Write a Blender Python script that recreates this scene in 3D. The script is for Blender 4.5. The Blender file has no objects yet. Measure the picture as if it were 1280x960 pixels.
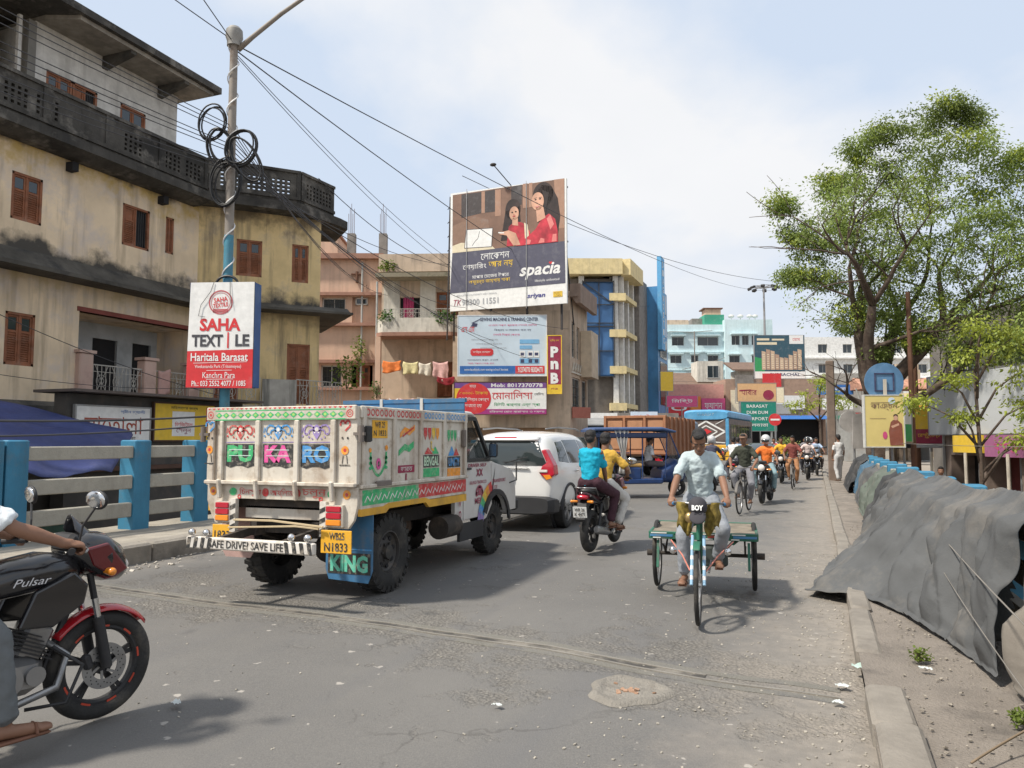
import bpy, bmesh, math, random
from mathutils import Vector, Matrix, Euler, noise
import numpy as np
random.seed(7)
R = math.radians; PI = math.pi
SC = bpy.context.scene; COL = SC.collection

# ---------------- camera, sky, sun, exposure ----------------
cam_d = bpy.data.cameras.new('camera'); cam = bpy.data.objects.new('camera', cam_d); COL.objects.link(cam)
cam_d.lens = 27.08; cam_d.sensor_width = 36; cam_d.clip_start = .05; cam_d.clip_end = 3000
cam.location = (0, 0, 1.6); cam.rotation_euler = (R(90 + 4.16), 0, R(21.5)); SC.camera = cam
SC.view_settings.view_transform = 'Standard'; SC.view_settings.look = 'None'
SC.view_settings.exposure = 0.36; SC.view_settings.gamma = 1; SC.view_settings.use_curve_mapping = False
SUN_EL, SUN_AZ = 54, -138        # azimuth of the sun clockwise from +Y: behind and to the left
wd = bpy.data.worlds.new('World'); SC.world = wd; wd.use_nodes = True
nt = wd.node_tree; N = nt.nodes; L = nt.links
bg = N['Background']; bg.inputs[1].default_value = .10
sky = N.new('ShaderNodeTexSky'); sky.sky_type = 'NISHITA'; sky.sun_disc = False
sky.sun_elevation = R(SUN_EL); sky.sun_rotation = R(SUN_AZ); sky.air_density = 1.2; sky.dust_density = 2.5; sky.ozone_density = 1
tc = N.new('ShaderNodeTexCoord'); mp = N.new('ShaderNodeMapping'); mp.inputs['Scale'].default_value = (1, 1, 1.7)
mp.inputs['Location'].default_value = (1.9, 3.3, .4)
L.new(tc.outputs['Generated'], mp.inputs[0])
cn = N.new('ShaderNodeTexNoise'); cn.inputs['Scale'].default_value = 1.35; cn.inputs['Detail'].default_value = 8; cn.inputs['Roughness'].default_value = .52
cn.inputs['Distortion'].default_value = .15
L.new(mp.outputs[0], cn.inputs['Vector'])
cr = N.new('ShaderNodeValToRGB'); cr.color_ramp.elements[0].position = .47; cr.color_ramp.elements[1].position = .60
cr.color_ramp.elements[0].color = (0, 0, 0, 1); cr.color_ramp.elements[1].color = (1, 1, 1, 1)
L.new(cn.outputs[0], cr.inputs[0])
cn2 = N.new('ShaderNodeTexNoise'); cn2.inputs['Scale'].default_value = 5; cn2.inputs['Detail'].default_value = 6
L.new(mp.outputs[0], cn2.inputs['Vector'])
cc = N.new('ShaderNodeMix'); cc.data_type = 'RGBA'; cc.inputs[6].default_value = (6.7, 6.85, 7.1, 1); cc.inputs[7].default_value = (7.6, 7.6, 7.7, 1)
L.new(cn2.outputs[0], cc.inputs[0])
hz = N.new('ShaderNodeMix'); hz.data_type = 'RGBA'; hz.inputs[0].default_value = .86; hz.inputs[7].default_value = (5.6, 6.4, 7.6, 1)
L.new(sky.outputs[0], hz.inputs[6])
mx = N.new('ShaderNodeMix'); mx.data_type = 'RGBA'
L.new(cr.outputs[0], mx.inputs[0]); L.new(hz.outputs[2], mx.inputs[6]); L.new(cc.outputs[2], mx.inputs[7])
# pale haze band all round the horizon
sp = N.new('ShaderNodeSeparateXYZ'); L.new(tc.outputs['Generated'], sp.inputs[0])
mr = N.new('ShaderNodeMapRange'); mr.inputs[1].default_value = 0; mr.inputs[2].default_value = .28; mr.inputs[3].default_value = .85; mr.inputs[4].default_value = 0
L.new(sp.outputs[2], mr.inputs[0])
m3 = N.new('ShaderNodeMix'); m3.data_type = 'RGBA'; m3.inputs[7].default_value = (6.3, 6.6, 7.1, 1)
L.new(mr.outputs[0], m3.inputs[0]); L.new(mx.outputs[2], m3.inputs[6]); L.new(m3.outputs[2], bg.inputs[0])
sd = bpy.data.lights.new('sun', 'SUN'); sd.energy = 4.0; sd.angle = R(4.5); sd.color = (1, .93, .82)
sun = bpy.data.objects.new('sun', sd); COL.objects.link(sun)
az = R(SUN_AZ); el = R(SUN_EL)
sdir = Vector((math.sin(az) * math.cos(el), math.cos(az) * math.cos(el), math.sin(el)))
sun.rotation_euler = sdir.to_track_quat('Z', 'Y').to_euler(); sun.location = (0, 0, 60)

# ---------------- materials ----------------
_M = {}
def mat(name, col=(.5, .5, .5), rough=.7, metal=0., var=.18, scale=3., bump=0., bscale=40., dirt=None, damt=.5, dscale=1.5,
        streak=None, samt=.5, emit=None, alpha=1, spec=.5, coat=0, trans=0, dthr=.52, bands=None):
    if name in _M: return _M[name]
    m = bpy.data.materials.new(name); m.use_nodes = True; nt = m.node_tree; N = nt.nodes; L = nt.links
    b = N['Principled BSDF']
    b.inputs['Roughness'].default_value = rough; b.inputs['Metallic'].default_value = metal
    b.inputs['Specular IOR Level'].default_value = spec
    if coat: b.inputs['Coat Weight'].default_value = coat; b.inputs['Coat Roughness'].default_value = .08
    if trans: b.inputs['Transmission Weight'].default_value = trans
    if alpha < 1: b.inputs['Alpha'].default_value = alpha
    tc = N.new('ShaderNodeTexCoord'); out = None
    def mixc(fac, a, bb):
        x = N.new('ShaderNodeMix'); x.data_type = 'RGBA'
        L.new(fac, x.inputs[0])
        for i, c in ((6, a), (7, bb)):
            if isinstance(c, tuple): x.inputs[i].default_value = (*c[:3], 1)
            else: L.new(c, x.inputs[i])
        return x.outputs[2]
    def nz(sc, det=5, vec=None, ro=.6):
        n = N.new('ShaderNodeTexNoise'); n.inputs['Scale'].default_value = sc; n.inputs['Detail'].default_value = det; n.inputs['Roughness'].default_value = ro
        L.new(vec if vec else tc.outputs['Object'], n.inputs['Vector']); return n.outputs[0]
    def ramp(x, lo, hi, a=0., b2=1.):
        r = N.new('ShaderNodeMapRange'); r.inputs[1].default_value = lo; r.inputs[2].default_value = hi; r.inputs[3].default_value = a; r.inputs[4].default_value = b2
        L.new(x, r.inputs[0]); return r.outputs[0]
    lo = tuple(c * (1 - var) for c in col); hi = tuple(min(1, c * (1 + var)) for c in col)
    c = mixc(ramp(nz(scale), .3, .7), lo, hi)
    if dirt: c = mixc(ramp(nz(dscale, 7, None, .68), dthr, dthr + .16, 0, damt), c, dirt)
    if streak:
        mpn = N.new('ShaderNodeMapping'); mpn.inputs['Scale'].default_value = (3.2, 3.2, .28); L.new(tc.outputs['Object'], mpn.inputs[0])
        c = mixc(ramp(nz(1.0, 6, mpn.outputs[0], .6), .5, .72, 0, samt), c, streak)
    if bands:
        sz = N.new('ShaderNodeSeparateXYZ'); L.new(tc.outputs['Object'], sz.inputs[0])
        for i, (z0, hh, bc, amt) in enumerate(bands):
            # growth of mould: solid at z0, breaking up over the height hh
            k = N.new('ShaderNodeMath'); k.operation = 'MULTIPLY_ADD'; L.new(sz.outputs[2], k.inputs[0]); k.inputs[1].default_value = -1 / hh; k.inputs[2].default_value = z0 / hh
            n_ = N.new('ShaderNodeMath'); n_.operation = 'MULTIPLY_ADD'; L.new(nz(1.1 + i * .3, 7, None, .62), n_.inputs[0]); n_.inputs[1].default_value = 5.5; n_.inputs[2].default_value = -2.3; 
            a_ = N.new('ShaderNodeMath'); a_.operation = 'ADD'; L.new(k.outputs[0], a_.inputs[0]); L.new(n_.outputs[0], a_.inputs[1])
            w_ = N.new('ShaderNodeMath'); w_.operation = 'MULTIPLY'; L.new(ramp(a_.outputs[0], -.6, .5, 0, amt), w_.inputs[0]); L.new(ramp(k.outputs[0], .35 if hh > 0 else .25, .7 if hh > 0 else .3, 1, 0), w_.inputs[1])
            c = mixc(w_.outputs[0], c, bc)
    L.new(c, b.inputs['Base Color'])
    if bump:
        bn = N.new('ShaderNodeBump'); bn.inputs['Strength'].default_value = bump; bn.inputs['Distance'].default_value = .02
        L.new(nz(bscale, 6), bn.inputs['Height']); L.new(bn.outputs[0], b.inputs['Normal'])
    if emit: b.inputs['Emission Color'].default_value = (*emit, 1); b.inputs['Emission Strength'].default_value = 1
    _M[name] = m; return m
def flatm(name, col, rough=.6): return mat(name, col, rough, var=.1, scale=6, dirt=tuple(.6 * c + .15 for c in col), damt=.45, dscale=2.6)
def glassm(name='dark glass', col=(.03, .04, .045)): return mat(name, col, .06, var=.02, spec=.8)

# ---------------- mesh helpers ----------------
def link(o, parent=None):
    COL.objects.link(o)
    if parent: o.parent = parent
    return o
def tag(o, label=None, cat=None, group=None, kind=None):
    if label: o['label'] = label
    if cat: o['category'] = cat
    if group: o['group'] = group
    if kind: o['kind'] = kind
    return o
def root(name, label, cat, loc=(0, 0, 0), rz=0, group=None, kind=None, parent=None):
    o = bpy.data.objects.new(name, None); link(o, parent); o.location = loc; o.rotation_euler = (0, 0, rz); o.empty_display_size = .2
    return tag(o, label, cat, group, kind)
def dup(o, loc, rz=None, label=None, group=None, sc=None):
    def rec(src, par):
        c = src.copy(); COL.objects.link(c)
        if par: c.parent = par
        for ch in src.children: rec(ch, c)
        return c
    r = rec(o, None); r.location = loc
    if rz is not None: r.rotation_euler = (0, 0, rz)
    if sc: r.scale = (sc, sc, sc)
    if label: r['label'] = label
    if group: r['group'] = group
    return r
def fr(d, up=Vector((0, 0, 1))):
    z = Vector(d).normalized()
    if abs(z.dot(up)) > .98: up = Vector((0, 1, 0))
    x = up.cross(z).normalized(); y = z.cross(x)
    return Matrix((x, y, z)).transposed()
class MB:
    def __init__(s): s.v = []; s.f = []; s.T = None
    def add(s, vs, fs):
        n = len(s.v)
        if s.T is not None: vs = [s.T @ Vector(p) for p in vs]
        s.v += [tuple(p) for p in vs]; s.f += [tuple(i + n for i in f) for f in fs]; return s
    def box(s, x0, y0, z0, x1, y1, z1):
        vs = [(x, y, z) for z in (z0, z1) for y in (y0, y1) for x in (x0, x1)]
        return s.add(vs, [(0, 2, 3, 1), (4, 5, 7, 6), (0, 1, 5, 4), (2, 6, 7, 3), (0, 4, 6, 2), (1, 3, 7, 5)])
    def cbox(s, c, sz, rot=None, ch=0):
        h = [a / 2 for a in sz]; M = Matrix.Translation(c) @ (Euler(rot).to_matrix().to_4x4() if rot is not None else Matrix())
        if ch:
            vs = []; e = ch
            for z, k in ((-h[2], e), (-h[2] + e, 0), (h[2] - e, 0), (h[2], e)):
                a, b = h[0] - k, h[1] - k
                vs += [(-a, -b + e, z), (-a + e, -b, z), (a - e, -b, z), (a, -b + e, z), (a, b - e, z), (a - e, b, z), (-a + e, b, z), (-a, b - e, z)]
            fs = [tuple(range(7, -1, -1)), tuple(range(24, 32))]
            for k in range(3):
                for i in range(8): j = (i + 1) % 8; fs.append((k * 8 + i, k * 8 + j, k * 8 + 8 + j, k * 8 + 8 + i))
            return s.add([M @ Vector(p) for p in vs], fs)
        vs = [M @ Vector((x, y, z)) for z in (-h[2], h[2]) for y in (-h[1], h[1]) for x in (-h[0], h[0])]
        return s.add(vs, [(0, 2, 3, 1), (4, 5, 7, 6), (0, 1, 5, 4), (2, 6, 7, 3), (0, 4, 6, 2), (1, 3, 7, 5)])
    def beam(s, p, q, w, h=None, up=(0, 0, 1)):
        p = Vector(p); q = Vector(q); h = h or w; m = fr(q - p, Vector(up))
        vs = [a + m @ Vector((x * w / 2, y * h / 2, 0)) for a in (p, q) for x, y in ((-1, -1), (1, -1), (1, 1), (-1, 1))]
        return s.add(vs, [(3, 2, 1, 0), (4, 5, 6, 7)] + [(i, (i + 1) % 4, (i + 1) % 4 + 4, i + 4) for i in range(4)])
    def cyl(s, p, q, r0, r1=None, n=12, cap=True):
        p = Vector(p); q = Vector(q); r1 = r0 if r1 is None else r1; m = fr(q - p)
        vs = [a + m @ Vector((r * math.cos(2 * PI * i / n), r * math.sin(2 * PI * i / n), 0)) for a, r in ((p, r0), (q, r1)) for i in range(n)]
        fs = [(i, (i + 1) % n, n + (i + 1) % n, n + i) for i in range(n)]
        if cap: fs += [tuple(range(n - 1, -1, -1)), tuple(range(n, 2 * n))]
        return s.add(vs, fs)
    def tube(s, pts, r, n=8, closed=False):
        pts = [Vector(p) for p in pts]; m = len(pts); vs = []; up = None
        rr = r if isinstance(r, (list, tuple)) else [r] * m
        for k, p in enumerate(pts):
            a = pts[(k - 1) % m] if (closed or k) else p; b = pts[(k + 1) % m] if (closed or k < m - 1) else p
            d = (b - a).normalized()
            if up is None: F = fr(d); up = F.col[1].copy()
            x = up.cross(d); x = x.normalized() if x.length > 1e-6 else fr(d).col[0]
            y = d.cross(x).normalized(); up = y
            vs += [p + (x * math.cos(2 * PI * i / n) + y * math.sin(2 * PI * i / n)) * rr[k] for i in range(n)]
        fs = []
        for k in range(m if closed else m - 1):
            a = k * n; b = ((k + 1) % m) * n
            fs += [(a + i, a + (i + 1) % n, b + (i + 1) % n, b + i) for i in range(n)]
        if not closed: fs += [tuple(range(n - 1, -1, -1)), tuple(range((m - 1) * n, m * n))]
        return s.add(vs, fs)
    def lathe(s, prof, c=(0, 0, 0), axis='X', n=32, closed=False, a0=0, a1=2 * PI):
        vs = []; full = abs(a1 - a0 - 2 * PI) < 1e-6; nn = n if full else n + 1
        for i in range(nn):
            a = a0 + (a1 - a0) * i / n; ca, sa = math.cos(a), math.sin(a)
            for r, h in prof:
                p = {'X': (h, r * ca, r * sa), 'Y': (r * ca, h, r * sa), 'Z': (r * ca, r * sa, h)}[axis]
                vs.append((p[0] + c[0], p[1] + c[1], p[2] + c[2]))
        k = len(prof); fs = []
        for i in range(n):
            j = (i + 1) % nn
            for q in range(k if closed else k - 1):
                q2 = (q + 1) % k
                fs.append((i * k + q, j * k + q, j * k + q2, i * k + q2))
        return s.add(vs, fs)
    def torus(s, c, R0, r, axis='X', n=36, m=10, rz=None):
        return s.lathe([(R0 + r * math.cos(2 * PI * i / m), (rz or r) * math.sin(2 * PI * i / m)) for i in range(m)], c, axis, n, True)
    def prism(s, pts, a, b, plane='YZ'):
        # pts 2d polygon, extruded along the third axis from a to b
        def P(u, v, w): return {'YZ': (w, u, v), 'XZ': (u, w, v), 'XY': (u, v, w)}[plane]
        n = len(pts); vs = [P(*p, a) for p in pts] + [P(*p, b) for p in pts]
        return s.add(vs, [tuple(range(n - 1, -1, -1)), tuple(range(n, 2 * n))] + [(i, (i + 1) % n, n + (i + 1) % n, n + i) for i in range(n)])
    def ell(s, c, r, rot=None, n=14, m=9):
        M = Matrix.Translation(c)
        if rot is not None: M = M @ (rot.to_4x4() if isinstance(rot, Matrix) else Euler(rot).to_matrix().to_4x4())
        vs = [M @ Vector((0, 0, -r[2]))]
        for j in range(1, m):
            t = -PI / 2 + PI * j / m
            for i in range(n): a = 2 * PI * i / n; vs.append(M @ Vector((r[0] * math.cos(t) * math.cos(a), r[1] * math.cos(t) * math.sin(a), r[2] * math.sin(t))))
        vs.append(M @ Vector((0, 0, r[2]))); e = len(vs) - 1
        fs = [(0, 1 + (i + 1) % n, 1 + i) for i in range(n)] + [(e, e - n + i, e - n + (i + 1) % n) for i in range(n)]
        for j in range(m - 2):
            for i in range(n): a = 1 + j * n + i; b = 1 + j * n + (i + 1) % n; fs.append((a, b, b + n, a + n))
        return s.add(vs, fs)
    def cap(s, p, q, r0, r1, n=12):
        p = Vector(p); q = Vector(q); d = q - p; m = fr(d) if d.length > 1e-6 else Matrix.Identity(3); l = d.length; prof = []
        for k in range(5): t = -PI / 2 + PI / 2 * k / 4; prof.append((max(1e-4, r0 * math.cos(t)), r0 * math.sin(t)))
        for k in range(5): t = PI / 2 * k / 4; prof.append((max(1e-4, r1 * math.cos(t)), l + r1 * math.sin(t)))
        vs = []
        for r, h in prof: vs += [p + m @ Vector((r * math.cos(2 * PI * i / n), r * math.sin(2 * PI * i / n), h)) for i in range(n)]
        k = len(prof); fs = [tuple(range(n - 1, -1, -1)), tuple(range((k - 1) * n, k * n))]
        for j in range(k - 1): fs += [(j * n + i, j * n + (i + 1) % n, (j + 1) * n + (i + 1) % n, (j + 1) * n + i) for i in range(n)]
        return s.add(vs, fs)
    def loft(s, secs, n=16, caps=True):
        # secs: (y, xc, zc, hw, hh, power)
        vs = []
        for y, xc, zc, hw, hh, pw in secs:
            for i in range(n):
                a = 2 * PI * i / n; c, d = math.cos(a), math.sin(a)
                vs.append((xc + hw * math.copysign(abs(c) ** (2 / pw), c), y, zc + hh * math.copysign(abs(d) ** (2 / pw), d)))
        k = len(secs); fs = [tuple(range(n)), tuple(range(k * n - 1, (k - 1) * n - 1, -1))] if caps else []
        for j in range(k - 1): fs += [(j * n + i, (j + 1) * n + i, (j + 1) * n + (i + 1) % n, j * n + (i + 1) % n) for i in range(n)]
        return s.add(vs, fs)
    def grid(s, fn, nu, nv):
        vs = [fn(i / nu, j / nv) for j in range(nv + 1) for i in range(nu + 1)]
        return s.add(vs, [(j * (nu + 1) + i, j * (nu + 1) + i + 1, (j + 1) * (nu + 1) + i + 1, (j + 1) * (nu + 1) + i) for j in range(nv) for i in range(nu)])
    def quad(s, a, b, c, d): return s.add([a, b, c, d], [(0, 1, 2, 3)])
    def build(s, name, m, parent=None, smooth=False, bevel=0, sub=0, solid=0, remesh=0, smo=0, fix=True):
        me = bpy.data.meshes.new(name); me.from_pydata(s.v, [], s.f)
        if fix:
            bm = bmesh.new(); bm.from_mesh(me); bmesh.ops.recalc_face_normals(bm, faces=bm.faces); bm.to_mesh(me); bm.free()
        me.materials.append(m)
        if smooth == 'auto':
            for p in me.polygons: p.use_smooth = True
            me.set_sharp_from_angle(angle=R(35))
        elif smooth:
            for p in me.polygons: p.use_smooth = True
        o = bpy.data.objects.new(name, me); link(o, parent)
        if bevel:
            b = o.modifiers.new('b', 'BEVEL'); b.width = bevel; b.segments = 2; b.limit_method = 'ANGLE'; b.angle_limit = R(40)
        if solid:
            b = o.modifiers.new('t', 'SOLIDIFY'); b.thickness = solid; b.offset = 0
        if remesh:
            b = o.modifiers.new('r', 'REMESH'); b.mode = 'VOXEL'; b.voxel_size = remesh; b.use_smooth_shade = True
            if smo: b = o.modifiers.new('s', 'SMOOTH'); b.iterations = smo; b.factor = .6
        if sub:
            b = o.modifiers.new('u', 'SUBSURF'); b.levels = sub; b.render_levels = sub
        return o
def box(name, m, parent, x0, y0, z0, x1, y1, z1, bevel=0): return MB().box(x0, y0, z0, x1, y1, z1).build(name, m, parent, bevel=bevel)

# ---------------- lettering and flat print ----------------
PRE = 'িেৈ'
def bn(s):
    s = s.replace('ো', 'ে\u0001').replace('ৌ', 'ে\u0002'); out = []; 
    for ch in s:
        if ch in PRE:
            k = len(out) - 1
            while k >= 2 and out[k - 1] == '্': k -= 2
            out.insert(max(k, 0), ch)
        elif ch == '\u0001': out.append('া')
        elif ch == '\u0002': out.append('ৗ')
        else: out.append(ch)
    return ''.join(out)
def _fixpre(s):
    # 'ো' needs the pre-part moved before its consonant and the post-part after it
    res = ''
    i = 0
    return s
TEXTS = []
def text(s, w, h, m, parent, loc, rx=90, rz=0, bold=0, name='lettering', shear=0, rot=None, align='C'):
    c = bpy.data.curves.new(name, 'FONT'); c.body = bn(s); c.resolution_u = 2; c.align_x = 'CENTER'; c.align_y = 'CENTER'; c.offset = bold; c.shear = shear
    c.materials.append(m); o = bpy.data.objects.new(name, c); link(o, parent); o.location = loc
    o.rotation_euler = rot if rot else (R(rx), 0, R(rz)); TEXTS.append((o, w, h, align)); return o
def finish_texts():
    dg = bpy.context.evaluated_depsgraph_get()
    done = {}
    for o, w, h, align in TEXTS:
        me = bpy.data.meshes.new_from_object(o.evaluated_get(dg)); n = len(me.vertices)
        if n:
            co = np.empty(n * 3); me.vertices.foreach_get('co', co); co = co.reshape(-1, 3)
            mn, mx = co.min(0), co.max(0); sx = w / max(1e-6, mx[0] - mn[0]); sy = (h / max(1e-6, mx[1] - mn[1])) if h else sx
            co[:, 0] = (co[:, 0] - (mn[0] + mx[0]) / 2) * sx; co[:, 1] = (co[:, 1] - (mn[1] + mx[1]) / 2) * sy; co[:, 2] = 0
            me.vertices.foreach_set('co', co.ravel()); me.update()
        if not me.materials: me.materials.append(o.data.materials[0])
        me.name = 'lettering'
        n2 = bpy.data.objects.new(o.name, me); nm = o.name; COL.objects.link(n2); n2.parent = o.parent; n2.location = o.location; n2.rotation_euler = o.rotation_euler
        for ch in list(o.children): ch.parent = n2
        bpy.data.objects.remove(o); n2.name = nm
def fp(parent, m, polys, y=-.003, name='print', T=None):
    """flat print: polygons in the local xz plane at depth y, facing -y"""
    b = MB(); b.T = T
    for p in polys: b.add([(q[0], y, q[1]) for q in p], [tuple(range(len(p)))])
    o = b.build(name, m, parent, fix=False); return o
def circ(x, z, r, n=24, rz=None, a0=0, a1=2 * PI): return [(x + r * math.cos(a0 + (a1 - a0) * i / n), z + (rz or r) * math.sin(a0 + (a1 - a0) * i / n)) for i in range(n + (0 if a1 - a0 > 6.2 else 1))]
def rect(x0, z0, x1, z1): return [(x0, z0), (x1, z0), (x1, z1), (x0, z1)]
def ringp(x, z, r, r2, n=24, a0=0, a1=2 * PI):
    out = []
    for i in range(n):
        a = a0 + (a1 - a0) * i / n; b = a0 + (a1 - a0) * (i + 1) / n
        out.append([(x + r * math.cos(a), z + r * math.sin(a)), (x + r2 * math.cos(a), z + r2 * math.sin(a)), (x + r2 * math.cos(b), z + r2 * math.sin(b)), (x + r * math.cos(b), z + r * math.sin(b))])
    return out
def stroke(pts, w):
    out = []
    for a, b in zip(pts, pts[1:]):
        dx, dz = b[0] - a[0], b[1] - a[1]; l = math.hypot(dx, dz) or 1; nx, nz = -dz / l * w / 2, dx / l * w / 2
        out.append([(a[0] + nx, a[1] + nz), (a[0] - nx, a[1] - nz), (b[0] - nx, b[1] - nz), (b[0] + nx, b[1] + nz)])
    return out
# ================= SETTING =================
def smooth(t): t = max(0, min(1, t)); return t * t * (3 - 2 * t)
def low_z(x, y): return -1.35 + 1.3 * smooth((y - 18) / 40)
def ground():
    xs = sorted(set([-900, -400, -200, -120, -80, -50] + list(range(-40, 41, 4)) + [50, 80, 120, 200, 400, 900]))
    ys = sorted(set([-300, -100, -40] + list(range(-20, 81, 4)) + [90, 110, 140, 200, 400, 900, 1500]))
    b = MB(); n = len(xs)
    b.add([(x, y, low_z(x, y)) for y in ys for x in xs], [(j * n + i, j * n + i + 1, (j + 1) * n + i + 1, (j + 1) * n + i) for j in range(len(ys) - 1) for i in range(n - 1)])
    o = b.build('ground', mat('dusty ground', (.27, .23, .185), .95, scale=.5, bump=.5, bscale=12, dirt=(.17, .15, .13), damt=.6, dscale=.25), smooth=True); o['kind'] = 'structure'
ground()

def road_mat():
    m = bpy.data.materials.new('worn asphalt'); m.use_nodes = True; nt = m.node_tree; N = nt.nodes; L = nt.links; b = N['Principled BSDF']
    tc = N.new('ShaderNodeTexCoord'); sx = N.new('ShaderNodeSeparateXYZ'); L.new(tc.outputs['Object'], sx.inputs[0])
    def nz(sc, det=6, ro=.6, dist=0, st=None):
        n = N.new('ShaderNodeTexNoise'); n.inputs['Scale'].default_value = sc; n.inputs['Detail'].default_value = det; n.inputs['Roughness'].default_value = ro; n.inputs['Distortion'].default_value = dist
        if st:
            k = N.new('ShaderNodeMapping'); k.inputs['Scale'].default_value = st; L.new(tc.outputs['Object'], k.inputs[0]); L.new(k.outputs[0], n.inputs['Vector'])
        else: L.new(tc.outputs['Object'], n.inputs['Vector'])
        return n.outputs[0]
    def rg(x, lo, hi, a=0., c=1.):
        r = N.new('ShaderNodeMapRange'); r.inputs[1].default_value = lo; r.inputs[2].default_value = hi; r.inputs[3].default_value = a; r.inputs[4].default_value = c; L.new(x, r.inputs[0]); return r.outputs[0]
    def ma(op, a, c):
        r = N.new('ShaderNodeMath'); r.operation = op; r.use_clamp = False
        for i, v in enumerate((a, c)):
            if isinstance(v, (int, float)): r.inputs[i].default_value = v
            else: L.new(v, r.inputs[i])
        return r.outputs[0]
    def mixc(f, a, c):
        x = N.new('ShaderNodeMix'); x.data_type = 'RGBA'; L.new(f, x.inputs[0])
        for i, v in ((6, a), (7, c)):
            if isinstance(v, tuple): x.inputs[i].default_value = (*v, 1)
            else: L.new(v, x.inputs[i])
        return x.outputs[2]
    c = mixc(rg(nz(.55, 5), .35, .65), (.112, .109, .106), (.155, .149, .14))
    c = mixc(rg(nz(90, 3, .7), .35, .7), c, (.18, .172, .16))
    # long wheel-polished bands running along the road
    c = mixc(rg(nz(1, 4, .5, 0, (1.6, .05, 1)), .55, .75, 0, .5), c, (.125, .125, .13))
    # coarse worn patches where the stones show, strongest along the joint
    dj = ma('ABSOLUTE', ma('SUBTRACT', sx.outputs[1], ma('ADD', ma('MULTIPLY', sx.outputs[0], -.13), 5.55)), 0)
    near = rg(dj, .15, 1.3, .17, 0)
    wm = rg(ma('ADD', nz(.8, 8, .7), near), .58, .66)
    vor = N.new('ShaderNodeTexVoronoi'); vor.inputs['Scale'].default_value = 38; L.new(tc.outputs['Object'], vor.inputs['Vector'])
    stones = mixc(rg(vor.outputs['Distance'], .15, .6), (.28, .26, .23), (.12, .11, .095))
    c = mixc(ma('MULTIPLY', wm, .55), c, stones)
    # thin crack lines
    vc = N.new('ShaderNodeTexVoronoi'); vc.feature = 'DISTANCE_TO_EDGE'; vc.inputs['Scale'].default_value = .55
    k = N.new('ShaderNodeMapping'); L.new(tc.outputs['Object'], k.inputs[0])
    dn = N.new('ShaderNodeTexNoise'); dn.inputs['Scale'].default_value = 2.2; dn.inputs['Detail'].default_value = 6; L.new(tc.outputs['Object'], dn.inputs['Vector'])
    va = N.new('ShaderNodeVectorMath'); va.operation = 'ADD'; L.new(k.outputs[0], va.inputs[0]); 
    vs = N.new('ShaderNodeVectorMath'); vs.operation = 'SCALE'; vs.inputs['Scale'].default_value = .9; L.new(dn.outputs['Color'], vs.inputs[0]); L.new(vs.outputs[0], va.inputs[1]); L.new(va.outputs[0], vc.inputs['Vector'])
    ck = ma('MULTIPLY', rg(vc.outputs['Distance'], .004, .012, 1, 0), rg(nz(.6, 2), .5, .56))
    c = mixc(ma('MULTIPLY', ck, .35), c, (.06, .055, .05))
    # sandy dust gathered towards both kerbs
    ds = ma('ADD', rg(sx.outputs[0], -1.6, .2, 0, .62), rg(sx.outputs[0], -8.4, -6.9, .4, 0))
    dm = rg(ma('ADD', ds, ma('MULTIPLY', nz(2.3, 8, .68), .62)), .52, .95)
    dust = mixc(rg(nz(14, 6), .35, .65), (.235, .21, .18), (.31, .275, .235))
    c = mixc(ma('MULTIPLY', dm, .92), c, dust)
    c = mixc(rg(nz(7, 3, .5), .70, .73, 0, .8), c, (.42, .39, .35))
    c = mixc(rg(nz(1.3, 3, .5, .4), .68, .76, 0, .55), c, (.06, .06, .062))
    L.new(c, b.inputs['Base Color'])
    L.new(rg(wm, 0, 1, .72, .95), b.inputs['Roughness']); b.inputs['Specular IOR Level'].default_value = .35
    h = ma('ADD', ma('MULTIPLY', nz(120, 3, .7), .25), ma('ADD', ma('MULTIPLY', ma('MULTIPLY', wm, vor.outputs['Distance']), -.9), ma('ADD', ma('MULTIPLY', wm, -.5), ma('MULTIPLY', nz(5, 5), .5))))
    bp = N.new('ShaderNodeBump'); bp.inputs['Strength'].default_value = .75; bp.inputs['Distance'].default_value = .02; L.new(h, bp.inputs['Height']); L.new(bp.outputs[0], b.inputs['Normal'])
    return m
def rz_(x, y): return .012 * noise.noise((x * .8, y * .5, 0)) + .006 * noise.noise((x * 3, y * 3, 2)) - .02
b = MB(); b.grid(lambda u, v: (-8.35 + 8.6 * u, -6 + 66 * v ** 1.6, rz_(-8.35 + 8.6 * u, -6 + 66 * v ** 1.6)), 60, 240)
ASPH = road_mat()
o = b.build('road', ASPH, smooth=True); o['kind'] = 'structure'
o = MB().grid(lambda u, v: (-34 + 56 * u, 58 + 52 * v, -.016 + .004 * (v > .5)), 20, 20).build('road', ASPH, smooth=True); o['kind'] = 'structure'
conc = mat('weathered concrete', (.235, .212, .182), .9, bump=.4, bscale=30, dirt=(.16, .14, .12), damt=.6, dscale=2.2, scale=4)
concd = mat('stained kerb concrete', (.27, .245, .21), .92, bump=.5, bscale=24, dirt=(.11, .1, .09), damt=.7, dscale=1.4)
dirtm = mat('verge dirt', (.235, .205, .175), .97, bump=.9, bscale=55, dirt=(.13, .115, .10), damt=.8, dscale=3, scale=2)
# ramp body below the road
o = box('bridge_deck', conc, None, -10.7, -6, -1.6, 1.95, 60, -.05); o['kind'] = 'structure'
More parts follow.
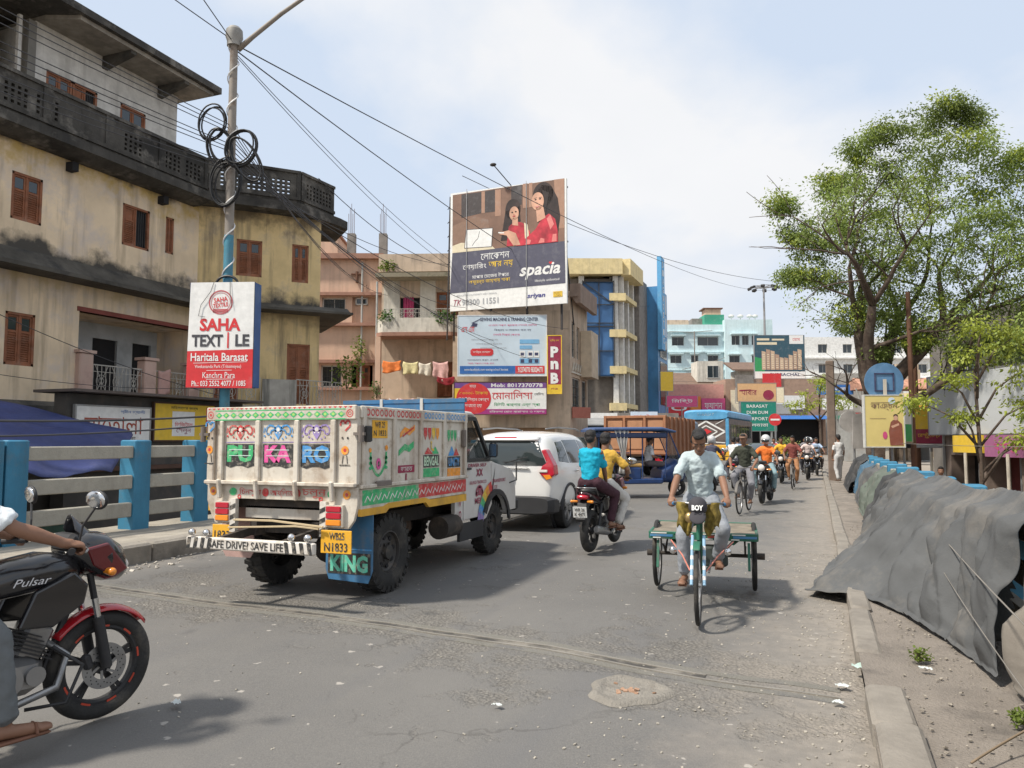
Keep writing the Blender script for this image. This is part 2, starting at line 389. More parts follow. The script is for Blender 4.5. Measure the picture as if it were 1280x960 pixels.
# right verge: bumpy dirt strip behind the kerb
def vz(u, v):
    x = .24 + 1.68 * u; y = -3 + 63 * v ** 1.8
    return (x, y, .085 + .03 * noise.noise((x * 2, y * 1.2, 3)) + .012 * noise.noise((x * 9, y * 9, 1)) + .05 * smooth((x - .9) / 1.2))
o = MB().grid(vz, 44, 320).build('verge', dirtm, smooth=True); o['kind'] = 'structure'
# right kerb: long weathered blocks, one gone where it has crumbled
kr = root('kerb', None, None, (0, 0, 0)); kr['kind'] = 'structure'
y = -.6; k = 0
while y < 58:
    ln = 1.5 if y > 0 else 2.2
    if not (5.45 < y + ln / 2 < 6.2):
        rr = random.Random(k); a = MB()
        w0 = .22 if y < 5 else .17; z1 = .125 + rr.uniform(-.012, .012); x0 = .235 + rr.uniform(-.012, .012)
        y1 = y + ln - .015
        if y < 5.0 < y + ln + .5: y1 = min(y1, 5.3)
        a.cbox((x0 + w0 / 2, (y + y1) / 2, z1 / 2 - .05), (w0, y1 - y, z1 + .1), (0, rr.uniform(-.02, .02), rr.uniform(-.006, .006)), ch=.022)
        a.build('kerb_stone', conc, kr, smooth='auto')
    y += ln; k += 1
# left kerb and raised footway
kl = root('kerb', None, None); kl['kind'] = 'structure'
y = -2.0; k = 0
while y < 58:
    rr = random.Random(k * 3 + 1); z1 = .235 + rr.uniform(-.008, .008); x1 = -8.32 + rr.uniform(-.01, .01)
    MB().cbox((x1 - .17, y + .99, z1 / 2 - .05), (.34, 1.975, z1 + .1), (0, 0, rr.uniform(-.003, .003)), ch=.03).build('kerb_stone', concd, kl, smooth='auto')
    y += 2; k += 1
o = MB().grid(lambda u, v: (-8.64 - 1.9 * u, -4 + 64 * v, .222 + .012 * noise.noise((u * 8, v * 90, 5))), 16, 200).build('pavement', mat('footway concrete', (.33, .30, .25), .93, bump=.5, bscale=22, dirt=(.22, .19, .15), damt=.6, dscale=1.8), smooth=True); o['kind'] = 'structure'
# expansion joint: twin steel strips with a dark rubber seal, bedded in the road
jp = [(-8.3, 6.52), (-6.95, 6.30), (-3.49, 6.02), (-2.0, 5.80), (-.75, 5.50), (.1, 5.42)]
ej = root('expansion_joint', None, None); ej['kind'] = 'structure'
steel = mat('dull joint steel', (.27, .25, .22), .6, .3, bump=.3, dirt=(.3, .27, .22), damt=.7, dscale=4)
rub = mat('joint rubber', (.06, .056, .05), .9, dirt=(.22, .2, .17), damt=.9, dscale=3, dthr=.46)
def strip(off, w, z, nm, m, i0=0, i1=None):
    b = MB(); P = [Vector((x, y + off, 0)) for x, y in jp][i0:i1]
    vs = []
    Q = []
    for a, c in zip(P, P[1:]):
        n = max(2, int((c - a).length / .25)); Q += [a.lerp(c, i / n) for i in range(n)]
    Q.append(P[-1])
    for q in Q:
        zz = z + rz_(q.x, q.y) + .0015 * noise.noise((q.x * 4, off, 0)); vs += [(q.x, q.y - w / 2, zz - .01), (q.x, q.y - w / 2, zz), (q.x, q.y + w / 2, zz), (q.x, q.y + w / 2, zz - .01)]
    fs = [(4 * i + j, 4 * i + j + 1, 4 * i + 5 + j, 4 * i + 4 + j) for i in range(len(Q) - 1) for j in range(3)]
    b.add(vs, fs).build(nm, m, ej)
strip(-.05, .022, .010, 'steel_strip', steel); strip(.05, .022, .010, 'steel_strip', steel, 0, 5); strip(0, .076, .005, 'rubber_seal', rub, 0, 5)
strip(-.12, .09, .004, 'mortar_bed', mat('pale joint mortar', (.2, .19, .165), .95, bump=.8, bscale=60, dirt=(.14, .135, .13), damt=.9, dscale=3, dthr=.45))
strip(.12, .09, .004, 'mortar_bed', _M['pale joint mortar'])
# sunken round patch full of sand near the joint
b = MB()
def patch(u, v):
    a = 2 * PI * u; r = v * (1 + .09 * math.sin(3 * a + 1) + .05 * math.sin(7 * a)); x = -1.17 + .27 * r * math.cos(a) ; y = 5.03 + .30 * r * math.sin(a)
    return (x, y, rz_(x, y) + .006 + (.02 * math.exp(-((v - .82) / .14) ** 2)) * (v < .999) - .004 * (v > .97))
b.grid(patch, 40, 14)
o = b.build('manhole', mat('sand in the pit', (.25, .23, .2), .97, bump=1, bscale=45, dirt=(.16, .145, .125), damt=.8, dscale=7), smooth=True); o['kind'] = 'structure'
# loose stones: along the kerbs and in the patch
def stones(n, fn, smin, smax, name, m):
    b = MB(); rr = random.Random(n)
    for i in range(n):
        x, y, z = fn(rr); s = rr.uniform(smin, smax)
        o8 = [Vector((sx * rr.uniform(.6, 1), sy * rr.uniform(.6, 1), sz * rr.uniform(.4, .8))) * s for sz in (-.5, .6) for sy in (-1, 1) for sx in (-1, 1)]
        q = Euler((rr.uniform(-.4, .4), rr.uniform(-.4, .4), rr.uniform(0, 6))).to_matrix()
        b.add([q @ p + Vector((x, y, z)) for p in o8], [(0, 2, 3, 1), (4, 5, 7, 6), (0, 1, 5, 4), (2, 6, 7, 3), (0, 4, 6, 2), (1, 3, 7, 5)])
    o = b.build(name, m); o['kind'] = 'stuff'; tag(o, {'gravel': 'loose gravel and stone chips strewn over the dirt beside the right kerb', 'rubble': 'pale rubble crumbs lying along the left kerb', 'grit': 'small grit scattered over the worn asphalt', 'pit_stones': 'orange and brown brick chips in the round pit in the road'}[name], name.replace('_', ' '))
gm = mat('stone chips', (.27, .24, .2), .95, scale=9, var=.35)
stones(900, lambda r: ((lambda x, y: (x, y, .1 + .03 * noise.noise((x * 2, y * 1.2, 3)) + .05 * smooth((x - .9) / 1.2)))(r.uniform(.45, 1.3), 1.5 + 14 * r.random() ** 1.6)), .003, .012, 'gravel', gm)
stones(220, lambda r: ((lambda y: (-8.3 + .5 * r.random() ** 2, y, -.01))(r.uniform(5, 14))), .006, .028, 'rubble', mat('pale rubble', (.5, .46, .4), .95, var=.3))
stones(1500, lambda r: ((lambda x, y: (x, y, rz_(x, y) + .003))(.2 - 1.5 * r.random() ** 1.8 if r.random() < .7 else r.uniform(-7, 0), r.uniform(2.5, 12))), .003, .010, 'grit', mat('grit', (.36, .33, .28), .95, var=.4))
stones(15, lambda r: (-1.17 + r.gauss(0, .08), 5.03 + r.gauss(0, .09), -.01), .008, .02, 'pit_stones', mat('orange brick chips', (.34, .21, .14), .95, var=.4))
# litter
pw = flatm('litter plastic', (.62, .66, .64), .5)
def litter(label, x, y, z, s, seed, m):
    rr = random.Random(seed); P = [(rr.uniform(-.02, .02), rr.uniform(-.02, .02)) for _ in range(30)]
    b = MB().grid(lambda u, v: (x + s * (u - .5) + .15 * s * math.sin(5 * v + seed), y + s * .7 * (v - .5) + .2 * s * math.sin(4 * u), z + .012 + .25 * s * abs(noise.noise((u * 3, v * 3, seed)))), 6, 6)
    o = b.build('litter', m, smooth=True); tag(o, label, 'litter', 'litter on the road and kerb')
litter('crumpled pale green plastic scrap on the crumbled kerb', .26, 5.85, .05, .12, 1, flatm('pale green plastic', (.45, .58, .52), .4))
litter('white plastic shred beside the pale green scrap', .12, 5.55, .0, .08, 2, pw)
litter('small white paper ball by the kerb end', .08, 5.2, .0, .06, 3, pw)
litter('white torn paper on the asphalt in the middle of the near lane', -1.83, 4.40, 0, .05, 4, pw)
litter('pale paper flake on the asphalt beside the red motorcycle wheel', -3.66, 3.72, 0, .07, 5, pw)
litter('white sachet lying on the dirt behind the near kerb', .62, 5.75, .11, .07, 6, pw)
litter('crushed grey cup by the foot of the left kerb', -7.9, 7.1, 0, .10, 7, pw)
# ---------------- bridge railings ----------------
bluep = mat('blue railing paint', (.035, .19, .32), .55, dirt=(.12, .15, .16), damt=.5, dscale=2.5, bump=.15, streak=(.02, .06, .09), samt=.35, scale=2)
railc = mat('grey rail concrete', (.36, .34, .29), .9, bump=.4, bscale=35, dirt=(.22, .2, .17), damt=.55, dscale=3, streak=(.16, .15, .13), samt=.5)
def railing(nm, label, side, x, ys, top, base, rails):
    r = root(nm, label, 'railing', (x, ys[0], 0)); p0 = None
    for i, y in enumerate(ys):
        if p0 is None:
            p = MB().cbox((-.17 * side, .155, (base + top) / 2), (.34, .31, top - base), ch=.018).build('post', bluep, r, smooth='auto'); p0 = p
        else:
            p = p0.copy(); link(p, r)
        p.location = (0, y - ys[0], 0)
    for i in range(len(ys) - 1):
        a, bq = ys[i] + .31, ys[i + 1]
        if bq - a < .2: continue
        for z0, z1 in rails:
            MB().cbox((-.095 * side, (a + bq) / 2 - ys[0], (z0 + z1) / 2), (.11, bq - a, z1 - z0), ch=.012).build('rail', railc, r, smooth='auto')
    return r
ysL = [2.4, 5.0, 6.62, 6.96] + [9.0 + 1.36 * i for i in range(0, 26)]
ysL = [2.2, 4.55, 6.62, 6.96, 9.0] + [10.27 + 1.7 * i for i in range(8)]
railing('bridge_railing', 'blue post and grey concrete rail railing along the left footway', 1, -9.8, ysL, 1.6, .2, [(1.32, 1.51), (.85, 1.06), (.42, .64)])
ysR = [1.68 + 1.9 * i for i in range(14)]
railing('bridge_railing', 'blue concrete railing mostly hidden under grey tarpaulins on the right', -1, 1.3, ysR, 1.13, .1, [(.88, 1.04), (.55, .69), (.26, .38)])
# ================= BUILDINGS =================
def wallholes(b, x0, x1, z0, z1, holes, depth=.22, y=0):
    xs = sorted({x0, x1} | {h[0] for h in holes} | {h[1] for h in holes}); zs = sorted({z0, z1} | {h[2] for h in holes} | {h[3] for h in holes})
    for i in range(len(xs) - 1):
        for j in range(len(zs) - 1):
            cx, cz = (xs[i] + xs[i + 1]) / 2, (zs[j] + zs[j + 1]) / 2
            if not any(h[0] < cx < h[1] and h[2] < cz < h[3] for h in holes):
                b.quad((xs[i], y, zs[j]), (xs[i + 1], y, zs[j]), (xs[i + 1], y, zs[j + 1]), (xs[i], y, zs[j + 1]))
    for h in holes:
        a, c, d, e = h[:4]; q = y + (h[4] if len(h) > 4 else depth)
        b.quad((a, y, d), (a, q, d), (a, q, e), (a, y, e)); b.quad((c, y, d), (c, y, e), (c, q, e), (c, q, d))
        b.quad((a, y, e), (a, q, e), (c, q, e), (c, y, e)); b.quad((a, y, d), (c, y, d), (c, q, d), (a, q, d))
brownw = mat('brown shutter wood', (.25, .095, .045), .75, var=.3, dirt=(.3, .22, .17), damt=.35, dscale=4, bump=.3)
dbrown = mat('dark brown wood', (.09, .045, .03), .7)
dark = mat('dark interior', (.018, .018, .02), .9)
glas = glassm()
ironb = mat('painted iron bars', (.05, .05, .05), .6, .3)
rusty = mat('rusty iron', (.16, .08, .05), .8, .3, dirt=(.05, .04, .04))
whitef = mat('white window frame', (.55, .55, .52), .6)
_wc = {}
def window(par, x0, x1, z0, z1, kind='glass', y=.2, mats=None, wing=None):
    w, h = round(x1 - x0, 2), round(z1 - z0, 2); key = (kind, w, h, id(mats[0]) if mats else 0)
    if key in _wc:
        r = _wc[key].copy(); link(r, par)
        for ch in _wc[key].children: c = ch.copy(); link(c, r)
        r.location = (x0, y, z0); return r
    fm = (mats or (brownw if kind in ('shutter', 'door', 'open') else whitef,))[0]
    b = MB(); t = .06
    for q in ((0, 0, t, h), (w - t, 0, w, h), (0, h - t, w, h)) + (() if kind == 'door' else ((0, 0, w, t),)): b.box(q[0], -.05, q[1], q[2], .04, q[3])
    if kind != 'glass' or w > .7: b.box(w / 2 - .02, -.035, t, w / 2 + .02, .03, h - t)
    r = b.build('window' if kind != 'door' else 'door', fm, par, bevel=0); r.location = (x0, y, z0)
    if kind in ('shutter', 'door', 'open'):
        for i in range(2):
            a = t if i == 0 else w / 2 + .02; c = w / 2 - .02 if i == 0 else w - t
            if kind == 'open' and i == 1:
                box('pane', dark, r, a, .05, t, c, .06, h - t)
                g = MB()
                for k in range(5): xx = a + (c - a) * (k + .5) / 5; g.box(xx - .008, .0, t, xx + .008, .016, h - t)
                g.build('grille', ironb, r); continue
            s = MB(); s.box(a, .012, t, c, .03, h - t)
            f = .045
            for q in ((a, t, a + f, h - t), (c - f, t, c, h - t), (a + f, t, c - f, t + f), (a + f, h - t - f, c - f, h - t), (a + f, h * .62, c - f, h * .62 + f)): s.box(q[0], -.015, q[1], q[2], .012, q[3])
            nz = int((h * .62 - t - f) / .055)
            for k in range(nz):
                z = t + f + .028 + k * .055; s.cbox(((a + c) / 2, .0, z), (c - a - 2 * f, .03, .012), (R(35), 0, 0))
            s.build('shutter', fm, r)
            if kind == 'shutter' and w > .5: box('pane', glas, r, a + f + .01, -.003, h * .62 + f + .02, c - f - .01, .010, h - t - f - .02)
    else:
        box('pane', glas, r, t, .0, t, w - t, .012, h - t)
        if kind == 'grill':
            g = MB(); n = max(3, int(w / .14))
            for k in range(1, n): xx = w * k / n; g.box(xx - .008, -.075, t, xx + .008, -.06, h - t)
            for k in range(1, 4): g.box(t, -.078, h * k / 4 - .008, w - t, -.063, h * k / 4 + .008)
            g.build('grille', ironb, r)
    _wc[key] = r; return r

def closed_box(b, x0, x1, y0, y1, z0, z1, front=False):
    # side, back and roof faces only
    b.quad((x0, y0, z0), (x0, y1, z0), (x0, y1, z1), (x0, y0, z1)); b.quad((x1, y0, z0), (x1, y0, z1), (x1, y1, z1), (x1, y1, z0))
    b.quad((x0, y1, z0), (x1, y1, z0), (x1, y1, z1), (x0, y1, z1)); b.quad((x0, y0, z1), (x1, y0, z1), (x1, y1, z1), (x0, y1, z1))

# ---- the large old corner house on the left: facade plane x=-17.9, street runs along +Y ----
ochre = mat('aged pink and ochre plaster', (.74, .59, .41), .92, var=.2, scale=.6, bump=.35, bscale=9, dirt=(.60, .52, .46), damt=.9, dscale=.8, dthr=.48, streak=(.2, .15, .10), samt=.6, bands=[(7.6, .35, (.07, .064, .055), 1), (10.3, -.6, (.55, .38, .12), .9), (10.35, -.22, (.12, .09, .06), .9), (7.05, -.3, (.5, .38, .18), .6)])
ochre2 = mat('ochre plaster with black streaks', (.70, .53, .27), .92, var=.2, scale=.9, bump=.35, bscale=9, dirt=(.36, .30, .23), damt=.75, dscale=.9, streak=(.12, .10, .08), samt=.8, bands=[(7.4, .3, (.07, .064, .055), 1), (10.4, -.6, (.10, .075, .05), .8), (7.0, -.4, (.2, .15, .09), .6)])
mould = mat('mould blackened concrete', (.055, .051, .045), .95, var=.6, scale=1.2, bump=.6, bscale=14, dirt=(.27, .25, .22), damt=.6, dscale=1.5, streak=(.02, .02, .02), samt=.7)
mould2 = mat('black stained slab', (.085, .078, .066), .95, var=.5, scale=1.0, bump=.7, bscale=12, dirt=(.03, .03, .03), damt=.85, dscale=1.1)
whitep = mat('whitewashed wall', (.60, .58, .54), .9, bump=.3, bscale=12, dirt=(.4, .37, .33), damt=.6, dscale=1.2, streak=(.25, .23, .2), samt=.5)
palegrey = mat('pale lime wall', (.42, .44, .45), .9, dirt=(.3, .3, .29), damt=.5)
pinkp = mat('pink pillar plaster', (.52, .36, .30), .9, dirt=(.35, .28, .23), damt=.5)
house = root('corner_house', 'old ochre and pink plastered corner house with black mouldy parapets on the left', 'building', (-17.9, 0, -1.35), R(90))
# local: x = world y, y = -(world x + 17.9), z = world z + 1.35
def Z(z): return z + 1.35
ZL1, ZL2, ZR = Z(2.5), Z(5.82), Z(9.05)
upH = [(12.5, 13.3, Z(6.94), Z(8.11)), (15.7, 16.64, Z(7.06), Z(8.24)), (17.24, 17.55, Z(7.17), Z(8.27)), (9.0, 9.9, Z(6.95), Z(8.15))]
lowH = [(12.5, 13.26, Z(3.4), Z(4.68)), (14.47, 18.43, Z(2.64), Z(4.98), 1.5), (9.0, 9.9, Z(3.4), Z(4.7))]
b = MB(); wallholes(b, 4, 18.55, 0, ZL1, [], y=.0); wallholes(b, 4, 18.55, ZL2, ZR, upH); wallholes(b, 4, 18.55, ZL1, ZL2, lowH)
b.quad((4, 0, 0), (4, 0, ZR), (4, 9, ZR), (4, 9, 0))
b.build('wall', ochre, house, fix=False)
for h, k in zip(upH, ('shutter', 'open', 'shutter', 'shutter')): window(house, *h[:4], k, .06)
window(house, *lowH[0][:4], 'shutter', .06); window(house, *lowH[2][:4], 'shutter', .06)
# recessed verandah: back wall, two doors, pillars, iron railing
b = MB(); wallholes(b, 14.47, 18.43, Z(2.64), Z(4.98), [(14.75, 15.5, Z(2.66), Z(4.55)), (16.1, 16.95, Z(2.66), Z(4.55)), (17.5, 18.2, Z(2.66), Z(4.55))], depth=.1, y=1.45); b.build('verandah_wall', palegrey, house, fix=False)
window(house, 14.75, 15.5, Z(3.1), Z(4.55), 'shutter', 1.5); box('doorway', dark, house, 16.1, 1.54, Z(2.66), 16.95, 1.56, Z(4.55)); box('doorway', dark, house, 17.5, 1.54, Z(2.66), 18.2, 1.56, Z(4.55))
box('lintel', mat('red oxide lintel', (.22, .06, .045), .8), house, 14.4, -.03, Z(4.98), 18.5, .2, Z(5.10))
for x in (14.40, 16.50, 18.2):
    MB().cbox((x + .22, .0, Z(3.26)), (.42, .34, 1.24), ch=.03).build('pillar', pinkp, house, smooth='auto'); box('pillar_cap', pinkp, house, x - .04, -.2, Z(3.88), x + .48, .2, Z(3.96))
def ironrail(par, x0, x1, y, z0, z1, m, nm='railing'):
    b = MB(); b.box(x0, y - .015, z1 - .03, x1, y + .015, z1); b.box(x0, y - .015, z0, x1, y + .015, z0 + .03); b.box(x0, y - .01, z1 - .2, x1, y + .01, z1 - .185)
    n = max(2, int((x1 - x0) / .13))
    for i in range(n + 1): xx = x0 + (x1 - x0) * i / n; b.box(xx - .007, y - .007, z0, xx + .007, y + .007, z1)
    k = max(1, int((x1 - x0) / .5)); w = (x1 - x0) / k
    for i in range(k):
        cx = x0 + w * (i + .5)
        for rr_, zz in ((.16, (z0 + z1) / 2), (.08, (z0 + z1) / 2)): b.torus((cx, y, zz), rr_, .008, 'Y', 16, 4)
        for s_ in (-1, 1): b.beam((cx - s_ * .2, y, z0 + .03), (cx + s_ * .2, y, z1 - .03), .012)
    return b.build(nm, m, par)
wiron = mat('dusty white iron', (.42, .40, .36), .7, dirt=(.2, .15, .12))
ironrail(house, 14.9, 16.48, -.06, Z(2.75), Z(3.62), wiron); ironrail(house, 16.94, 18.2, -.06, Z(2.75), Z(3.62), wiron)
t = MB().grid(lambda u, v: (17.05 + .42 * u, -.09 - .02 * math.sin(9 * u) * (1 - v) - .04 * math.sin(2 * u), Z(3.64) - .72 * v - .05 * math.sin(5 * u)), 10, 8).build('towel', flatm('pink towel', (.5, .3, .26), .95), None, smooth=True, solid=.008)
t.parent = None; tag(t, 'faded pink towel hung over the verandah railing of the corner house', 'towel'); t.location = (-17.9, 0, -1.35); t.rotation_euler = (0, 0, R(90))
# slabs (chajja) between floors: thick mouldy canopy with ragged drip stains on the wall above
def slab_prof(par, x0, x1, z, out, th, m, nm='slab', rise=.0):
    MB().prism([(-out, z), (-out, z + th * .6), (-out * .55, z + th), (.0, z + th + rise), (.0, z)], x0, x1, 'YZ').build(nm, m, par)
slab_prof(house, 4, 18.9, ZL2 - .15, .75, .16, mould2, rise=.42); slab_prof(house, 4, 14.35, ZL1 - .25, .55, .3, mould2); slab_prof(house, 14.35, 18.9, ZL1 - .18, .32, .26, pinkp)
# raised mould stain bands following the slab, irregular upper edge
def stain(par, x0, x1, z0, hfn, y, m, T=None, n=90):
    b = MB(); b.T = T
    pts = [(x0 + (x1 - x0) * i / n, z0 + max(.02, hfn(x0 + (x1 - x0) * i / n))) for i in range(n + 1)]
    b.add([(x, y, z0) for x, _ in pts] + [(x, y, z) for x, z in pts], [(i, i + 1, n + 2 + i, n + 1 + i) for i in range(n)]); b.build('mould_stain', m, par, fix=False)
# parapet: blackened band with pierced jali blocks and coping, along the facade then round the chamfer
def parapet(par, T, L0, L1, z0, z1, jal, nm='parapet'):
    holes = []
    for c in jal:
        for i in range(4):
            for j in range(4): holes.append((c + i * .16, c + i * .16 + .085, z0 + .26 + j * .13, z0 + .26 + j * .13 + .075))
    b = MB(); b.T = T; wallholes(b, L0, L1, z0, z1, holes, depth=.12); b.quad((L0, .12, z0), (L1, .12, z0), (L1, .12, z1), (L0, .12, z1)) if not jal else wallholes(b, L0, L1, z0, z1, holes, depth=.001, y=.12)
    b.build(nm, mould, par, fix=False)
    b = MB(); b.T = T; b.box(L0, -.05, z1, L1, .17, z1 + .09); b.box(L0, -.05, z0 + .09, L1, -.002, z0 + .19); b.build('coping', mould, par)
    b = MB(); b.T = T; k = int((L1 - L0) / 1.7)
    for i in range(k + 1): xx = L0 + (L1 - L0) * i / max(1, k); b.box(max(L0, xx - .12), -.035, z0 + .192, min(L1, xx + .12), -.003, z1 - .002)
    b.build('pilaster', mould, par)
TA = Matrix.Translation((0, -.6, 0))
parapet(house, TA, 4, 18.2, Z(9.22), Z(10.2), [5.2, 7.4, 9.6, 11.8, 12.6, 15.15, 16.55, 17.35])
MB().prism([(-.72, Z(8.98)), (-.72, Z(9.22)), (0, Z(9.22)), (0, Z(8.86)), (-.3, Z(8.86))], 4, 18.3, 'YZ').build('cornice', mould, house)
for x in (7.6, 10.9, 13.9, 16.9): box('beam_end', dark, house, x, -.25, Z(8.55), x + .18, .0, Z(8.78))
# chamfered corner wing: turned 42.3 deg from the street
ang = R(-42.3)
TW = Matrix.Translation((18.55, 0, 0)) @ Matrix.Rotation(ang + 0, 4, 'Z')
# direction check: local facade x axis must head (world) (.673,.74)
TW = Matrix.Translation((18.55, 0, 0)) @ Matrix(((math.cos(ang), -math.sin(ang), 0, 0), (math.sin(ang), math.cos(ang), 0, 0), (0, 0, 1, 0), (0, 0, 0, 1)))
wing = root('wing', None, None, (18.55, 0, 0), ang, parent=house)
wH = [(1.14, 1.93, Z(6.86), Z(8.05)), (2.88, 3.42, Z(6.8), Z(8.07))]; wL = [(.55, 1.3, Z(2.72), Z(4.75)), (2.78, 3.52, Z(2.72), Z(4.75))]
b = MB(); wallholes(b, 0, 3.82, ZL2, ZR, wH); wallholes(b, 0, 3.82, ZL1, ZL2, wL); wallholes(b, 0, 3.82, 0, ZL1, [(.4, 3.2, .0, Z(1.9), .6)])
b.quad((3.82, 0, 0), (3.82, 7, 0), (3.82, 7, ZR), (3.82, 0, ZR)); b.build('wing_wall', ochre2, wing, fix=False)
for h in wH: window(wing, *h, 'shutter', .06)
for h in wL: window(wing, *h, 'door', .06)
box('doorway', dark, wing, .4, .58, 0, 3.2, .6, Z(1.9))
slab_prof(wing, -.3, 4.75, ZL2 - .1, .8, .12, mould2, rise=.2); MB().box(3.82, .0, ZL2 - .1, 4.75, 4, ZL2 + .02).build('slab', mould2, wing)
parapet(wing, Matrix.Translation((0, -.62, 0)), .15, 3.0, Z(9.28), Z(10.25), [.55, 1.35, 2.1]);
parapet(wing, Matrix.Translation((3.0, -.62, 0)) @ Matrix.Rotation(R(38), 4, 'Z'), .02, 1.7, Z(9.28), Z(10.25), [.3, .95])
MB().prism([(0, -.7), (3.0, -.7), (4.55, .4), (4.9, .75), (4.9, 2.6), (3.9, 3), (0, 3)], Z(8.98), Z(9.26), 'XY').build('roof_slab', mould, wing)
# balcony in front of the wing with iron rail and concrete panel
MB().prism([(-.2, -.62), (3.0, -.62), (4.7, .3), (4.7, 1.5), (3.82, 1.5), (3.82, 0), (-.2, 0)], Z(2.42), Z(2.62), 'XY').build('balcony_slab', mould2, wing)
ironrail(wing, .1, 1.9, -.56, Z(2.64), Z(3.55), wiron)
MB().box(1.95, -.6, Z(2.62), 3.0, -.52, Z(3.52)).build('balcony_panel', mat('streaky grey balcony panel', (.36, .34, .3), .9, streak=(.06, .06, .05), samt=.9), wing)
rr_ = root('rail_end', None, None, (3.0, -.56, 0), R(28), parent=wing); b = MB()
del rr_
o = ironrail(wing, 0, 1.9, 0, Z(2.64), Z(3.55), wiron); o.location = (3.0, -.56, 0); o.rotation_euler = (0, 0, R(28))
for o in [o for o in bpy.data.objects if o.name.startswith('rail_end')]: bpy.data.objects.remove(o)
# penthouse with wide flat roof
pent = root('penthouse', None, None, (0, .9, 0), 0, parent=house)
pH = [(13.92, 15.49, Z(10.39), Z(11.46)), (16.27, 17.19, Z(10.2), Z(11.51))]
b = MB(); wallholes(b, 13.56, 18.41, ZR, Z(12.6), pH); closed_box(b, 13.56, 18.41, 0, 6, ZR, Z(12.6)); b.build('penthouse_wall', whitep, pent, fix=False)
window(pent, 13.92, 14.7, *pH[0][2:], 'shutter', .06); window(pent, 14.72, 15.49, *pH[0][2:], 'open', .06); window(pent, 16.27, 17.19, *pH[1][2:4], 'shutter', .06)
box('post', mat('grey mould post', (.2, .19, .17), .9, dirt=(.06, .06, .05)), pent, 13.3, -.12, ZR, 13.52, .1, Z(12.5)); box('post', whitep, pent, 13.05, -.1, ZR, 13.14, .0, Z(12.5))
b = MB(); b.prism([(13.7, -1.3), (19.0, -1.25), (19.0, 6.8), (5, 6.8), (5, -1.2), (13.6, -1.3)], Z(12.72), Z(12.92), 'XY'); b.build('roof', mould, pent)
b = MB(); b.prism([(13.95, -1.15), (18.8, -1.1), (18.6, 6), (13.6, 6), (13.6, -.3)], Z(12.6), Z(12.718), 'XY'); b.build('soffit', mat('stained soffit', (.26, .235, .2), .95, var=.3, dirt=(.1, .09, .08), damt=.7, dscale=1), pent)
for x in (15.6, 17.6): MB().prism([(-1.1, Z(12.5)), (-1.1, Z(12.6)), (0, Z(12.6)), (0, Z(12.25))], x, x + .18, 'YZ').build('bracket', mould2, pent)
b = MB(); wallholes(b, 5, 13.04, ZR, Z(12.6), [], y=-.6); b.quad((13.04, -.6, ZR), (13.04, 5, ZR), (13.04, 5, Z(12.6)), (13.04, -.6, Z(12.6))); 
b.T = None
b = MB(); b.box(4.2, .8, ZR, 13.1, 6, Z(12.6)); b.build('side_room', ochre, pent)
# roof deck
b = MB(); b.box(4, -.5, ZR - .1, 18.5, 8, ZR); b.build('roof_deck', mould2, house)
# ---- shops and awning below the corner house ----
tarpb = mat('blue tarpaulin', (.035, .048, .15), .6, var=.25, scale=1.5, bump=.4, bscale=6, dirt=(.09, .1, .2), damt=.5, dscale=1.2)
def awn(u, v):
    y = 5.5 + 8.3 * u - 2.0 * v * (u > .3) * smooth((u - .3) / .7) * 0 ; x = -15.6 + 3.4 * v + 0
    yr = 10.8 + 4.6 * min(v, .45) - 4.0 * max(0, v - .45)
    return (x, 5.5 + (yr - 5.5) * u, 2.42 - 1.42 * v + .05 * noise.noise((u * 14, v * 5, 0)) + .05 * math.sin(u * 22) * v)
o = MB().grid(awn, 60, 16).build('tarpaulin', tarpb, smooth=True, solid=.01); tag(o, 'dark blue tarpaulin awning sloping from the corner house behind the railing', 'tarpaulin')
o = MB().box(-17.8, 5, -1.35, -15.7, 12.4, 2.2).build('market_stall', mat('stall boards', (.09, .08, .07), .9)); 
tag(o, 'dark stall under the blue tarpaulin below the corner house', 'stall')
box('counter', mat('green counter', (.05, .1, .07), .8), o, -15.6, 6, -1.3, -14.9, 12, -.2)
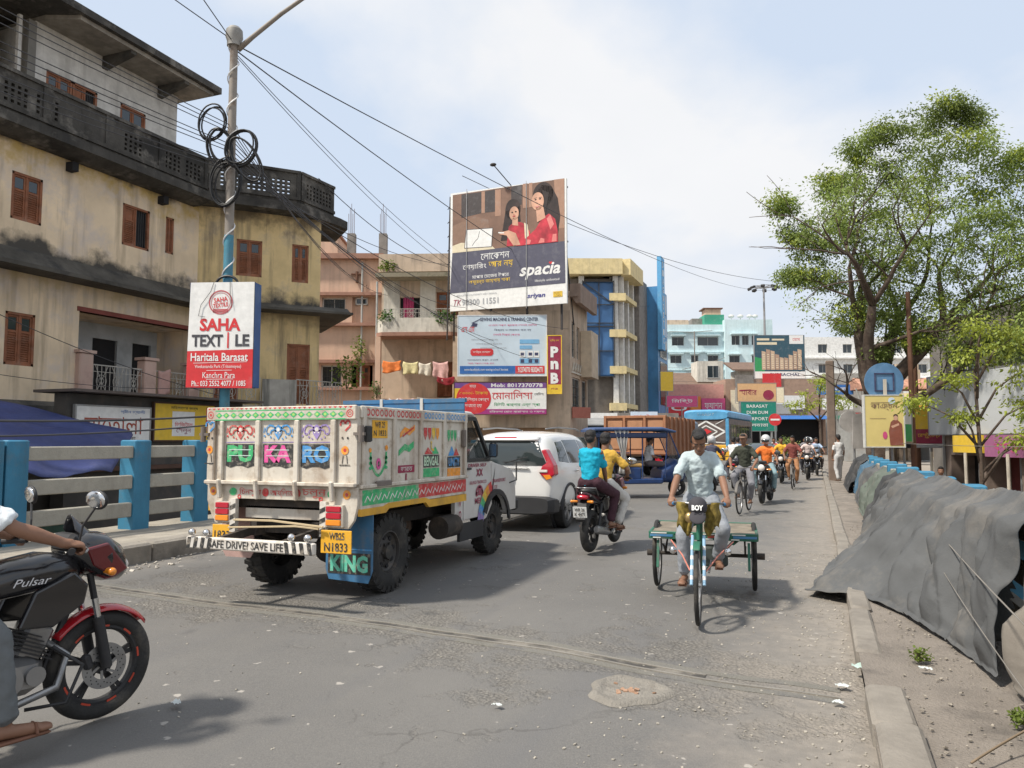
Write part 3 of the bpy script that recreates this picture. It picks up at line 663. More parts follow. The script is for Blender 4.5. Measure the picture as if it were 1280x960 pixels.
# ================= SIGNS NEAR THE CORNER HOUSE =================
white = flatm('white print', (.78, .78, .76)); red = flatm('red print', (.62, .03, .035)); blackp = flatm('black print', (.02, .02, .02))
yellow = flatm('yellow print', (.75, .50, .04)); green = flatm('green print', (.03, .30, .10)); bluepr = flatm('blue print', (.03, .14, .42)); orange = flatm('orange print', (.75, .22, .03))
skinp = flatm('skin tone print', (.62, .36, .25)); pink = flatm('pink print', (.62, .08, .22)); purple = flatm('purple print', (.16, .06, .26)); maroon = flatm('maroon print', (.28, .02, .06))
steelg = mat('galvanised steel', (.33, .33, .33), .5, .6, dirt=(.2, .16, .12)); navy = flatm('navy print', (.045, .05, .11)); lightb = flatm('pale blue print', (.60, .70, .82)); cream = flatm('cream print', (.7, .62, .45))
greyp = flatm('grey print', (.35, .36, .38))
def board(name, label, cat, p0, p1, z0, z1, m, depth=.08, group=None, frame=steelg, lean=0, base=None):
    """sign board whose lower edge runs p0 -> p1; local x along it, front faces -y"""
    a = Vector((*p0, 0)); c = Vector((*p1, 0)); w = (c - a).length; rz = math.atan2(c.y - a.y, c.x - a.x)
    mid = (a + c) / 2; r = root(name, label, cat, (mid.x, mid.y, z0), rz, group); h = z1 - z0
    MB().box(-w / 2, 0, 0, w / 2, depth, h).build('panel', m, r)
    if frame:
        b = MB(); t = .035
        b.box(-w / 2 - t, -.012, -t, -w / 2, depth + .012, h + t); b.box(w / 2, -.012, -t, w / 2 + t, depth + .012, h + t); b.box(-w / 2, -.012, -t, w / 2, depth + .012, 0); b.box(-w / 2, -.012, h, w / 2, depth + .012, h + t)
        b.build('frame', frame, r)
    return r, w, h
# two shop boards on the low wall under the balcony
r, w, h = board('shop_sign', 'white shop signboard with dark red Bengali lettering beside the blue awning', 'sign', (-15.0, 12.15), (-15.0, 14.15), 1.55, 2.35, white, .06, 'shop signboards under the balcony')
text('মাতোলা', w * .8, h * .5, flatm('brick red print', (.35, .06, .03)), r, (0, -.006, h * .48)); text('গ্রীন ভ্যালী', w * .35, .1, bluepr, r, (w * .25, -.006, h * .88)); text('প্রো: মা তারা', w * .5, .09, blackp, r, (.1, -.006, h * .1))
r, w, h = board('shop_sign', 'yellow shop signboard with a white centre panel and red marks, left of the truck', 'sign', (-15.0, 14.3), (-15.0, 16.3), 1.6, 2.5, yellow, .06, 'shop signboards under the balcony', frame=dbrown)
fp(r, white, [rect(-.45, .1, .3, h - .18)]); text('ডিজিটাল', .6, .12, red, r, (-.07, -.008, .4)); text('সেলুন', .5, .14, maroon, r, (-.07, -.008, .22)); text('মহিলাদের জন্য', .9, .1, blackp, r, (-.05, -.006, h - .09)); fp(r, red, [rect(.7, .4, .98, .85)]); fp(r, skinp, [circ(.84, .3, .12)])
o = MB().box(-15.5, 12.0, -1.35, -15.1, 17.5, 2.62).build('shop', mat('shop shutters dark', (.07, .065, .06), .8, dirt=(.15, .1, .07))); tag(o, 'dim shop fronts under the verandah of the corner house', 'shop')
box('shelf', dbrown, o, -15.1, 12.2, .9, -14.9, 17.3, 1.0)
o = box('shop_roof', mat('rusty sheet', (.10, .08, .07), .8), o, -15.9, 11.8, 2.64, -14.6, 17.8, 2.70)
# ---- lamp pole with the textile sign box ----
polem = mat('painted lamp pole', (.27, .24, .21), .7, .2, dirt=(.13, .08, .05), damt=.8, dscale=3); polb = mat('blue pole paint', (.06, .22, .30), .6, dirt=(.2, .18, .14), damt=.4, dscale=4)
lp = root('street_lamp', 'tall lamp pole with black cable coils and a curved arm behind the truck', 'street lamp', (-10.08, 11.2, 0))
MB().cyl((0, 0, -.3), (.0, 0, 5.4), .095, .085, 20).build('lower_pole', polb, lp, smooth='auto')
MB().cyl((0, 0, 5.4), (.0, 0, 9.25), .083, .07, 20).build('pole', polem, lp, smooth='auto')
b = MB(); P = [(math.cos(t * 1.35) * .098, math.sin(t * 1.35) * .098, 3.0 + t * .135) for t in [i * .35 for i in range(132)]]; b.tube(P, .013, 5); b.build('string_light', mat('white cord', (.7, .7, .7), .5), lp)
MB().lathe([(.001, 9.42), (.1, 9.42), (.15, 9.36), (.16, 9.22), (.13, 9.14), (.13, 9.05), (.001, 9.05)], (0, 0, 0), 'Z', 24).build('collar', mat('old galvanised cap', (.3, .29, .27), .6, .4), lp, smooth='auto')
armP = [(.05, .05, 9.0), (.35, .1, 9.22), (.9, .22, 9.62), (1.5, .34, 9.98), (2.2, .5, 10.2)]
MB().tube(armP, [.055, .045, .04, .035, .03], 10).build('arm', polem, lp, smooth=True)
h_ = MB().loft([(0, 0, 0, .03, .03, 2), (.1, 0, 0, .10, .06, 2.4), (.4, 0, .01, .13, .075, 2.4), (.62, 0, .01, .06, .04, 2.2)], 14).build('lamp_head', polem, lp, smooth=True)
h_.location = (2.15, .48, 10.2); h_.rotation_euler = (R(10), 0, R(-75))
cab = mat('black cable', (.012, .012, .013), .5, var=.1)
def coil(lx, ly, lz, rx, rz, n, tilt, seed):
    rr = random.Random(seed); b = MB()
    for k in range(n):
        ox, oz, s = rr.uniform(-.03, .03), rr.uniform(-.04, .04), rr.uniform(.9, 1.08)
        b.tube([(rx * s * math.cos(t) + ox, rr.uniform(-.004, .004) + .02 * k, rz * s * math.sin(t) + oz) for t in [2 * PI * i / 28 for i in range(28)]], .016, 6, True)
    o = b.build('cable_coil', cab, None, smooth=True); o.location = (-10.08 + lx, 11.2 + ly, lz); o.rotation_euler = (0, R(tilt), R(20)); return o
for i, (a, lab) in enumerate([((-.33, -.15, 7.55, .24, .33, 3, 10, 1), 'topmost cable coil left of the lamp pole'), ((-.12, -.16, 7.05, .22, .36, 4, -15, 2), 'middle coil of black cable wound against the lamp pole'), ((.32, -.14, 7.0, .26, .34, 4, 25, 3), 'cable coil hanging on the right of the lamp pole'), ((.05, -.18, 6.35, .27, .42, 5, 5, 4), 'lowest and thickest coil of black cable on the lamp pole'), ((.42, -.1, 6.75, .2, .45, 2, -30, 5), 'thin stretched cable loop right of the lamp pole coils')]):
    tag(coil(*a), lab, 'cable', 'black cable coils on the lamp pole')
# sign box
sb = root('sign_box', 'white red and blue textile shop sign box strapped to the lamp pole', 'sign', (-10.0, 10.98, 2.55), R(18)); W = .60; H = 1.92
b = MB(); pl = [(-W, 0), (W, 0), (W, .32), (-W, .32)]
MB().prism(pl, 0, H, 'XY').build('box', mat('sign blue side', (.02, .08, .24), .55, dirt=(.1, .14, .2), damt=.4), sb)
fp(sb, white, [[(-W - .02, .66), (W, .69), (W, H), (-W + .01, H)]], -.006, 'front_sheet'); fp(sb, red, [[(-W - .03, 0), (W, -.02), (W, .69), (-W - .02, .66)]], -.007, 'front_sheet')
rx = 0
fp(sb, flatm('worn red print', (.5, .12, .13)), ringp(-.02, 1.55, .20, .225, 28) + ringp(-.02, 1.55, .17, .18, 28) + [rect(-.16, 1.36, .12, 1.43)], -.010)
text('SAHA', .26, .09, red, sb, (-.02, -.012, 1.60), bold=.02, rot=(R(90), R(-8), 0)); text('TEXTILE', .28, .08, red, sb, (-.02, -.012, 1.50), bold=.02, rot=(R(90), R(-8), 0))
text('SAHA', .76, .235, red, sb, (-.02, -.012, 1.14), bold=.035); text('TEXT', .58, .22, flatm('charcoal print', (.05, .05, .06)), sb, (-.25, -.012, .85), bold=.035); text('LE', .26, .22, _M['charcoal print'], sb, (.40, -.012, .85), bold=.035)
fp(sb, red, [rect(.12, .71, .15, 1.0)], -.012)
text('Haritala Barasat', 1.06, .15, white, sb, (-.02, -.012, .55), bold=.015); text('Vivekananda Park (Tritomoyee)', .86, .08, white, sb, (-.04, -.012, .37)); text('Kanchra Para', .6, .11, white, sb, (-.02, -.012, .22)); text('Ph.: 033 2552 4077 / 1085', 1.0, .1, white, sb, (-.02, -.012, .07), bold=.01)
fp(sb, white, stroke([(-.5, .44), (.5, .46)], .008) + stroke([(-.25, .305), (.22, .31)], .008) + stroke([(-.25, .145), (.25, .15)], .008), -.012)
b = MB(); b.tube([(W + .004, -.002, z) for z in [H * i / 12 for i in range(13)]], .006, 5); b.tube([(-.15, -.02, H), (-.2, -.03, 1.75), (-.38, -.03, 1.5), (-.42, -.03, 1.3), (-.3, -.03, 1.28)], .005, 5); b.tube([(.15, -.02, H + .02), (.16, -.03, 1.7), (.2, -.03, 1.45)], .005, 5); b.build('loose_wire', ironb, sb)
b = MB(); b.tube([(.03 + .2 * math.cos(t), .12, H + .0 + .14 * math.sin(t)) for t in [PI * i / 12 for i in range(13)]], .025, 8); b.build('strap', cab, sb)
# ================= ROW OF BUILDINGS AHEAD =================
def facade(name, label, cat, p0, p1, base=0., group=None):
    d = Vector((p1[0] - p0[0], p1[1] - p0[1])); return root(name, label, cat, (p0[0], p0[1], base), math.atan2(d.y, d.x), group), d.length
peach = mat('peach painted plaster', (.60, .41, .30), .88, var=.1, scale=1, bump=.2, bscale=12, dirt=(.45, .32, .25), damt=.5, dscale=.8, streak=(.28, .2, .16), samt=.45)
peachd = mat('brown peach ledge', (.33, .18, .13), .9, dirt=(.2, .12, .1)); greyc = mat('raw grey concrete', (.23, .21, .19), .95, dirt=(.1, .09, .08), damt=.6, dscale=1.2)
tanp = mat('tan damp plaster', (.52, .41, .31), .92, var=.15, scale=1, dirt=(.26, .21, .17), damt=.7, dscale=.9, streak=(.14, .12, .1), samt=.6)
whit2 = mat('dirty white wall', (.60, .57, .50), .9, dirt=(.35, .31, .26), damt=.6, streak=(.2, .18, .15), samt=.6)
pt, L_ = facade('apartment_house', 'peach pink apartment house with brown ledges between the corner house and the balcony building', 'building', (-22.4, 30.9), (-19.2, 32.2), -1.0)
o = 1.0; b = MB()
H1 = [(.3, 1.44, 7.39 + o, 8.49 + o), (1.77, 2.91, 7.24 + o, 8.53 + o), (.3, 1.3, 4.14 + o, 5.2 + o), (1.77, 2.8, 4.14 + o, 5.2 + o), (.2, 2.8, 1.2, 3.6)]
wallholes(b, -3, 3.2, 0, 10.5 + o, H1); closed_box(b, -3, 3.2, 0, 7, 0, 10.5 + o); b.build('wall', peach, pt, fix=False)
window(pt, .3, 1.44, 7.39 + o, 8.49 + o, 'grill'); window(pt, 1.9, 2.5, 8.15 + o, 8.5 + o, 'glass', .15); window(pt, .3, 1.3, 4.14 + o, 5.2 + o, 'grill'); window(pt, 2.0, 2.65, 4.14 + o, 5.2 + o, 'shutter', .15)
box('doorway', _M['dark interior'], pt, .2, .21, 1.2, 2.8, .23, 3.6); box('recess_wall', peach, pt, 1.77, .2, 7.24 + o, 2.91, .22, 8.53 + o)
for z in (8.56, 7.08, 5.29, 3.98): box('ledge', peachd, pt, -3, -.3, z + o, 3.2, -.003, z + .15 + o)
box('ledge', peachd, pt, -3.1, -.35, 10.35 + o, 3.3, -.003, 10.6 + o)
box('roof_room', peach, pt, -2, .3, 10.5 + o, .95, 3, 11.65 + o); box('roof_edge', peachd, pt, -2.1, .2, 11.652 + o, 1.05, 3.1, 11.75 + o)
for x in (1.45, 3.0): box('column', greyc, pt, x, .1, 10.5 + o, x + .38, .5, 11.7 + o)
b = MB()
for x in (1.45, 3.0):
    for i in range(5): b.cyl((x + .06 + .065 * i, .2 + .04 * (i % 3), 11.7 + o), (x + .04 + .07 * i, .2, 12.7 + o + .25 * (i % 3)), .012, n=5)
b.build('rebar', rusty, pt)
b = MB(); b.cyl((2.26, -.12, 3.5 + o), (2.26, -.12, 10.2 + o), .05, n=8); b.build('drain_pipe', mat('grey pvc pipe', (.4, .4, .38), .6), pt)
b = MB(); b.cyl((2.0, -.1, 9.2 + o), (2.0, -.1, 9.75 + o), .07, n=8); b.cyl((1.72, -.1, 9.62 + o), (2.3, -.1, 9.62 + o), .05, n=8); b.build('vent_pipe', rusty, pt)
# balcony building with laundry
bb, _ = facade('balcony_house', 'tan house with a white curved balcony, plants and washing lines left of the big hoarding', 'building', (-19.2, 31.7), (-15.0, 33.1), -1.0)
b = MB(); H2 = [(.89, 1.85, 6.9 + o, 8.4 + o), (2.64, 3.67, 7.52 + o, 8.66 + o), (2.7, 3.5, 3.6 + o, 5.3 + o), (.3, 3.5, .2, 3.2)]
wallholes(b, 0, 4.4, 0, 9.7 + o, H2); closed_box(b, 0, 4.4, 0, 7, 0, 9.7 + o); b.build('wall', tanp, bb, fix=False)
box('wall_panel', whit2, bb, .1, -.03, 7.2 + o, .88, -.004, 9.2 + o); box('wall_panel', whit2, bb, 1.86, -.03, 7.2 + o, 2.6, -.004, 9.2 + o)
box('doorway', _M['dark interior'], bb, .89, .18, 6.9 + o, 1.85, .2, 8.4 + o)
b = MB().grid(lambda u, v: (1.05 + .5 * u, .02 + .04 * math.sin(u * 26), 8.42 + o - 1.5 * v), 30, 4).build('curtain', mat('pink striped curtain', (.42, .05, .14), .9, var=.4, scale=12), bb, smooth=True, solid=.01)
window(bb, 2.64, 3.67, 7.52 + o, 8.66 + o, 'shutter'); window(bb, 2.7, 3.5, 3.6 + o, 5.3 + o, 'door'); box('doorway', _M['dark interior'], bb, .3, .18, .2, 3.5, .2, 3.2)
box('roof_parapet', tanp, bb, -.05, -.5, 9.55 + o, 4.4, .1, 10.4 + o); box('canopy', mat('mossy canopy', (.25, .22, .16), .95, dirt=(.08, .09, .05), damt=.8, dscale=3), bb, -.1, -1.0, 9.2 + o, 4.4, 0, 9.4 + o)
b = MB(); b.prism([(.05, 0), (.05, -1.0), (.35, -1.3), (3.5, -1.3), (3.8, -1.0), (3.8, 0)], 6.55 + o, 7.2 + o, 'XY'); b.build('balcony', whit2, bb)
b = MB(); b.prism([(0, 0), (0, -1.05), (.32, -1.36), (3.53, -1.36), (3.86, -1.05), (3.86, 0)], 6.38 + o, 6.548 + o, 'XY'); b.build('balcony_slab', peachd, bb)
ironrail(bb, .4, 3.5, -1.25, 7.2 + o, 7.65 + o, wiron)
box('verandah_beam', tanp, bb, .0, -1.2, 3.2 + o, 3.9, -.02, 3.5 + o); box('verandah_wall', peach, bb, 0, -1.3, 2.55 + o, 1.9, -1.2, 3.48 + o); box('column', peach, bb, .02, -1.25, .2, .25, -1.0, 6.36 + o); box('column', tanp, bb, 3.6, -1.25, .2, 3.85, -1.0, 6.36 + o)
b = MB(); b.cyl((-.02, -.9, 1), (-.02, -.9, 9 + o), .05, n=8); b.build('drain_pipe', _M['grey pvc pipe'], bb)
def onf(o, f): o.location = f.location; o.rotation_euler = f.rotation_euler; return o
def cloth(label, f, x0, x1, z0, z1, y, col, nm='laundry', seed=0, group='washing on the balcony lines', cat='laundry'):
    m = mat('cloth %s' % seed, col, .95, var=.3, scale=6)
    b = MB().grid(lambda u, v: (x0 + (x1 - x0) * (u + .03 * math.sin(9 * v + seed)), y + .05 * math.sin(11 * u + seed) * v, z1 - (z1 - z0) * v * (1 + .12 * math.sin(5 * u + seed)) - .08 * math.sin(PI * u)), 14, 8).build(nm, m, None, smooth=True, solid=.01)
    onf(b, f); return tag(b, label, cat, group)
cloth('bright orange cloth on the washing line under the white balcony', bb, .35, 1.2, 5.75, 6.25, -1.25, (.72, .20, .05), seed=1)
cloth('yellow and white patterned cloth on the washing line', bb, 1.3, 2.0, 5.65, 6.2, -1.25, (.62, .55, .3), seed=2)
cloth('pale cream garment on the washing line', bb, 2.05, 2.6, 5.6, 6.15, -1.25, (.65, .6, .5), seed=3)
cloth('pale pink cloth hanging long on the right of the washing line', bb, 2.7, 3.4, 5.4, 6.2, -1.25, (.62, .38, .36), seed=4)
cloth('dark red cloth under the right end of the washing line', bb, 2.9, 3.7, 5.2, 5.5, -1.3, (.25, .02, .03), seed=5)
cloth('pink towel over the verandah wall below the balcony', bb, 1.2, 1.85, 3.75, 4.5, -1.4, (.62, .45, .45), seed=6)
cloth('white towel over the verandah wall below the balcony', bb, .7, 1.12, 4.1, 4.5, -1.4, (.65, .63, .62), seed=7)
rg = cloth('grey rug with pale floral medallion hung below the balcony', bb, 1.95, 3.75, 3.45, 4.55, -1.42, (.20, .18, .16), 'rug', 8, None, 'rug'); 
fp(rg, cream, ringp(2.85, 4.0, .36, .42) + ringp(2.85, 4.0, .2, .25) + [circ(2.85 + .3 * math.cos(a), 4 + .3 * math.sin(a), .035, 8) for a in [i * PI / 6 for i in range(12)]] + [circ(2.85, 4, .1, 10)], -1.50)
# small potted plants as leaf tufts
leafm = mat('leaf green', (.07, .15, .03), .7, var=.45, scale=4); leafy = mat('yellow green leaf', (.16, .22, .035), .7, var=.4, scale=3)
def tuft(name, label, cat, loc, rx, ry, rz, n, ls, m=leafm, seed=0, group=None, stems=5):
    rr = random.Random(seed); r = root(name, label, cat, loc, 0, group); b = MB(); s = MB()
    for i in range(stems):
        a = rr.uniform(0, 2 * PI); q = Vector((rx * .6 * math.cos(a), ry * .6 * math.sin(a), rz * rr.uniform(.8, 1.7))); s.tube([(0, 0, 0), tuple(q * .5 + Vector((0, 0, .1 * rz))), tuple(q)], .008 + rz * .006, 4)
    for i in range(n):
        v = Vector((rr.gauss(0, .5), rr.gauss(0, .5), rr.gauss(0, .5)));  v = v * (1 / max(1, v.length))
        p = Vector((v.x * rx, v.y * ry, rz + v.z * rz)); q = Euler((rr.uniform(-1, 1), rr.uniform(-1, 1), rr.uniform(0, 6.3))).to_matrix()
        L2 = ls * rr.uniform(.6, 1.3); W2 = L2 * .38
        b.add([p + q @ Vector(k) for k in ((0, 0, 0), (W2, L2 * .5, .1 * L2), (0, L2, 0), (-W2, L2 * .5, .1 * L2))], [(0, 1, 2, 3)])
    s.build('stem', mat('green stem', (.12, .11, .05), .8), r); b.build('foliage', m, r, fix=False); return r
def lp_(f, x, y, z): return tuple(f.matrix_basis @ Vector((x, y, z))) if 0 else tuple(Matrix.Translation(f.location) @ f.rotation_euler.to_matrix().to_4x4() @ Vector((x, y, z)))
tuft('potted_plant', 'bushy green plant at the left end of the white balcony', 'plant', lp_(bb, .5, -1.2, 7.9), .4, .3, .35, 160, .14, seed=1)
tuft('potted_plant', 'bushy green plant at the right end of the white balcony', 'plant', lp_(bb, 3.1, -1.2, 7.9), .7, .3, .35, 260, .14, seed=2)
tuft('wall_plant', 'trailing plant growing from the peach house ledge by its drain pipe', 'plant', lp_(pt, 2.2, -.35, 6.1), .45, .25, .75, 160, .13, seed=3, m=leafy)
tuft('wall_plant', 'small plant sprouting from the wall beside the washing', 'plant', lp_(bb, .1, -1.3, 4.5), .35, .3, .4, 90, .12, seed=4)
tuft('wall_plant', 'weedy shrub on the corner house balcony slab', 'plant', (-14.3, 21.5, 3.25), .55, .4, .55, 220, .12, seed=5, m=leafy)
tuft('wall_plant', 'weeds growing along the roof canopy of the balcony house', 'plant', lp_(bb, .4, -.7, 10.5), .45, .3, .3, 120, .14, seed=6, m=leafy)
# hoarding building (behind the banners) with its side receding along the road
hb, _ = facade('hoarding_building', 'three storey tan building carrying the stacked banners and the vertical bank sign', 'building', (-13.6, 28.6), (-9.25, 29.95), -1.0)
b = MB(); wallholes(b, -.05, 4.55, 0, 7.9, [(0.2, 4.2, .2, 3.1)]); b.quad((-.05, 0, 0), (-.05, 6, 0), (-.05, 6, 7.9), (-.05, 0, 7.9)); b.quad((-.05, 0, 7.9), (4.55, 0, 7.9), (4.3, 6, 7.9), (-.05, 6, 7.9)); b.build('wall', tanp, hb, fix=False)
box('shutter_wall', mat('brown shop boards', (.30, .19, .11), .85, dirt=(.15, .1, .07)), hb, .2, .15, .2, 4.2, .2, 3.1)
sidew = root('side_wing', None, None, (4.55, 0, 0), R(90 - 17.25 + 4), parent=hb)
b = MB(); SH = [(.35, .95, 6.0, 7.5), (1.25, 1.75, 6.0, 7.4), (.4, 1.9, 3.7, 5.2), (2.2, 3.2, 3.7, 5.2)]
wallholes(b, 0, 3.4, 0, 8.7, SH); closed_box(b, 0, 3.4, 0, 4, 0, 8.7); b.build('side_wall', tanp, sidew, fix=False)
for i, h in enumerate(SH): window(sidew, *h, 'grill', .12)
box('lattice_band', whit2, sidew, .2, -.06, 5.35, 3.3, -.004, 5.42)
b = MB()
for i in range(6): x = .3 + .45 * i; b.beam((x, -.05, 5.45), (x + .22, -.05, 5.8), .04); b.beam((x + .22, -.05, 5.8), (x + .45, -.05, 5.45), .04)
b.build('zigzag', whit2, sidew)
box('balcony_box', mat('beige panel', (.55, .45, .33), .9), sidew, 1.9, -.5, 5.3, 3.4, -.02, 7.3); box('roof_slab', mat('brown parapet', (.26, .19, .15), .9), sidew, -.1, -.35, 8.45, 3.5, 0, 8.6); MB().prism([(-.45, 8.2), (-.45, 9.0), (0, 9.0), (0, 8.62), (-.25, 8.2)], 0, 3.45, 'YZ').build('roof_eave', _M['brown parapet'], sidew)
# banners ------------------------------------------------
# (1) main hoarding
r, w, h = board('billboard', 'large advertising hoarding of two women in red sarees above dark slate lettering', 'billboard', (-14.15, 28.82), (-9.0, 28.75), 6.98, 12.02, white, .12, frame=None)
slate = flatm('slate print', (.085, .085, .125)); hw = w / 2
def U(px, py): # poster coordinates: 0..1 left-right, 0..1 bottom-top
    return (-hw + px * w, py * h)
def PU(*pts): return [U(*p) for p in pts]
def cu(px, py, rx, ry=None, n=28): return circ(*U(px, py), rx * w, n, (ry or rx) * w)
brownbg = mat('warm brown photo print', (.20, .115, .08), .6, var=.35, scale=.9)
fp(r, brownbg, [PU((.02, .49), (.985, .49), (.985, 1.0), (.02, .985))], -.006)
fp(r, slate, [PU((.0, .15), (.99, .16), (.985, .495), (.02, .49))], -.008)
fp(r, flatm('dark panel print', (.055, .045, .045)), [PU((.10, .78), (.28, .80), (.28, .98), (.10, .98)), PU((.31, .8), (.40, .8), (.40, .985), (.31, .98)), PU((.54, .83), (.63, .83), (.63, .995), (.54, .99))], -.009)
fp(r, flatm('curtain print', (.38, .22, .15)), [PU((.64, .8), (.68, .8), (.68, 1), (.64, 1)), PU((.69, .8), (.72, .8), (.72, 1), (.69, 1)), PU((.92, .6), (.985, .6), (.985, 1), (.90, 1)), PU((.28, .8), (.31, .8), (.31, .98), (.28, .98)), PU((.40, .76), (.45, .76), (.45, .98), (.40, .98))], -.010)
fp(r, flatm('sofa print', (.24, .145, .10)), [PU((.02, .49), (.02, .72), (.22, .78), (.34, .74), (.38, .49))], -.011); fp(r, cream, [PU((.02, .49), (.40, .49), (.36, .53), (.10, .57), (.02, .55))], -.012)
hairp = mat('dark hair print', (.03, .018, .016), .5, var=.6, scale=3); skl = mat('light skin print', (.62, .35, .24), .5, var=.3, scale=1.6); sare = mat('red saree print', (.5, .035, .055), .5, var=.5, scale=2.2); sar2 = flatm('pink saree fold print', (.72, .22, .2))
# left, smaller woman
fp(r, hairp, [cu(.555, .80, .065, .085), PU((.49, .79), (.47, .66), (.45, .55), (.58, .55), (.62, .7), (.61, .82))], -.013)
fp(r, sare, [PU((.50, .5), (.52, .66), (.57, .70), (.64, .68), (.70, .60), (.70, .5))], -.015); fp(r, cream, [PU((.66, .5), (.65, .68), (.68, .66), (.70, .5))], -.016)
fp(r, skl, [cu(.565, .765, .040, .056), PU((.55, .73), (.595, .73), (.60, .66), (.55, .67))], -.017)
# right woman
fp(r, hairp, [cu(.81, .89, .085, .10), PU((.76, .92), (.80, .97), (.88, .95), (.93, .85), (.95, .70), (.93, .56), (.84, .56), (.78, .75))], -.019)
fp(r, sare, [PU((.58, .495), (.68, .56), (.75, .62), (.80, .70), (.86, .73), (.91, .68), (.93, .58), (.93, .495))], -.021); fp(r, sar2, [PU((.84, .69), (.87, .72), (.90, .64), (.87, .60)), PU((.66, .5), (.68, .54), (.71, .53), (.70, .5)), PU((.77, .5), (.79, .54), (.82, .53), (.82, .5)), PU((.88, .5), (.89, .56), (.92, .56), (.92, .5))], -.023)
fp(r, skl, [cu(.765, .84, .052, .072), PU((.75, .79), (.81, .80), (.83, .70), (.76, .67)), PU((.58, .6), (.62, .50), (.56, .5), (.50, .59), (.44, .605), (.44, .62), (.52, .63))], -.025)
fp(r, hairp, [cu(.748, .855, .009, .006, 10), cu(.785, .858, .010, .006, 10), cu(.55, .775, .008, .005, 10), cu(.58, .778, .008, .005, 10), PU((.735, .868), (.760, .872), (.76, .868), (.735, .864)), PU((.775, .872), (.80, .872), (.80, .867), (.775, .868)), PU((.80, .93), (.82, .86), (.815, .78), (.83, .72), (.86, .9))], -.027)
fp(r, flatm('lip print', (.5, .06, .07)), [PU((.742, .795), (.765, .79), (.783, .80), (.765, .802)), PU((.55, .742), (.565, .737), (.58, .744), (.565, .748))], -.027); fp(r, flatm('nose shade print', (.5, .26, .18)), [PU((.758, .84), (.752, .822), (.768, .822)), PU((.562, .765), (.557, .755), (.57, .755))], -.027)
fp(r, white, [PU((.75, .797), (.775, .799), (.765, .7955))], -.028)
fp(r, white, [PU((.13, .52), (.37, .51), (.38, .665), (.145, .675))], -.014); fp(r, flatm('tablet edge print', (.09, .07, .07)), stroke(PU((.13, .52), (.37, .51), (.38, .665), (.145, .675), (.13, .52)), .03), -.0145); fp(r, blackp, stroke(PU((.2, .535), (.225, .57), (.25, .59), (.265, .65)), .02), -.016)
fp(r, white, [PU((.43, .615), (.48, .608), (.48, .618), (.43, .625))], -.027)
text('লোকেশন', w * .25, h * .055, white, r, (*U(.40, 0)[:1], -.012, h * .435)); text('শেয়ারিং', w * .21, h * .06, white, r, (U(.22, 0)[0], -.012, h * .36)); text('আর নয়', w * .21, h * .06, yellow, r, (U(.45, 0)[0], -.012, h * .36))
text('মাপার মেজের উপরে', w * .32, h * .036, white, r, (U(.36, 0)[0], -.012, h * .275)); text('অফুরন্ত জায়গায় থাকা', w * .36, h * .038, yellow, r, (U(.35, 0)[0], -.012, h * .225))
text('spacia', w * .34, h * .125, white, r, (U(.78, 0)[0], -.012, h * .275), bold=.025, shear=.25); fp(r, red, [PU((.855, .335), (.87, .32), (.885, .335), (.878, .345), (.87, .338), (.862, .345))], -.013)
text('lifestyle unlimited', w * .2, h * .025, white, r, (U(.84, 0)[0], -.012, h * .195)); text('98300 11551', w * .32, h * .05, greyp, r, (U(.27, 0)[0], -.012, h * .065), bold=.015); text('TK', w * .07, h * .05, flatm('worn maroon print', (.35, .08, .12)), r, (U(.07, 0)[0], -.012, h * .068), shear=.3)
text('sriyan', w * .15, h * .045, flatm('indigo print', (.05, .05, .25)), r, (U(.75, 0)[0], -.012, h * .075), bold=.02, shear=.2); fp(r, yellow, [PU((.89, .055), (.965, .055), (.965, .10), (.89, .10))], -.012); text('PROJECT', w * .06, h * .02, brownbg, r, (U(.9275, 0)[0], -.014, h * .085)); text('LOAN', w * .05, h * .018, brownbg, r, (U(.9275, 0)[0], -.014, h * .066)); text('REGULATORY AUTHORITY WEST BENGAL', w * .36, h * .014, greyp, r, (U(.24, 0)[0], -.012, h * .125))
b = MB()
for px in (.15, .67): x = U(px, 0)[0]; b.box(x - .012, -.035, -.1, x + .012, -.03, h + .1)
b.build('stay_wire', steelg, r)
b = MB(); x0 = -hw - .18
for z0, z1 in ((-1.2, h - .1),): b.beam((x0, .1, z0), (x0 + .12, .1, z1), .05); b.beam((x0 + .2, .35, z0), (x0 + .2, .35, z1), .05)
for i in range(9): b.beam((x0, .1, i * .6 - .4), (x0 + .2, .35, i * .6), .03)
for x in (-hw + .3, -.8, .8, hw - .3): b.beam((x, .25, -1.0), (x, .25, h), .08); b.beam((x, .3, h * .8), (x, 1.8, -.6), .06)
for z in (.3, h / 2, h - .3): b.beam((-hw, .2, z), (hw, .2, z), .06)
b.beam((0.2, 0, h), (-.35, -.5, h + .75), .03); b.ell((-.38, -.52, h + .78), (.14, .1, .07)); b.build('steel_frame', mat('black steel angle', (.05, .045, .045), .7, .3), r)
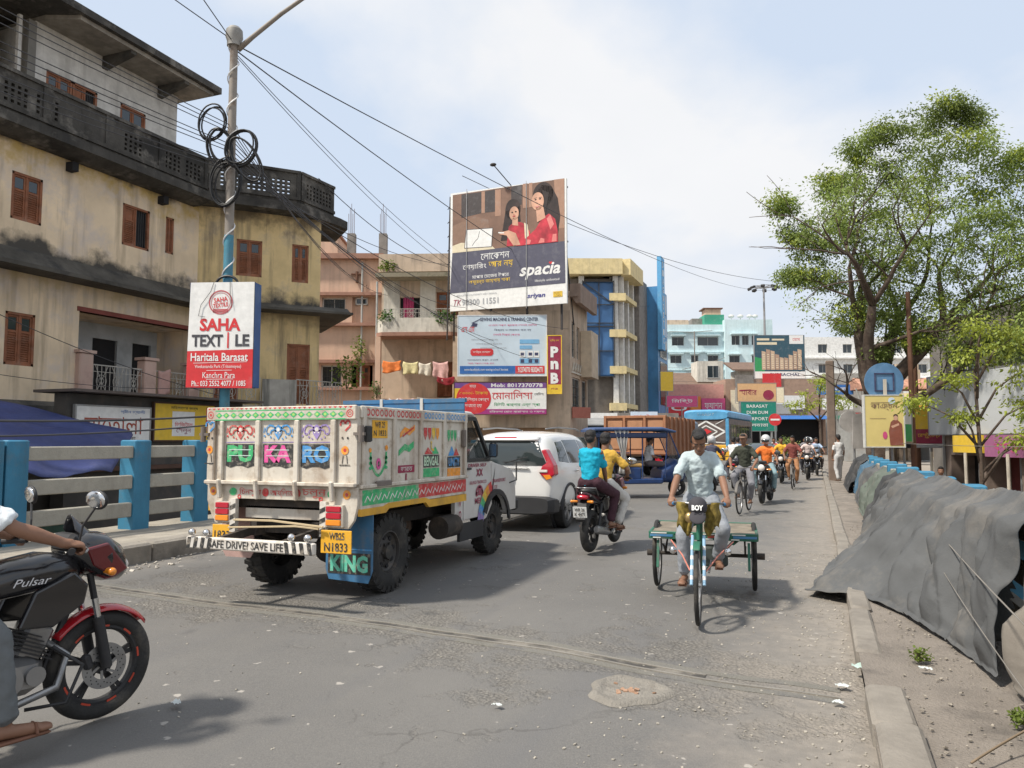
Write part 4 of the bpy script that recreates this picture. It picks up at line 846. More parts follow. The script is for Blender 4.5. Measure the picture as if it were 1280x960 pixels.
# (2) sewing banner
r, w, h = board('banner', 'pale blue training centre banner directly under the big hoarding', 'banner', (-13.32, 27.9), (-9.98, 29.08), 4.18, 6.6, mat('pale blue banner print', (.56, .66, .74), .5, var=.08, scale=1), .06, frame=flatm('white frame', (.7, .7, .7)))
hw = w / 2
text('SEWING MACHINE & TRAINING CENTER', w * .66, h * .06, navy, r, (w * .08, -.01, h * .94), bold=.02); fp(r, navy, [PU((.14, .82), (.17, .88), (.22, .87), (.21, .82)), PU((.15, .88), (.25, .95), (.255, .94), (.16, .87))], -.01)
text('এস এম', w * .15, h * .09, red, r, (U(.11, 0)[0], -.01, h * .77)); text('এখানে সকল প্রকার সেলাই মেশিন', w * .55, h * .045, pink, r, (U(.62, 0)[0], -.01, h * .84)); text('বিক্রয় ও মেরামত করা হয়', w * .42, h * .045, navy, r, (U(.62, 0)[0], -.01, h * .76)); text('সেলাই শিক্ষা কেন্দ্র', w * .3, h * .05, pink, r, (U(.55, 0)[0], -.01, h * .68))
for i, zz in enumerate((.6, .53, .46)): text('মেশিনের যন্ত্রাংশ পাওয়া যায়', w * .3, h * .035, greyp, r, (U(.3 + .05 * i, 0)[0], -.01, h * zz))
fp(r, red, [PU((.14, .36), (.16, .33), (.38, .33), (.40, .36), (.40, .42), (.38, .45), (.16, .45), (.14, .42))], -.01); text('ভর্তি চলছে', w * .2, h * .05, white, r, (U(.27, 0)[0], -.012, h * .39)); text('যোগাযোগ করুন এখনই', w * .35, h * .035, navy, r, (U(.28, 0)[0], -.01, h * .26)); text('সময় সকাল থেকে রাত', w * .3, h * .03, pink, r, (U(.26, 0)[0], -.01, h * .2))
fp(r, bluepr, [PU((.02, .03), (.65, .03), (.65, .16), (.02, .16))], -.01); fp(r, red, [PU((.65, .03), (.98, .03), (.98, .16), (.65, .16))], -.011); text('9123740770 9830244771', w * .28, h * .09, white, r, (U(.82, 0)[0], -.013, h * .095), bold=.02); text('www.facebook.com sewing school barasat', w * .5, h * .05, white, r, (U(.32, 0)[0], -.013, h * .095))
fp(r, flatm('sky print', (.18, .42, .66)), [PU((.70, .53), (.92, .53), (.92, .6), (.70, .6)), PU((.70, .44), (.84, .44), (.84, .5), (.70, .5)), PU((.7, .2), (.92, .2), (.92, .28), (.7, .28))], -.01)
for i, px in enumerate((.70, .79, .86)): fp(r, white, [PU((px, .3), (px + .06, .3), (px + .06, .41), (px, .41))], -.012); fp(r, navy, [PU((px + .01, .33), (px + .05, .33), (px + .05, .38), (px + .01, .38)), PU((px + .01, .21), (px + .05, .21), (px + .05, .27), (px + .01, .27))], -.013)
# (3) beautician banner
r, w, h = board('banner', 'purple white and red banner with a phone number below the pale blue one', 'banner', (-13.45, 27.85), (-9.98, 29.08), 2.63, 3.9, white, .06, frame=dbrown)
hw = w / 2
fp(r, purple, [PU((0, .82), (1, .82), (1, 1), (0, 1))], -.004); fp(r, flatm('magenta print', (.36, .03, .2)), [PU((0, 0), (1, 0), (1, .16), (0, .16))], -.004); fp(r, yellow, [PU((0, .16), (.18, .16), (.18, .82), (0, .82))], -.004)
fp(r, red, [cu(.21, .5, .19, .17)], -.006); text('মাত্র', w * .07, h * .12, white, r, (U(.2, 0)[0], -.009, h * .87)); text('৫০০০/- টাকায়', w * .31, h * .14, yellow, r, (U(.21, 0)[0], -.009, h * .67)); text('বিউটিশিয়ান কোর্স', w * .33, h * .15, white, r, (U(.21, 0)[0], -.009, h * .46)); text('শেখানো হয়!', w * .2, h * .12, white, r, (U(.2, 0)[0], -.009, h * .26))
text('Mob: 8017370778', w * .56, h * .12, white, r, (U(.68, 0)[0], -.008, h * .91), bold=.02); text('মোনালিসা', w * .44, h * .3, red, r, (U(.63, 0)[0], -.008, h * .62)); text('লেডিস', w * .1, h * .1, blackp, r, (U(.92, 0)[0], -.008, h * .64)); text('বিউটি পার্লার এন্ড স্পা', w * .5, h * .14, green, r, (U(.68, 0)[0], -.008, h * .3)); text('হরিতলা মোড় বারাসাত ও দমদম', w * .6, h * .09, white, r, (U(.68, 0)[0], -.008, h * .08))
# vertical bank sign
r, w, h = board('bank_sign', 'tall narrow maroon vertical sign with white letters at the building corner', 'sign', (-9.88, 29.0), (-9.38, 29.15), 3.46, 5.75, maroon, .1, frame=yellow)
fp(r, yellow, [rect(-w / 2, 0, w / 2, h * .15)], -.005); text('P', w * .6, h * .19, white, r, (0, -.008, h * .72), bold=.05); text('n', w * .6, h * .15, white, r, (0, -.008, h * .49), bold=.05); text('B', w * .6, h * .19, white, r, (0, -.008, h * .26), bold=.05); text('তৃতীয় তল', w * .7, h * .05, yellow, r, (0, -.008, h * .92)); text('PNB', w * .5, h * .03, maroon, r, (0, -.008, h * .075))
r, w, h = board('shop_sign', 'small reddish shop board on the wall below the vertical bank sign', 'sign', (-9.2, 30.1), (-8.7, 31.0), 2.5, 2.95, flatm('dusty red board', (.40, .14, .10)), .05, frame=None)
# yellow and blue sheeted building
cr1 = mat('cream yellow paint', (.68, .56, .30), .85, dirt=(.5, .42, .25), streak=(.35, .3, .2), samt=.4); wcol = mat('white column paint', (.62, .61, .58), .85, streak=(.3, .28, .25), samt=.5)
ts = mat('blue plastic sheet', (.04, .12, .27), .5, var=.3, scale=.5, bump=.6, bscale=2.5)
yb, _ = facade('office_building', 'tall yellow topped building wrapped in blue plastic sheets under construction', 'building', (-18.6, 63.5), (-15.3, 64.85), 0)
b = MB(); b.box(-1, .3, 0, 3.3, 7.5, 15.6); b.build('core', mat('raw building core', (.16, .14, .12), .95), yb)
box('roof_band', cr1, yb, -2.5, -.8, 15.8, 3.5, 7.5, 17.15)
for x in (-.2, 2.75): MB().box(x, -.15, 0, x + .45, .25, 15.75).build('column', wcol, yb)
b = MB().grid(lambda u, v: (.15 + 2.6 * u, -.35 + .1 * noise.noise((u * 3, v * 6, 0)), 7.0 + 8.2 * v), 16, 40).build('blue_sheet', ts, yb, smooth=True, solid=.02)
b = MB()
for z in (7, 9.2, 11.3, 11.6, 13.2, 15.2): b.beam((.1, -.45, z), (2.8, -.45, z), .07)
for x in (.1, 1.5, 2.8): b.beam((x, -.45, 6.9), (x, -.45, 15.3), .07)
b.beam((.1, -.47, 15.2), (2.8, -.47, 13.2), .07); b.build('scaffold', ironb, yb)
for i in range(4):
    box('floor_band', cr1, yb, 2.4, -.5, 4.1 + 3.15 * i, 3.8, .2, 4.75 + 3.15 * i)
ysd = root('side_bays', None, None, (3.45, .2, 0), R(90 - 22.3), parent=yb)
for i in range(5): box('floor_slab', cr1 if i else wcol, ysd, 0, -.45, 1.2 + 3.15 * i, 4.5, 1.2, 1.6 + 3.15 * i)
for i, x in enumerate((.1, 2.0, 4.1)): box('column', wcol, ysd, x, -.2, 0, x + .4, .2, 15.8)
box('bay_wall', mat('pale bay wall', (.45, .43, .38), .9, dirt=(.2, .18, .15)), ysd, 0, .8, 0, 4.6, 1.0, 15.8); box('roof_band', cr1, ysd, -.4, -1.0, 15.8, 4.8, 1.5, 17.2)
for i in range(4):
    for j in range(2): window(ysd, .9 + 1.9 * j, 1.9 + 1.9 * j, 2.2 + 3.15 * i, 4.2 + 3.15 * i, 'grill', .78)
box('grey_tower', greyc, ysd, 4.8, -.6, 0, 8.4, 3, 16.6)
box('blue_tower', mat('blue cladding', (.07, .24, .46), .4, var=.15, scale=.8, dirt=(.03, .12, .3), dscale=.6), ysd, 8.4, -1.6, 3.6, 13.5, 3, 16.4)
b = MB()
for i in range(5): b.box(9.3, -1.66, 5 + 2.3 * i, 12.8, -1.605, 6.9 + 2.3 * i)
b.build('window_band', glas, ysd); bt = MB(); bt.box(7.9, -2.1, 10.2, 9.6, -1.7, 19.2); bt.build('vertical_sign', flatm('sign blue', (.10, .34, .60)), ysd)
for i, ch in enumerate('DIAGNOSTIC'): text(ch, .55, .6, white, ysd, (8.75, -2.12, 18.5 - .82 * i), bold=.02)
# pale cyan block
cy = mat('pale cyan paint', (.58, .72, .75), .85, var=.06, dirt=(.36, .52, .56), damt=.5, dscale=.3, streak=(.3, .4, .42), samt=.35)
cyb, _ = facade('cyan_block', 'pale cyan four storey block beyond the junction', 'building', (-23.7, 124), (-6.8, 130.6), 0)
CH = [(2.53, 4.5, 16.86, 18.3), (6.68, 10.07, 16.85, 18.3), (2.23, 4.06, 13.99, 15.29), (5.59, 6.78, 14.12, 15.29), (8.31, 10.01, 13.99, 15.29), (2.19, 4.4, 11.0, 12.17), (8.5, 10.2, 11.0, 12.17), (11.98, 13.31, 16.85, 18.42), (13.67, 14.74, 16.85, 18.42), (15.22, 15.9, 16.85, 18.42), (11.55, 13.24, 14.0, 15.16), (15.2, 16.8, 14.0, 15.16), (12, 13.4, 11, 12.2)]
b = MB(); wallholes(b, -.2, 10.9, 0, 20.3, [h for h in CH if h[1] < 10.8], depth=.3); closed_box(b, -.2, 10.9, 0, 12, 0, 20.3); wallholes(b, 10.9, 18.6, 0, 21, [h for h in CH if h[0] > 11], depth=.3, y=-.8); closed_box(b, 10.9, 18.6, -.8, 12, 0, 21); b.build('wall', cy, cyb, fix=False)
for h in CH: window(cyb, *h, 'grill' if h[1] - h[0] < 3 else 'glass', .25 - (.8 if h[0] > 11 else 0), None)
for h in CH: box('sunshade', cy, cyb, h[0] - .2, (-.7 if h[0] < 11 else -1.5), h[3] + .12, h[1] + .2, (-.003 if h[0] < 11 else -.803), h[3] + .26)
for z in (19.0, 15.7, 12.8): box('ledge', cy, cyb, -.3, -.35, z, 10.88, -.003, z + .18)
box('roof_room', greyc, cyb, 6.3, 2, 20.35, 8, 5, 21.6); box('roof_tank', flatm('green net', (.05, .30, .20), .9), cyb, 8, .5, 20.35, 11.2, 4, 22); box('roof_room', peach, cyb, 8.3, 1, 22.01, 10.8, 3.5, 23); box('roof_edge', rusty, cyb, 7.9, .8, 23.01, 11.1, 3.8, 23.2); box('roof_wall', tanp, cyb, 1.0, 1, 20.35, 5.5, 3, 21.2)
b = MB()
for i, x in enumerate((12.5, 14.0, 15.5, 16.4)): b.ell((x, 1, 21.8), (.5, .5, .3)); b.cyl((x, 1, 21), (x, 1, 21.7), .06)
b.build('dish', whitef, cyb)
b = MB(); b.cyl((5.9, -1.2, 6), (5.9, -1.2, 19), .09, n=6)
for p in ((0.4, 13.2, 10.5, 13.5), (.5, 12.6, 9, 12.5), (2, 19.1, 9, 19.25), (4, 12.9, 14, 15.9)): b.tube([(p[0], -.5, p[1]), ((p[0] + p[2]) / 2, -.5, (p[1] + p[3]) / 2 - .2), (p[2], -.5, p[3])], .04, 4)
b.build('pipe', greyc, cyb)
wb, _ = facade('white_block', 'long whitewashed building seen behind the tree trunk', 'building', (-6.0, 137), (22, 148.0), 0)
wp = mat('bright whitewash', (.72, .72, .70), .85, dirt=(.5, .48, .45), damt=.5, dscale=.3); b = MB(); WH = [(3 + 4.2 * i, 4.6 + 4.2 * i, 9.5 + 3.4 * j, 11 + 3.4 * j) for i in range(6) for j in range(3)]
wallholes(b, 0, 30, 0, 19, WH, depth=.4); closed_box(b, 0, 30, 0, 10, 0, 19); b.build('wall', wp, wb, fix=False)
for h in WH: window(wb, *h, 'glass', .3)
for z in (11.9, 15.3): box('ledge', wp, wb, 0, -.6, z, 30, -.004, z + .2)
# low shops filling the junction
def shop(label, p0, p1, z1, wallm, signs, depth=5, roof='flat', base=0, dark_open=True, cat='shop', name='shop', h0=2.5, awn_=None, gd=None):
    f, Lg = facade(name, label, cat, p0, p1, base, gd)
    b = MB(); wallholes(b, 0, Lg, 0, z1, [(.3, Lg - .3, .05, h0)] if dark_open else [], depth=1.2); closed_box(b, 0, Lg, 0, depth, 0, z1); b.build('wall', wallm, f, fix=False)
    if dark_open:
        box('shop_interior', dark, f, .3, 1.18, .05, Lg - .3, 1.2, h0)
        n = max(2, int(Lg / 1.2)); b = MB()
        for i in range(n): x = .5 + (Lg - 1) * i / n; c = random.Random(i + int(p0[1])).random(); b.box(x, .3, .05, x + .7, .9, .7 + c * .6)
        b.build('goods', mat('stacked goods', (.25, .18, .12), .9, var=.6, scale=2.5), f)
    if awn_: MB().prism([(0, h0 + .25), (-1.3, h0 - .15), (-1.3, h0 - .2), (0, h0 + .18)], 0, Lg, 'YZ').build('awning', awn_, f)
    for (a, c, z0, z_1, m, s, tm) in signs:
        MB().box(a, -.2, z0, c, -.1, z_1).build('signboard', m, f)
        if s: text(s, (c - a) * .75, (z_1 - z0) * .5, tm, f, ((a + c) / 2, -.207, (z0 + z_1) / 2))
    return f
rustr = mat('rusty corrugated roof', (.17, .11, .08), .85, dirt=(.08, .06, .05), damt=.6, dscale=2); tinm = mat('grey tin sheet', (.3, .3, .29), .6, .3, dirt=(.16, .12, .1), damt=.5)
shop('brown and grey lean-to stalls between the bank corner and the parked brown truck', (-11.5, 38.5), (-7.6, 40), 2.4, mat('brown shack boards', (.2, .13, .09), .9, dirt=(.1, .08, .06)), [(.2, 2, 1.9, 2.3, flatm('blue tin', (.08, .2, .35)), '', None), (2.1, 3.9, 1.5, 2.2, greyc, '', None)], awn_=tinm)
shop('low tin roofed stalls under the blue sheeted building', (-16.5, 55), (-9.5, 58), 3.6, greyc, [(1, 3, 2.9, 3.6, white, '', blackp), (4, 6, 3.0, 3.7, lightb, 'মোবাইল', red)], awn_=tinm)
shop('peach pink shop house beside the blue tower with red signboards', (-14.5, 82), (-9, 84.2), 7.5, mat('salmon wall', (.6, .3, .25), .9, dirt=(.4, .25, .2)), [(0, 2.2, 4.2, 6.2, red, '৪', white), (2.3, 3.4, 4.2, 6.2, orange, '', None), (3.5, 6, 4.2, 6.0, pink, 'ফ্যাশন', white)], h0=3.5, awn_=rustr)
shop('brown roofed shop row with white and pink signs behind the bus', (-9, 86), (1, 90), 8.2, mat('tan shop wall', (.35, .24, .18), .9, dirt=(.2, .15, .12)), [(.5, 5.2, 4.6, 7.0, cream, 'বস্ত্রালয়', pink), (5.4, 8.5, 4.9, 6.4, white, '', blackp), (1, 3, 7.4, 8.6, greyc, '', None), (4, 6, 7.3, 8.8, red, '', None)], h0=4, awn_=bluepr)
bt_, _ = facade('brown_roof_house', 'old house with rusty sloping roofs below the cyan block', 'building', (-19, 104), (-4, 110), 0)
b = MB(); b.box(0, 0, 0, 16, 6, 9.5); b.build('wall', mat('brown grime wall', (.2, .16, .14), .9, var=.4, scale=.5, dirt=(.1, .08, .07), damt=.7, dscale=.4), bt_)
b = MB(); b.prism([(-1.2, 9.0), (4, 11), (9, 9), (9, 8.9), (4, 10.8), (-1.2, 8.9)], -.5, 8, 'YZ'); b.prism([(-1.5, 11.0), (3, 12.4), (3, 12.2), (-1.5, 10.8)], 9, 16.5, 'YZ'); b.build('tin_roof', rustr, bt_)
box('upper_room', whit2, bt_, 4.5, -.5, 9.4, 8, 3, 12.2); box('upper_room', whit2, bt_, 10, -.3, 7, 16, 3, 11); window(bt_, 5.8, 7.4, 9.9, 11.6, 'glass', -.55); window(bt_, 10.6, 12.6, 8.2, 10.2, 'glass', -.35)
for i in range(5): window(bt_, .8 + 1.7 * i, 1.9 + 1.7 * i, 6.2, 8.2, 'grill', -.05)
shop('grey verandah house with a dark opening under the tower block poster', (1.5, 96), (9.5, 99), 9.3, mat('grey verandah wall', (.34, .32, .29), .9), [(.3, 6.5, 3.8, 4.4, mat('green awning edge', (.12, .3, .22), .8), '', None)], h0=3.4, awn_=rustr)
# the temple-like gateway and shops right of the road end
gt, _ = facade('gateway', 'stone coloured gateway with a flat tiled canopy at the road end', 'gateway', (4.5, 84), (11, 86.5), 0)
stone = mat('pale sandstone', (.45, .37, .29), .9, dirt=(.3, .24, .2)); tilem = mat('terracotta tiles', (.42, .22, .15), .85, var=.4, scale=3)
for x in (1.2, 6.0): box('pillar', stone, gt, x, 0, 0, x + .9, 1, 6.2); box('capital', stone, gt, x - .3, -.3, 6.2, x + 1.2, 1.3, 6.6)
MB().prism([(-1.4, 6.6), (-1.3, 6.9), (.5, 7.8), (2.3, 6.9), (2.4, 6.6)], -.8, 8, 'YZ').build('canopy', tilem, gt); box('crest', stone, gt, 1.5, .2, 7.6, 5.8, .8, 8.6)
for i in range(5): box('finial', stone, gt, 1.7 + .9 * i, .3, 8.6, 2.1 + .9 * i, .7, 9.2)
shop('shop with red and white boards right of the gateway', (9, 78), (14.5, 80), 6, cr1, [(.3, 3.5, 3.3, 4.6, red, '', None), (.6, 3.2, 2.2, 3.2, white, '', blackp)], h0=2.2)
shop('row of small stalls with white signs along the far right of the road', (5.0, 62), (8.2, 67), 3.2, tinm, [(.3, 3, 2.3, 3.1, white, '', red), (3.2, 5.6, 2.2, 3.0, cream, '', None)], awn_=flatm('cream awning', (.6, .55, .45)))
# ---------------- far signs ----------------
def posts(r, xs, z0, y=.1, s=.1): 
    b = MB()
    for x in xs: b.cyl((x, y, z0), (x, y, .2), s, n=10)
    b.build('post', steelg, r)
r, w, h = board('billboard', 'billboard picturing beige apartment towers against dark teal beyond the junction', 'billboard', (-6.1, 88.9), (-.95, 90.9), 8.4, 13.2, flatm('teal print', (.03, .085, .12)), .3)
hw = w / 2; posts(r, (-2, 2), -8.4, .4, .14); fp(r, white, [PU((0, 0), (1, 0), (1, .16), (0, .16))], -.01); fp(r, green, [PU((0, .16), (.2, .16), (.18, .45), (.0, .5))], -.01); text('PURBACHAL', w * .6, h * .07, navy, r, (U(.6, 0)[0], -.02, h * .09), bold=.02)
for i in range(9): x = .14 + .09 * i; t_ = .56 + .1 * math.sin(i * .9 + .6); fp(r, flatm('tower print %d' % (i % 2), ((.55, .40, .28), (.42, .28, .2))[i % 2]), [PU((x, .2), (x + .08, .2), (x + .08, t_), (x, t_ + .02))], -.012); fp(r, cream, [PU((x + .015, .24 + .05 * k), (x + .06, .24 + .05 * k), (x + .06, .26 + .05 * k), (x + .015, .26 + .05 * k)) for k in range(int((t_ - .26) / .05))], -.014)
fp(r, cream, [PU((.05, .88), (.3, .88), (.3, .93), (.05, .93)), PU((.05, .78), (.45, .78), (.45, .84), (.05, .84)), PU((.35, .88), (.6, .88), (.6, .92), (.35, .92))], -.013); fp(r, white, [PU((.7, .8), (.98, .8), (.98, 1.0), (.7, 1.0))], -.013); text('হোম', w * .15, h * .07, red, r, (U(.84, 0)[0], -.016, h * .9))
r, w, h = board('shop_sign', 'orange cream food poster above the green road sign', 'sign', (-5.6, 62), (-2.8, 63.1), 4.6, 6.0, flatm('orange cream print', (.66, .40, .2)), .15)
hw = w / 2; fp(r, maroon, [cu(.8, .35, .14, .13), PU((.05, .55), (.35, .6), (.35, .66), (.05, .63))], -.01); text('খাবার', w * .4, h * .3, maroon, r, (U(.3, 0)[0], -.01, h * .5)); posts(r, (-1.3,), -4.6)
r, w, h = board('road_sign', 'green direction sign on posts with white lettering left of the stop disc', 'road sign', (-5.3, 61.3), (-2.8, 62.3), 2.3, 4.5, flatm('sign green', (.01, .22, .16)), .06)
hw = w / 2; posts(r, (-1, 1), -2.3)
for i, s in enumerate(('BARASAT', 'DUM DUM', 'AIRPORT', 'কলকাতা')): text(s, w * .6, h * .11, white, r, (-.1, -.01, h * (.86 - .22 * i)), bold=.01)
r = root('no_entry_sign', 'round red no entry disc with a white bar on a post', 'road sign', (-2.6, 56, 0), R(15)); MB().cyl((0, .03, 0), (0, .03, 2.6), .04, n=10).build('post', steelg, r); MB().cyl((0, 0, 3.0), (0, .02, 3.0), .42, n=32).build('disc', red, r, smooth='auto'); fp(r, white, [rect(-.3, 2.94, .3, 3.06)], -.012)
r = root('mast_light', 'tall mast with a ring of floodlights behind the billboard', 'mast light', (-5.6, 99.9, 0)); MB().cyl((0, 0, 0), (0, 0, 21), .25, .1, 14).build('mast', steelg, r, smooth='auto')
b = MB()
for i in range(8): a = i * PI / 4; b.beam((0, 0, 20.6), (1.6 * math.cos(a), 1.6 * math.sin(a), 20.7), .08)
b.torus((0, 0, 20.7), 1.1, .05, 'Z', 20, 5); b.build('arm_ring', steelg, r)
for i in range(8): a = i * PI / 4; MB().cbox((1.7 * math.cos(a), 1.7 * math.sin(a), 20.5), (.5, .5, .3), (0, R(20), a), ch=.05).build('floodlight', ironb, r)

# ---- small signboards crowding the junction ----
for i, (lab, x, y, z, w_, h_, m, t_, tm) in enumerate([('small pink and white signboard above the stalls left of the bus', -12.5, 70, 4.6, 2.6, 1.0, pink, 'মিষ্টি', white), ('narrow yellow signboard hanging beside the blue tower', -13.4, 72, 6.2, 1.0, 1.8, yellow, '', red),
    ('cream wedding shop board over the bus roof', -7.2, 78, 5.2, 4.4, 1.5, cream, 'বেনারসী', maroon), ('grey faded signboard over the bus rear corner', -4.9, 80, 4.2, 2.6, .9, greyp, '', white), ('white hotel board right of the green road sign', .6, 76, 4.4, 2.6, 1.0, white, '', red),
    ('small red signboard low beside the gateway pillar', 3.2, 80, 3.2, 1.8, 1.0, red, '', white), ('blue bank style signboard above the far awning', .2, 84, 6.2, 3.4, 1.0, bluepr, 'ব্যাঙ্ক', white), ('orange sweet shop board at the far right stalls', 6.2, 66, 3.4, 2.2, .9, orange, 'সুইটস', white)]):
    r, w, h = board('signboard', lab, 'sign', (x, y), (x + w_, y + .9), z, z + h_, m, .12); (text(t_, w * .7, h * .45, tm, r, (0, -.01, h * .5), bold=.01) if t_ else None); posts(r, (0,), -z, .2, .05)
# ================= PAINTED PICKUP TRUCK =================
tyrem = mat('tyre rubber', (.028, .027, .026), .85, var=.3, scale=6, dirt=(.12, .105, .085), damt=.55, dscale=5, bump=.3, bscale=60)
rimm = mat('dusty black rim', (.06, .057, .055), .6, .3, dirt=(.16, .13, .1), damt=.6, dscale=8)
chrome = mat('chrome', (.7, .7, .7), .15, 1.0, var=.03); undr = mat('dirty chassis', (.05, .042, .036), .85, .1, dirt=(.13, .1, .075), damt=.7, dscale=5)
def tyre_lathe(b, c, Rr, w, rr, lugs=0, axis='X', n=44):
    hw = w / 2
    b.lathe([(rr, -hw * .78), (rr + .3 * (Rr - rr), -hw), (Rr - .35 * (Rr - rr), -hw * 1.02), (Rr - .05 * (Rr - rr), -hw * .86), (Rr, -hw * .55), (Rr, hw * .55), (Rr - .05 * (Rr - rr), hw * .86), (Rr - .35 * (Rr - rr), hw * 1.02), (rr + .3 * (Rr - rr), hw), (rr, hw * .78)], c, axis, n, True)
    if lugs:
        for i in range(lugs):
            for s in (-1, 1):
                a = 2 * PI * (i + (.5 if s > 0 else 0)) / lugs; M = Matrix.Translation(c) @ Matrix.Rotation(a, 4, 'X'); t = b.T; b.T = M if t is None else t @ M
                b.cbox((s * hw * .55, 0, Rr - .002), (hw * .95, 2 * PI * Rr / lugs * .5, .022), (0, s * .0, s * .25)); b.cbox((s * hw * .97, 0, Rr - .03), (hw * .12, 2 * PI * Rr / lugs * .45, .05)); b.T = t
def car_wheel(par, c, Rr, w, side, lugs=30, rim='steel', rimmat=None, rr=None, tm=None):
    rr = rr or Rr * .55; o = root('wheel', None, None, c, 0, parent=par); b = MB(); tyre_lathe(b, (0, 0, 0), Rr, w, rr, lugs); b.build('tyre', tm or tyrem, o, smooth='auto')
    b = MB(); s = side; hw = w / 2
    if rim == 'steel':
        b.lathe([(rr, s * hw * .78), (rr * .94, s * hw * .8), (rr * .9, s * hw * .5), (rr * .72, s * hw * .25), (rr * .5, s * hw * .45), (rr * .35, s * hw * .42), (rr * .33, s * hw * .8), (rr * .18, s * hw * .85), (.001, s * hw * .85)], (0, 0, 0), 'X', 32)
        b.lathe([(rr, -hw * .7), (rr * .95, -hw * .7), (rr * .9, 0), (rr * .9, s * hw * .6)], (0, 0, 0), 'X', 32)
        for i in range(6): a = i * PI / 3; b.cyl((s * hw * .4, rr * .42 * math.cos(a), rr * .42 * math.sin(a)), (s * hw * .62, rr * .42 * math.cos(a), rr * .42 * math.sin(a)), .014, n=6)
        b.build('rim', rimmat or rimm, o, smooth='auto')
        h = MB()
        for i in range(8): a = i * PI / 4 + .2; h.cyl((s * hw * .3, rr * .68 * math.cos(a), rr * .68 * math.sin(a)), (s * hw * .44, rr * .68 * math.cos(a), rr * .68 * math.sin(a)), .025, n=8)
        h.build('rim_slot', dark, o)
    else:
        b.lathe([(rr, s * hw * .8), (rr * .95, s * hw * .85), (rr * .9, s * hw * .6), (rr * .9, -s * hw * .6), (rr, -s * hw * .7)], (0, 0, 0), 'X', 32)
        for i in range(5):
            for d in (-.16, .16):
                a = i * 2 * PI / 5; b.beam((s * hw * .6, rr * .15 * math.cos(a), rr * .15 * math.sin(a)), (s * hw * .75, rr * .93 * math.cos(a + d), rr * .93 * math.sin(a + d)), .03, .04)
        b.lathe([(rr * .22, s * hw * .5), (rr * .2, s * hw * .75), (.001, s * hw * .78)], (0, 0, 0), 'X', 16); b.build('rim', rimmat or mat('grey alloy', (.3, .3, .3), .35, .7), o, smooth='auto')
        MB().cyl((0, 0, 0), (s * hw * .2, 0, 0), rr * .7, n=24).build('brake_disc', ironb, o)
    return o
TX, TY = -5.05, 7.27
tk = root('pickup_truck', 'white pickup truck painted with folk flowers and colourful letters, blue headboard', 'truck', (TX, TY, 0), R(0))
tw = mat('truck cream white paint', (.62, .57, .49), .6, var=.1, scale=4, dirt=(.33, .25, .17), damt=.75, dscale=5, dthr=.5, streak=(.25, .16, .10), samt=.55, bump=.12, bscale=30)
tw2 = mat('truck cab white paint', (.62, .60, .57), .35, var=.05, dirt=(.45, .4, .34), damt=.35, dscale=4, coat=.3); tblue = mat('truck blue paint', (.045, .16, .31), .55, dirt=(.16, .18, .2), damt=.7, dscale=4, streak=(.1, .12, .12), samt=.4)
tyel = mat('truck yellow edge', (.66, .36, .04), .6, dirt=(.3, .2, .1), damt=.4, dscale=5)
RX = .92; TB = -.87; FB = 1.60     # half width, tail y, front of bed y
# bed floor and chassis
box('bed_floor', undr, tk, -.86, TB + .06, 1.0, .86, FB, 1.08)
b = MB()
for s in (-1, 1): b.box(s * .38 - .04, TB + .1, .62, s * .38 + .04, 3.6, .78)
for y in (-.6, .1, .9, 1.6, 2.4): b.box(-.4, y - .04, .64, .4, y + .04, .76)
b.box(-.85, -.75, .9, .85, -.65, 1.0); b.box(-.85, 1.2, .9, .85, 1.3, 1.0); b.box(-.85, .3, .9, .85, .4, 1.0)
b.build('chassis', undr, tk)
b = MB(); b.cyl((-.62, 0, .42), (.62, 0, .42), .05, n=12); b.ell((.05, 0, .42), (.18, .2, .17)); b.cyl((.05, .1, .44), (.0, 2.4, .62), .045, n=10)
for s in (-1, 1): 
    for k in range(4): b.tube([(s * .5, -.62 + .05 * k, .66 - .02 * k), (s * .5, 0, .50 - .022 * k), (s * .5, .62 - .05 * k, .66 - .02 * k)], .022, 4)
    b.cyl((s * .42, -.08, .5), (s * .36, .15, 1.0), .035, n=8)
b.build('rear_axle', undr, tk, smooth='auto')
for s in (-1, 1):
    car_wheel(tk, (s * .69, 0, .41), .41, .225, s, 26); car_wheel(tk, (s * .62, 2.98, .365), .365, .20, s, 26)
# tailgate: frame, ribs, recessed panels
tg = root('tailgate', None, None, (0, TB, 0), parent=tk)
z0, z1 = 1.17, 1.93
MB().box(-RX, 0, z0, RX, .05, z1).build('panel', tw, tg, bevel=.004)
for x0, x1 in ((-RX, -.75), (-.28, -.22), (.20, .26), (.63, .69), (-.74, -.69)): 
    MB().cbox(((x0 + x1) / 2, -.018, (z0 + z1 - .14) / 2), (x1 - x0 if x1 - x0 < .1 else .06, .034, z1 - z0 - .12), ch=.008).build('rib', tw, tg, smooth='auto')
MB().cbox((0, -.012, z1 - .06), (2 * RX, .03, .14), ch=.008).build('top_rail', tw, tg, smooth='auto'); MB().cbox((0, -.02, z0 - .005), (2 * RX, .05, .04), ch=.008).build('hinge_bar', tw, tg, smooth='auto')
for x in (-.72, -.25, .23, .66):
    MB().cbox((x, -.03, z0 - .07), (.045, .05, .2), (R(8), 0, 0), ch=.01).build('hinge', tw, tg, smooth='auto')
for s in (-1, 1):
    MB().cyl((s * (RX + .05), -.01, 1.58), (s * (RX + .05), -.01, 1.74), .028, n=10).build('latch', mat('old iron latch', (.2, .17, .15), .7, .4), tg); MB().cbox((s * (RX + .03), -.01, 1.66), (.12, .03, .03)).build('latch', _M['old iron latch'], tg)
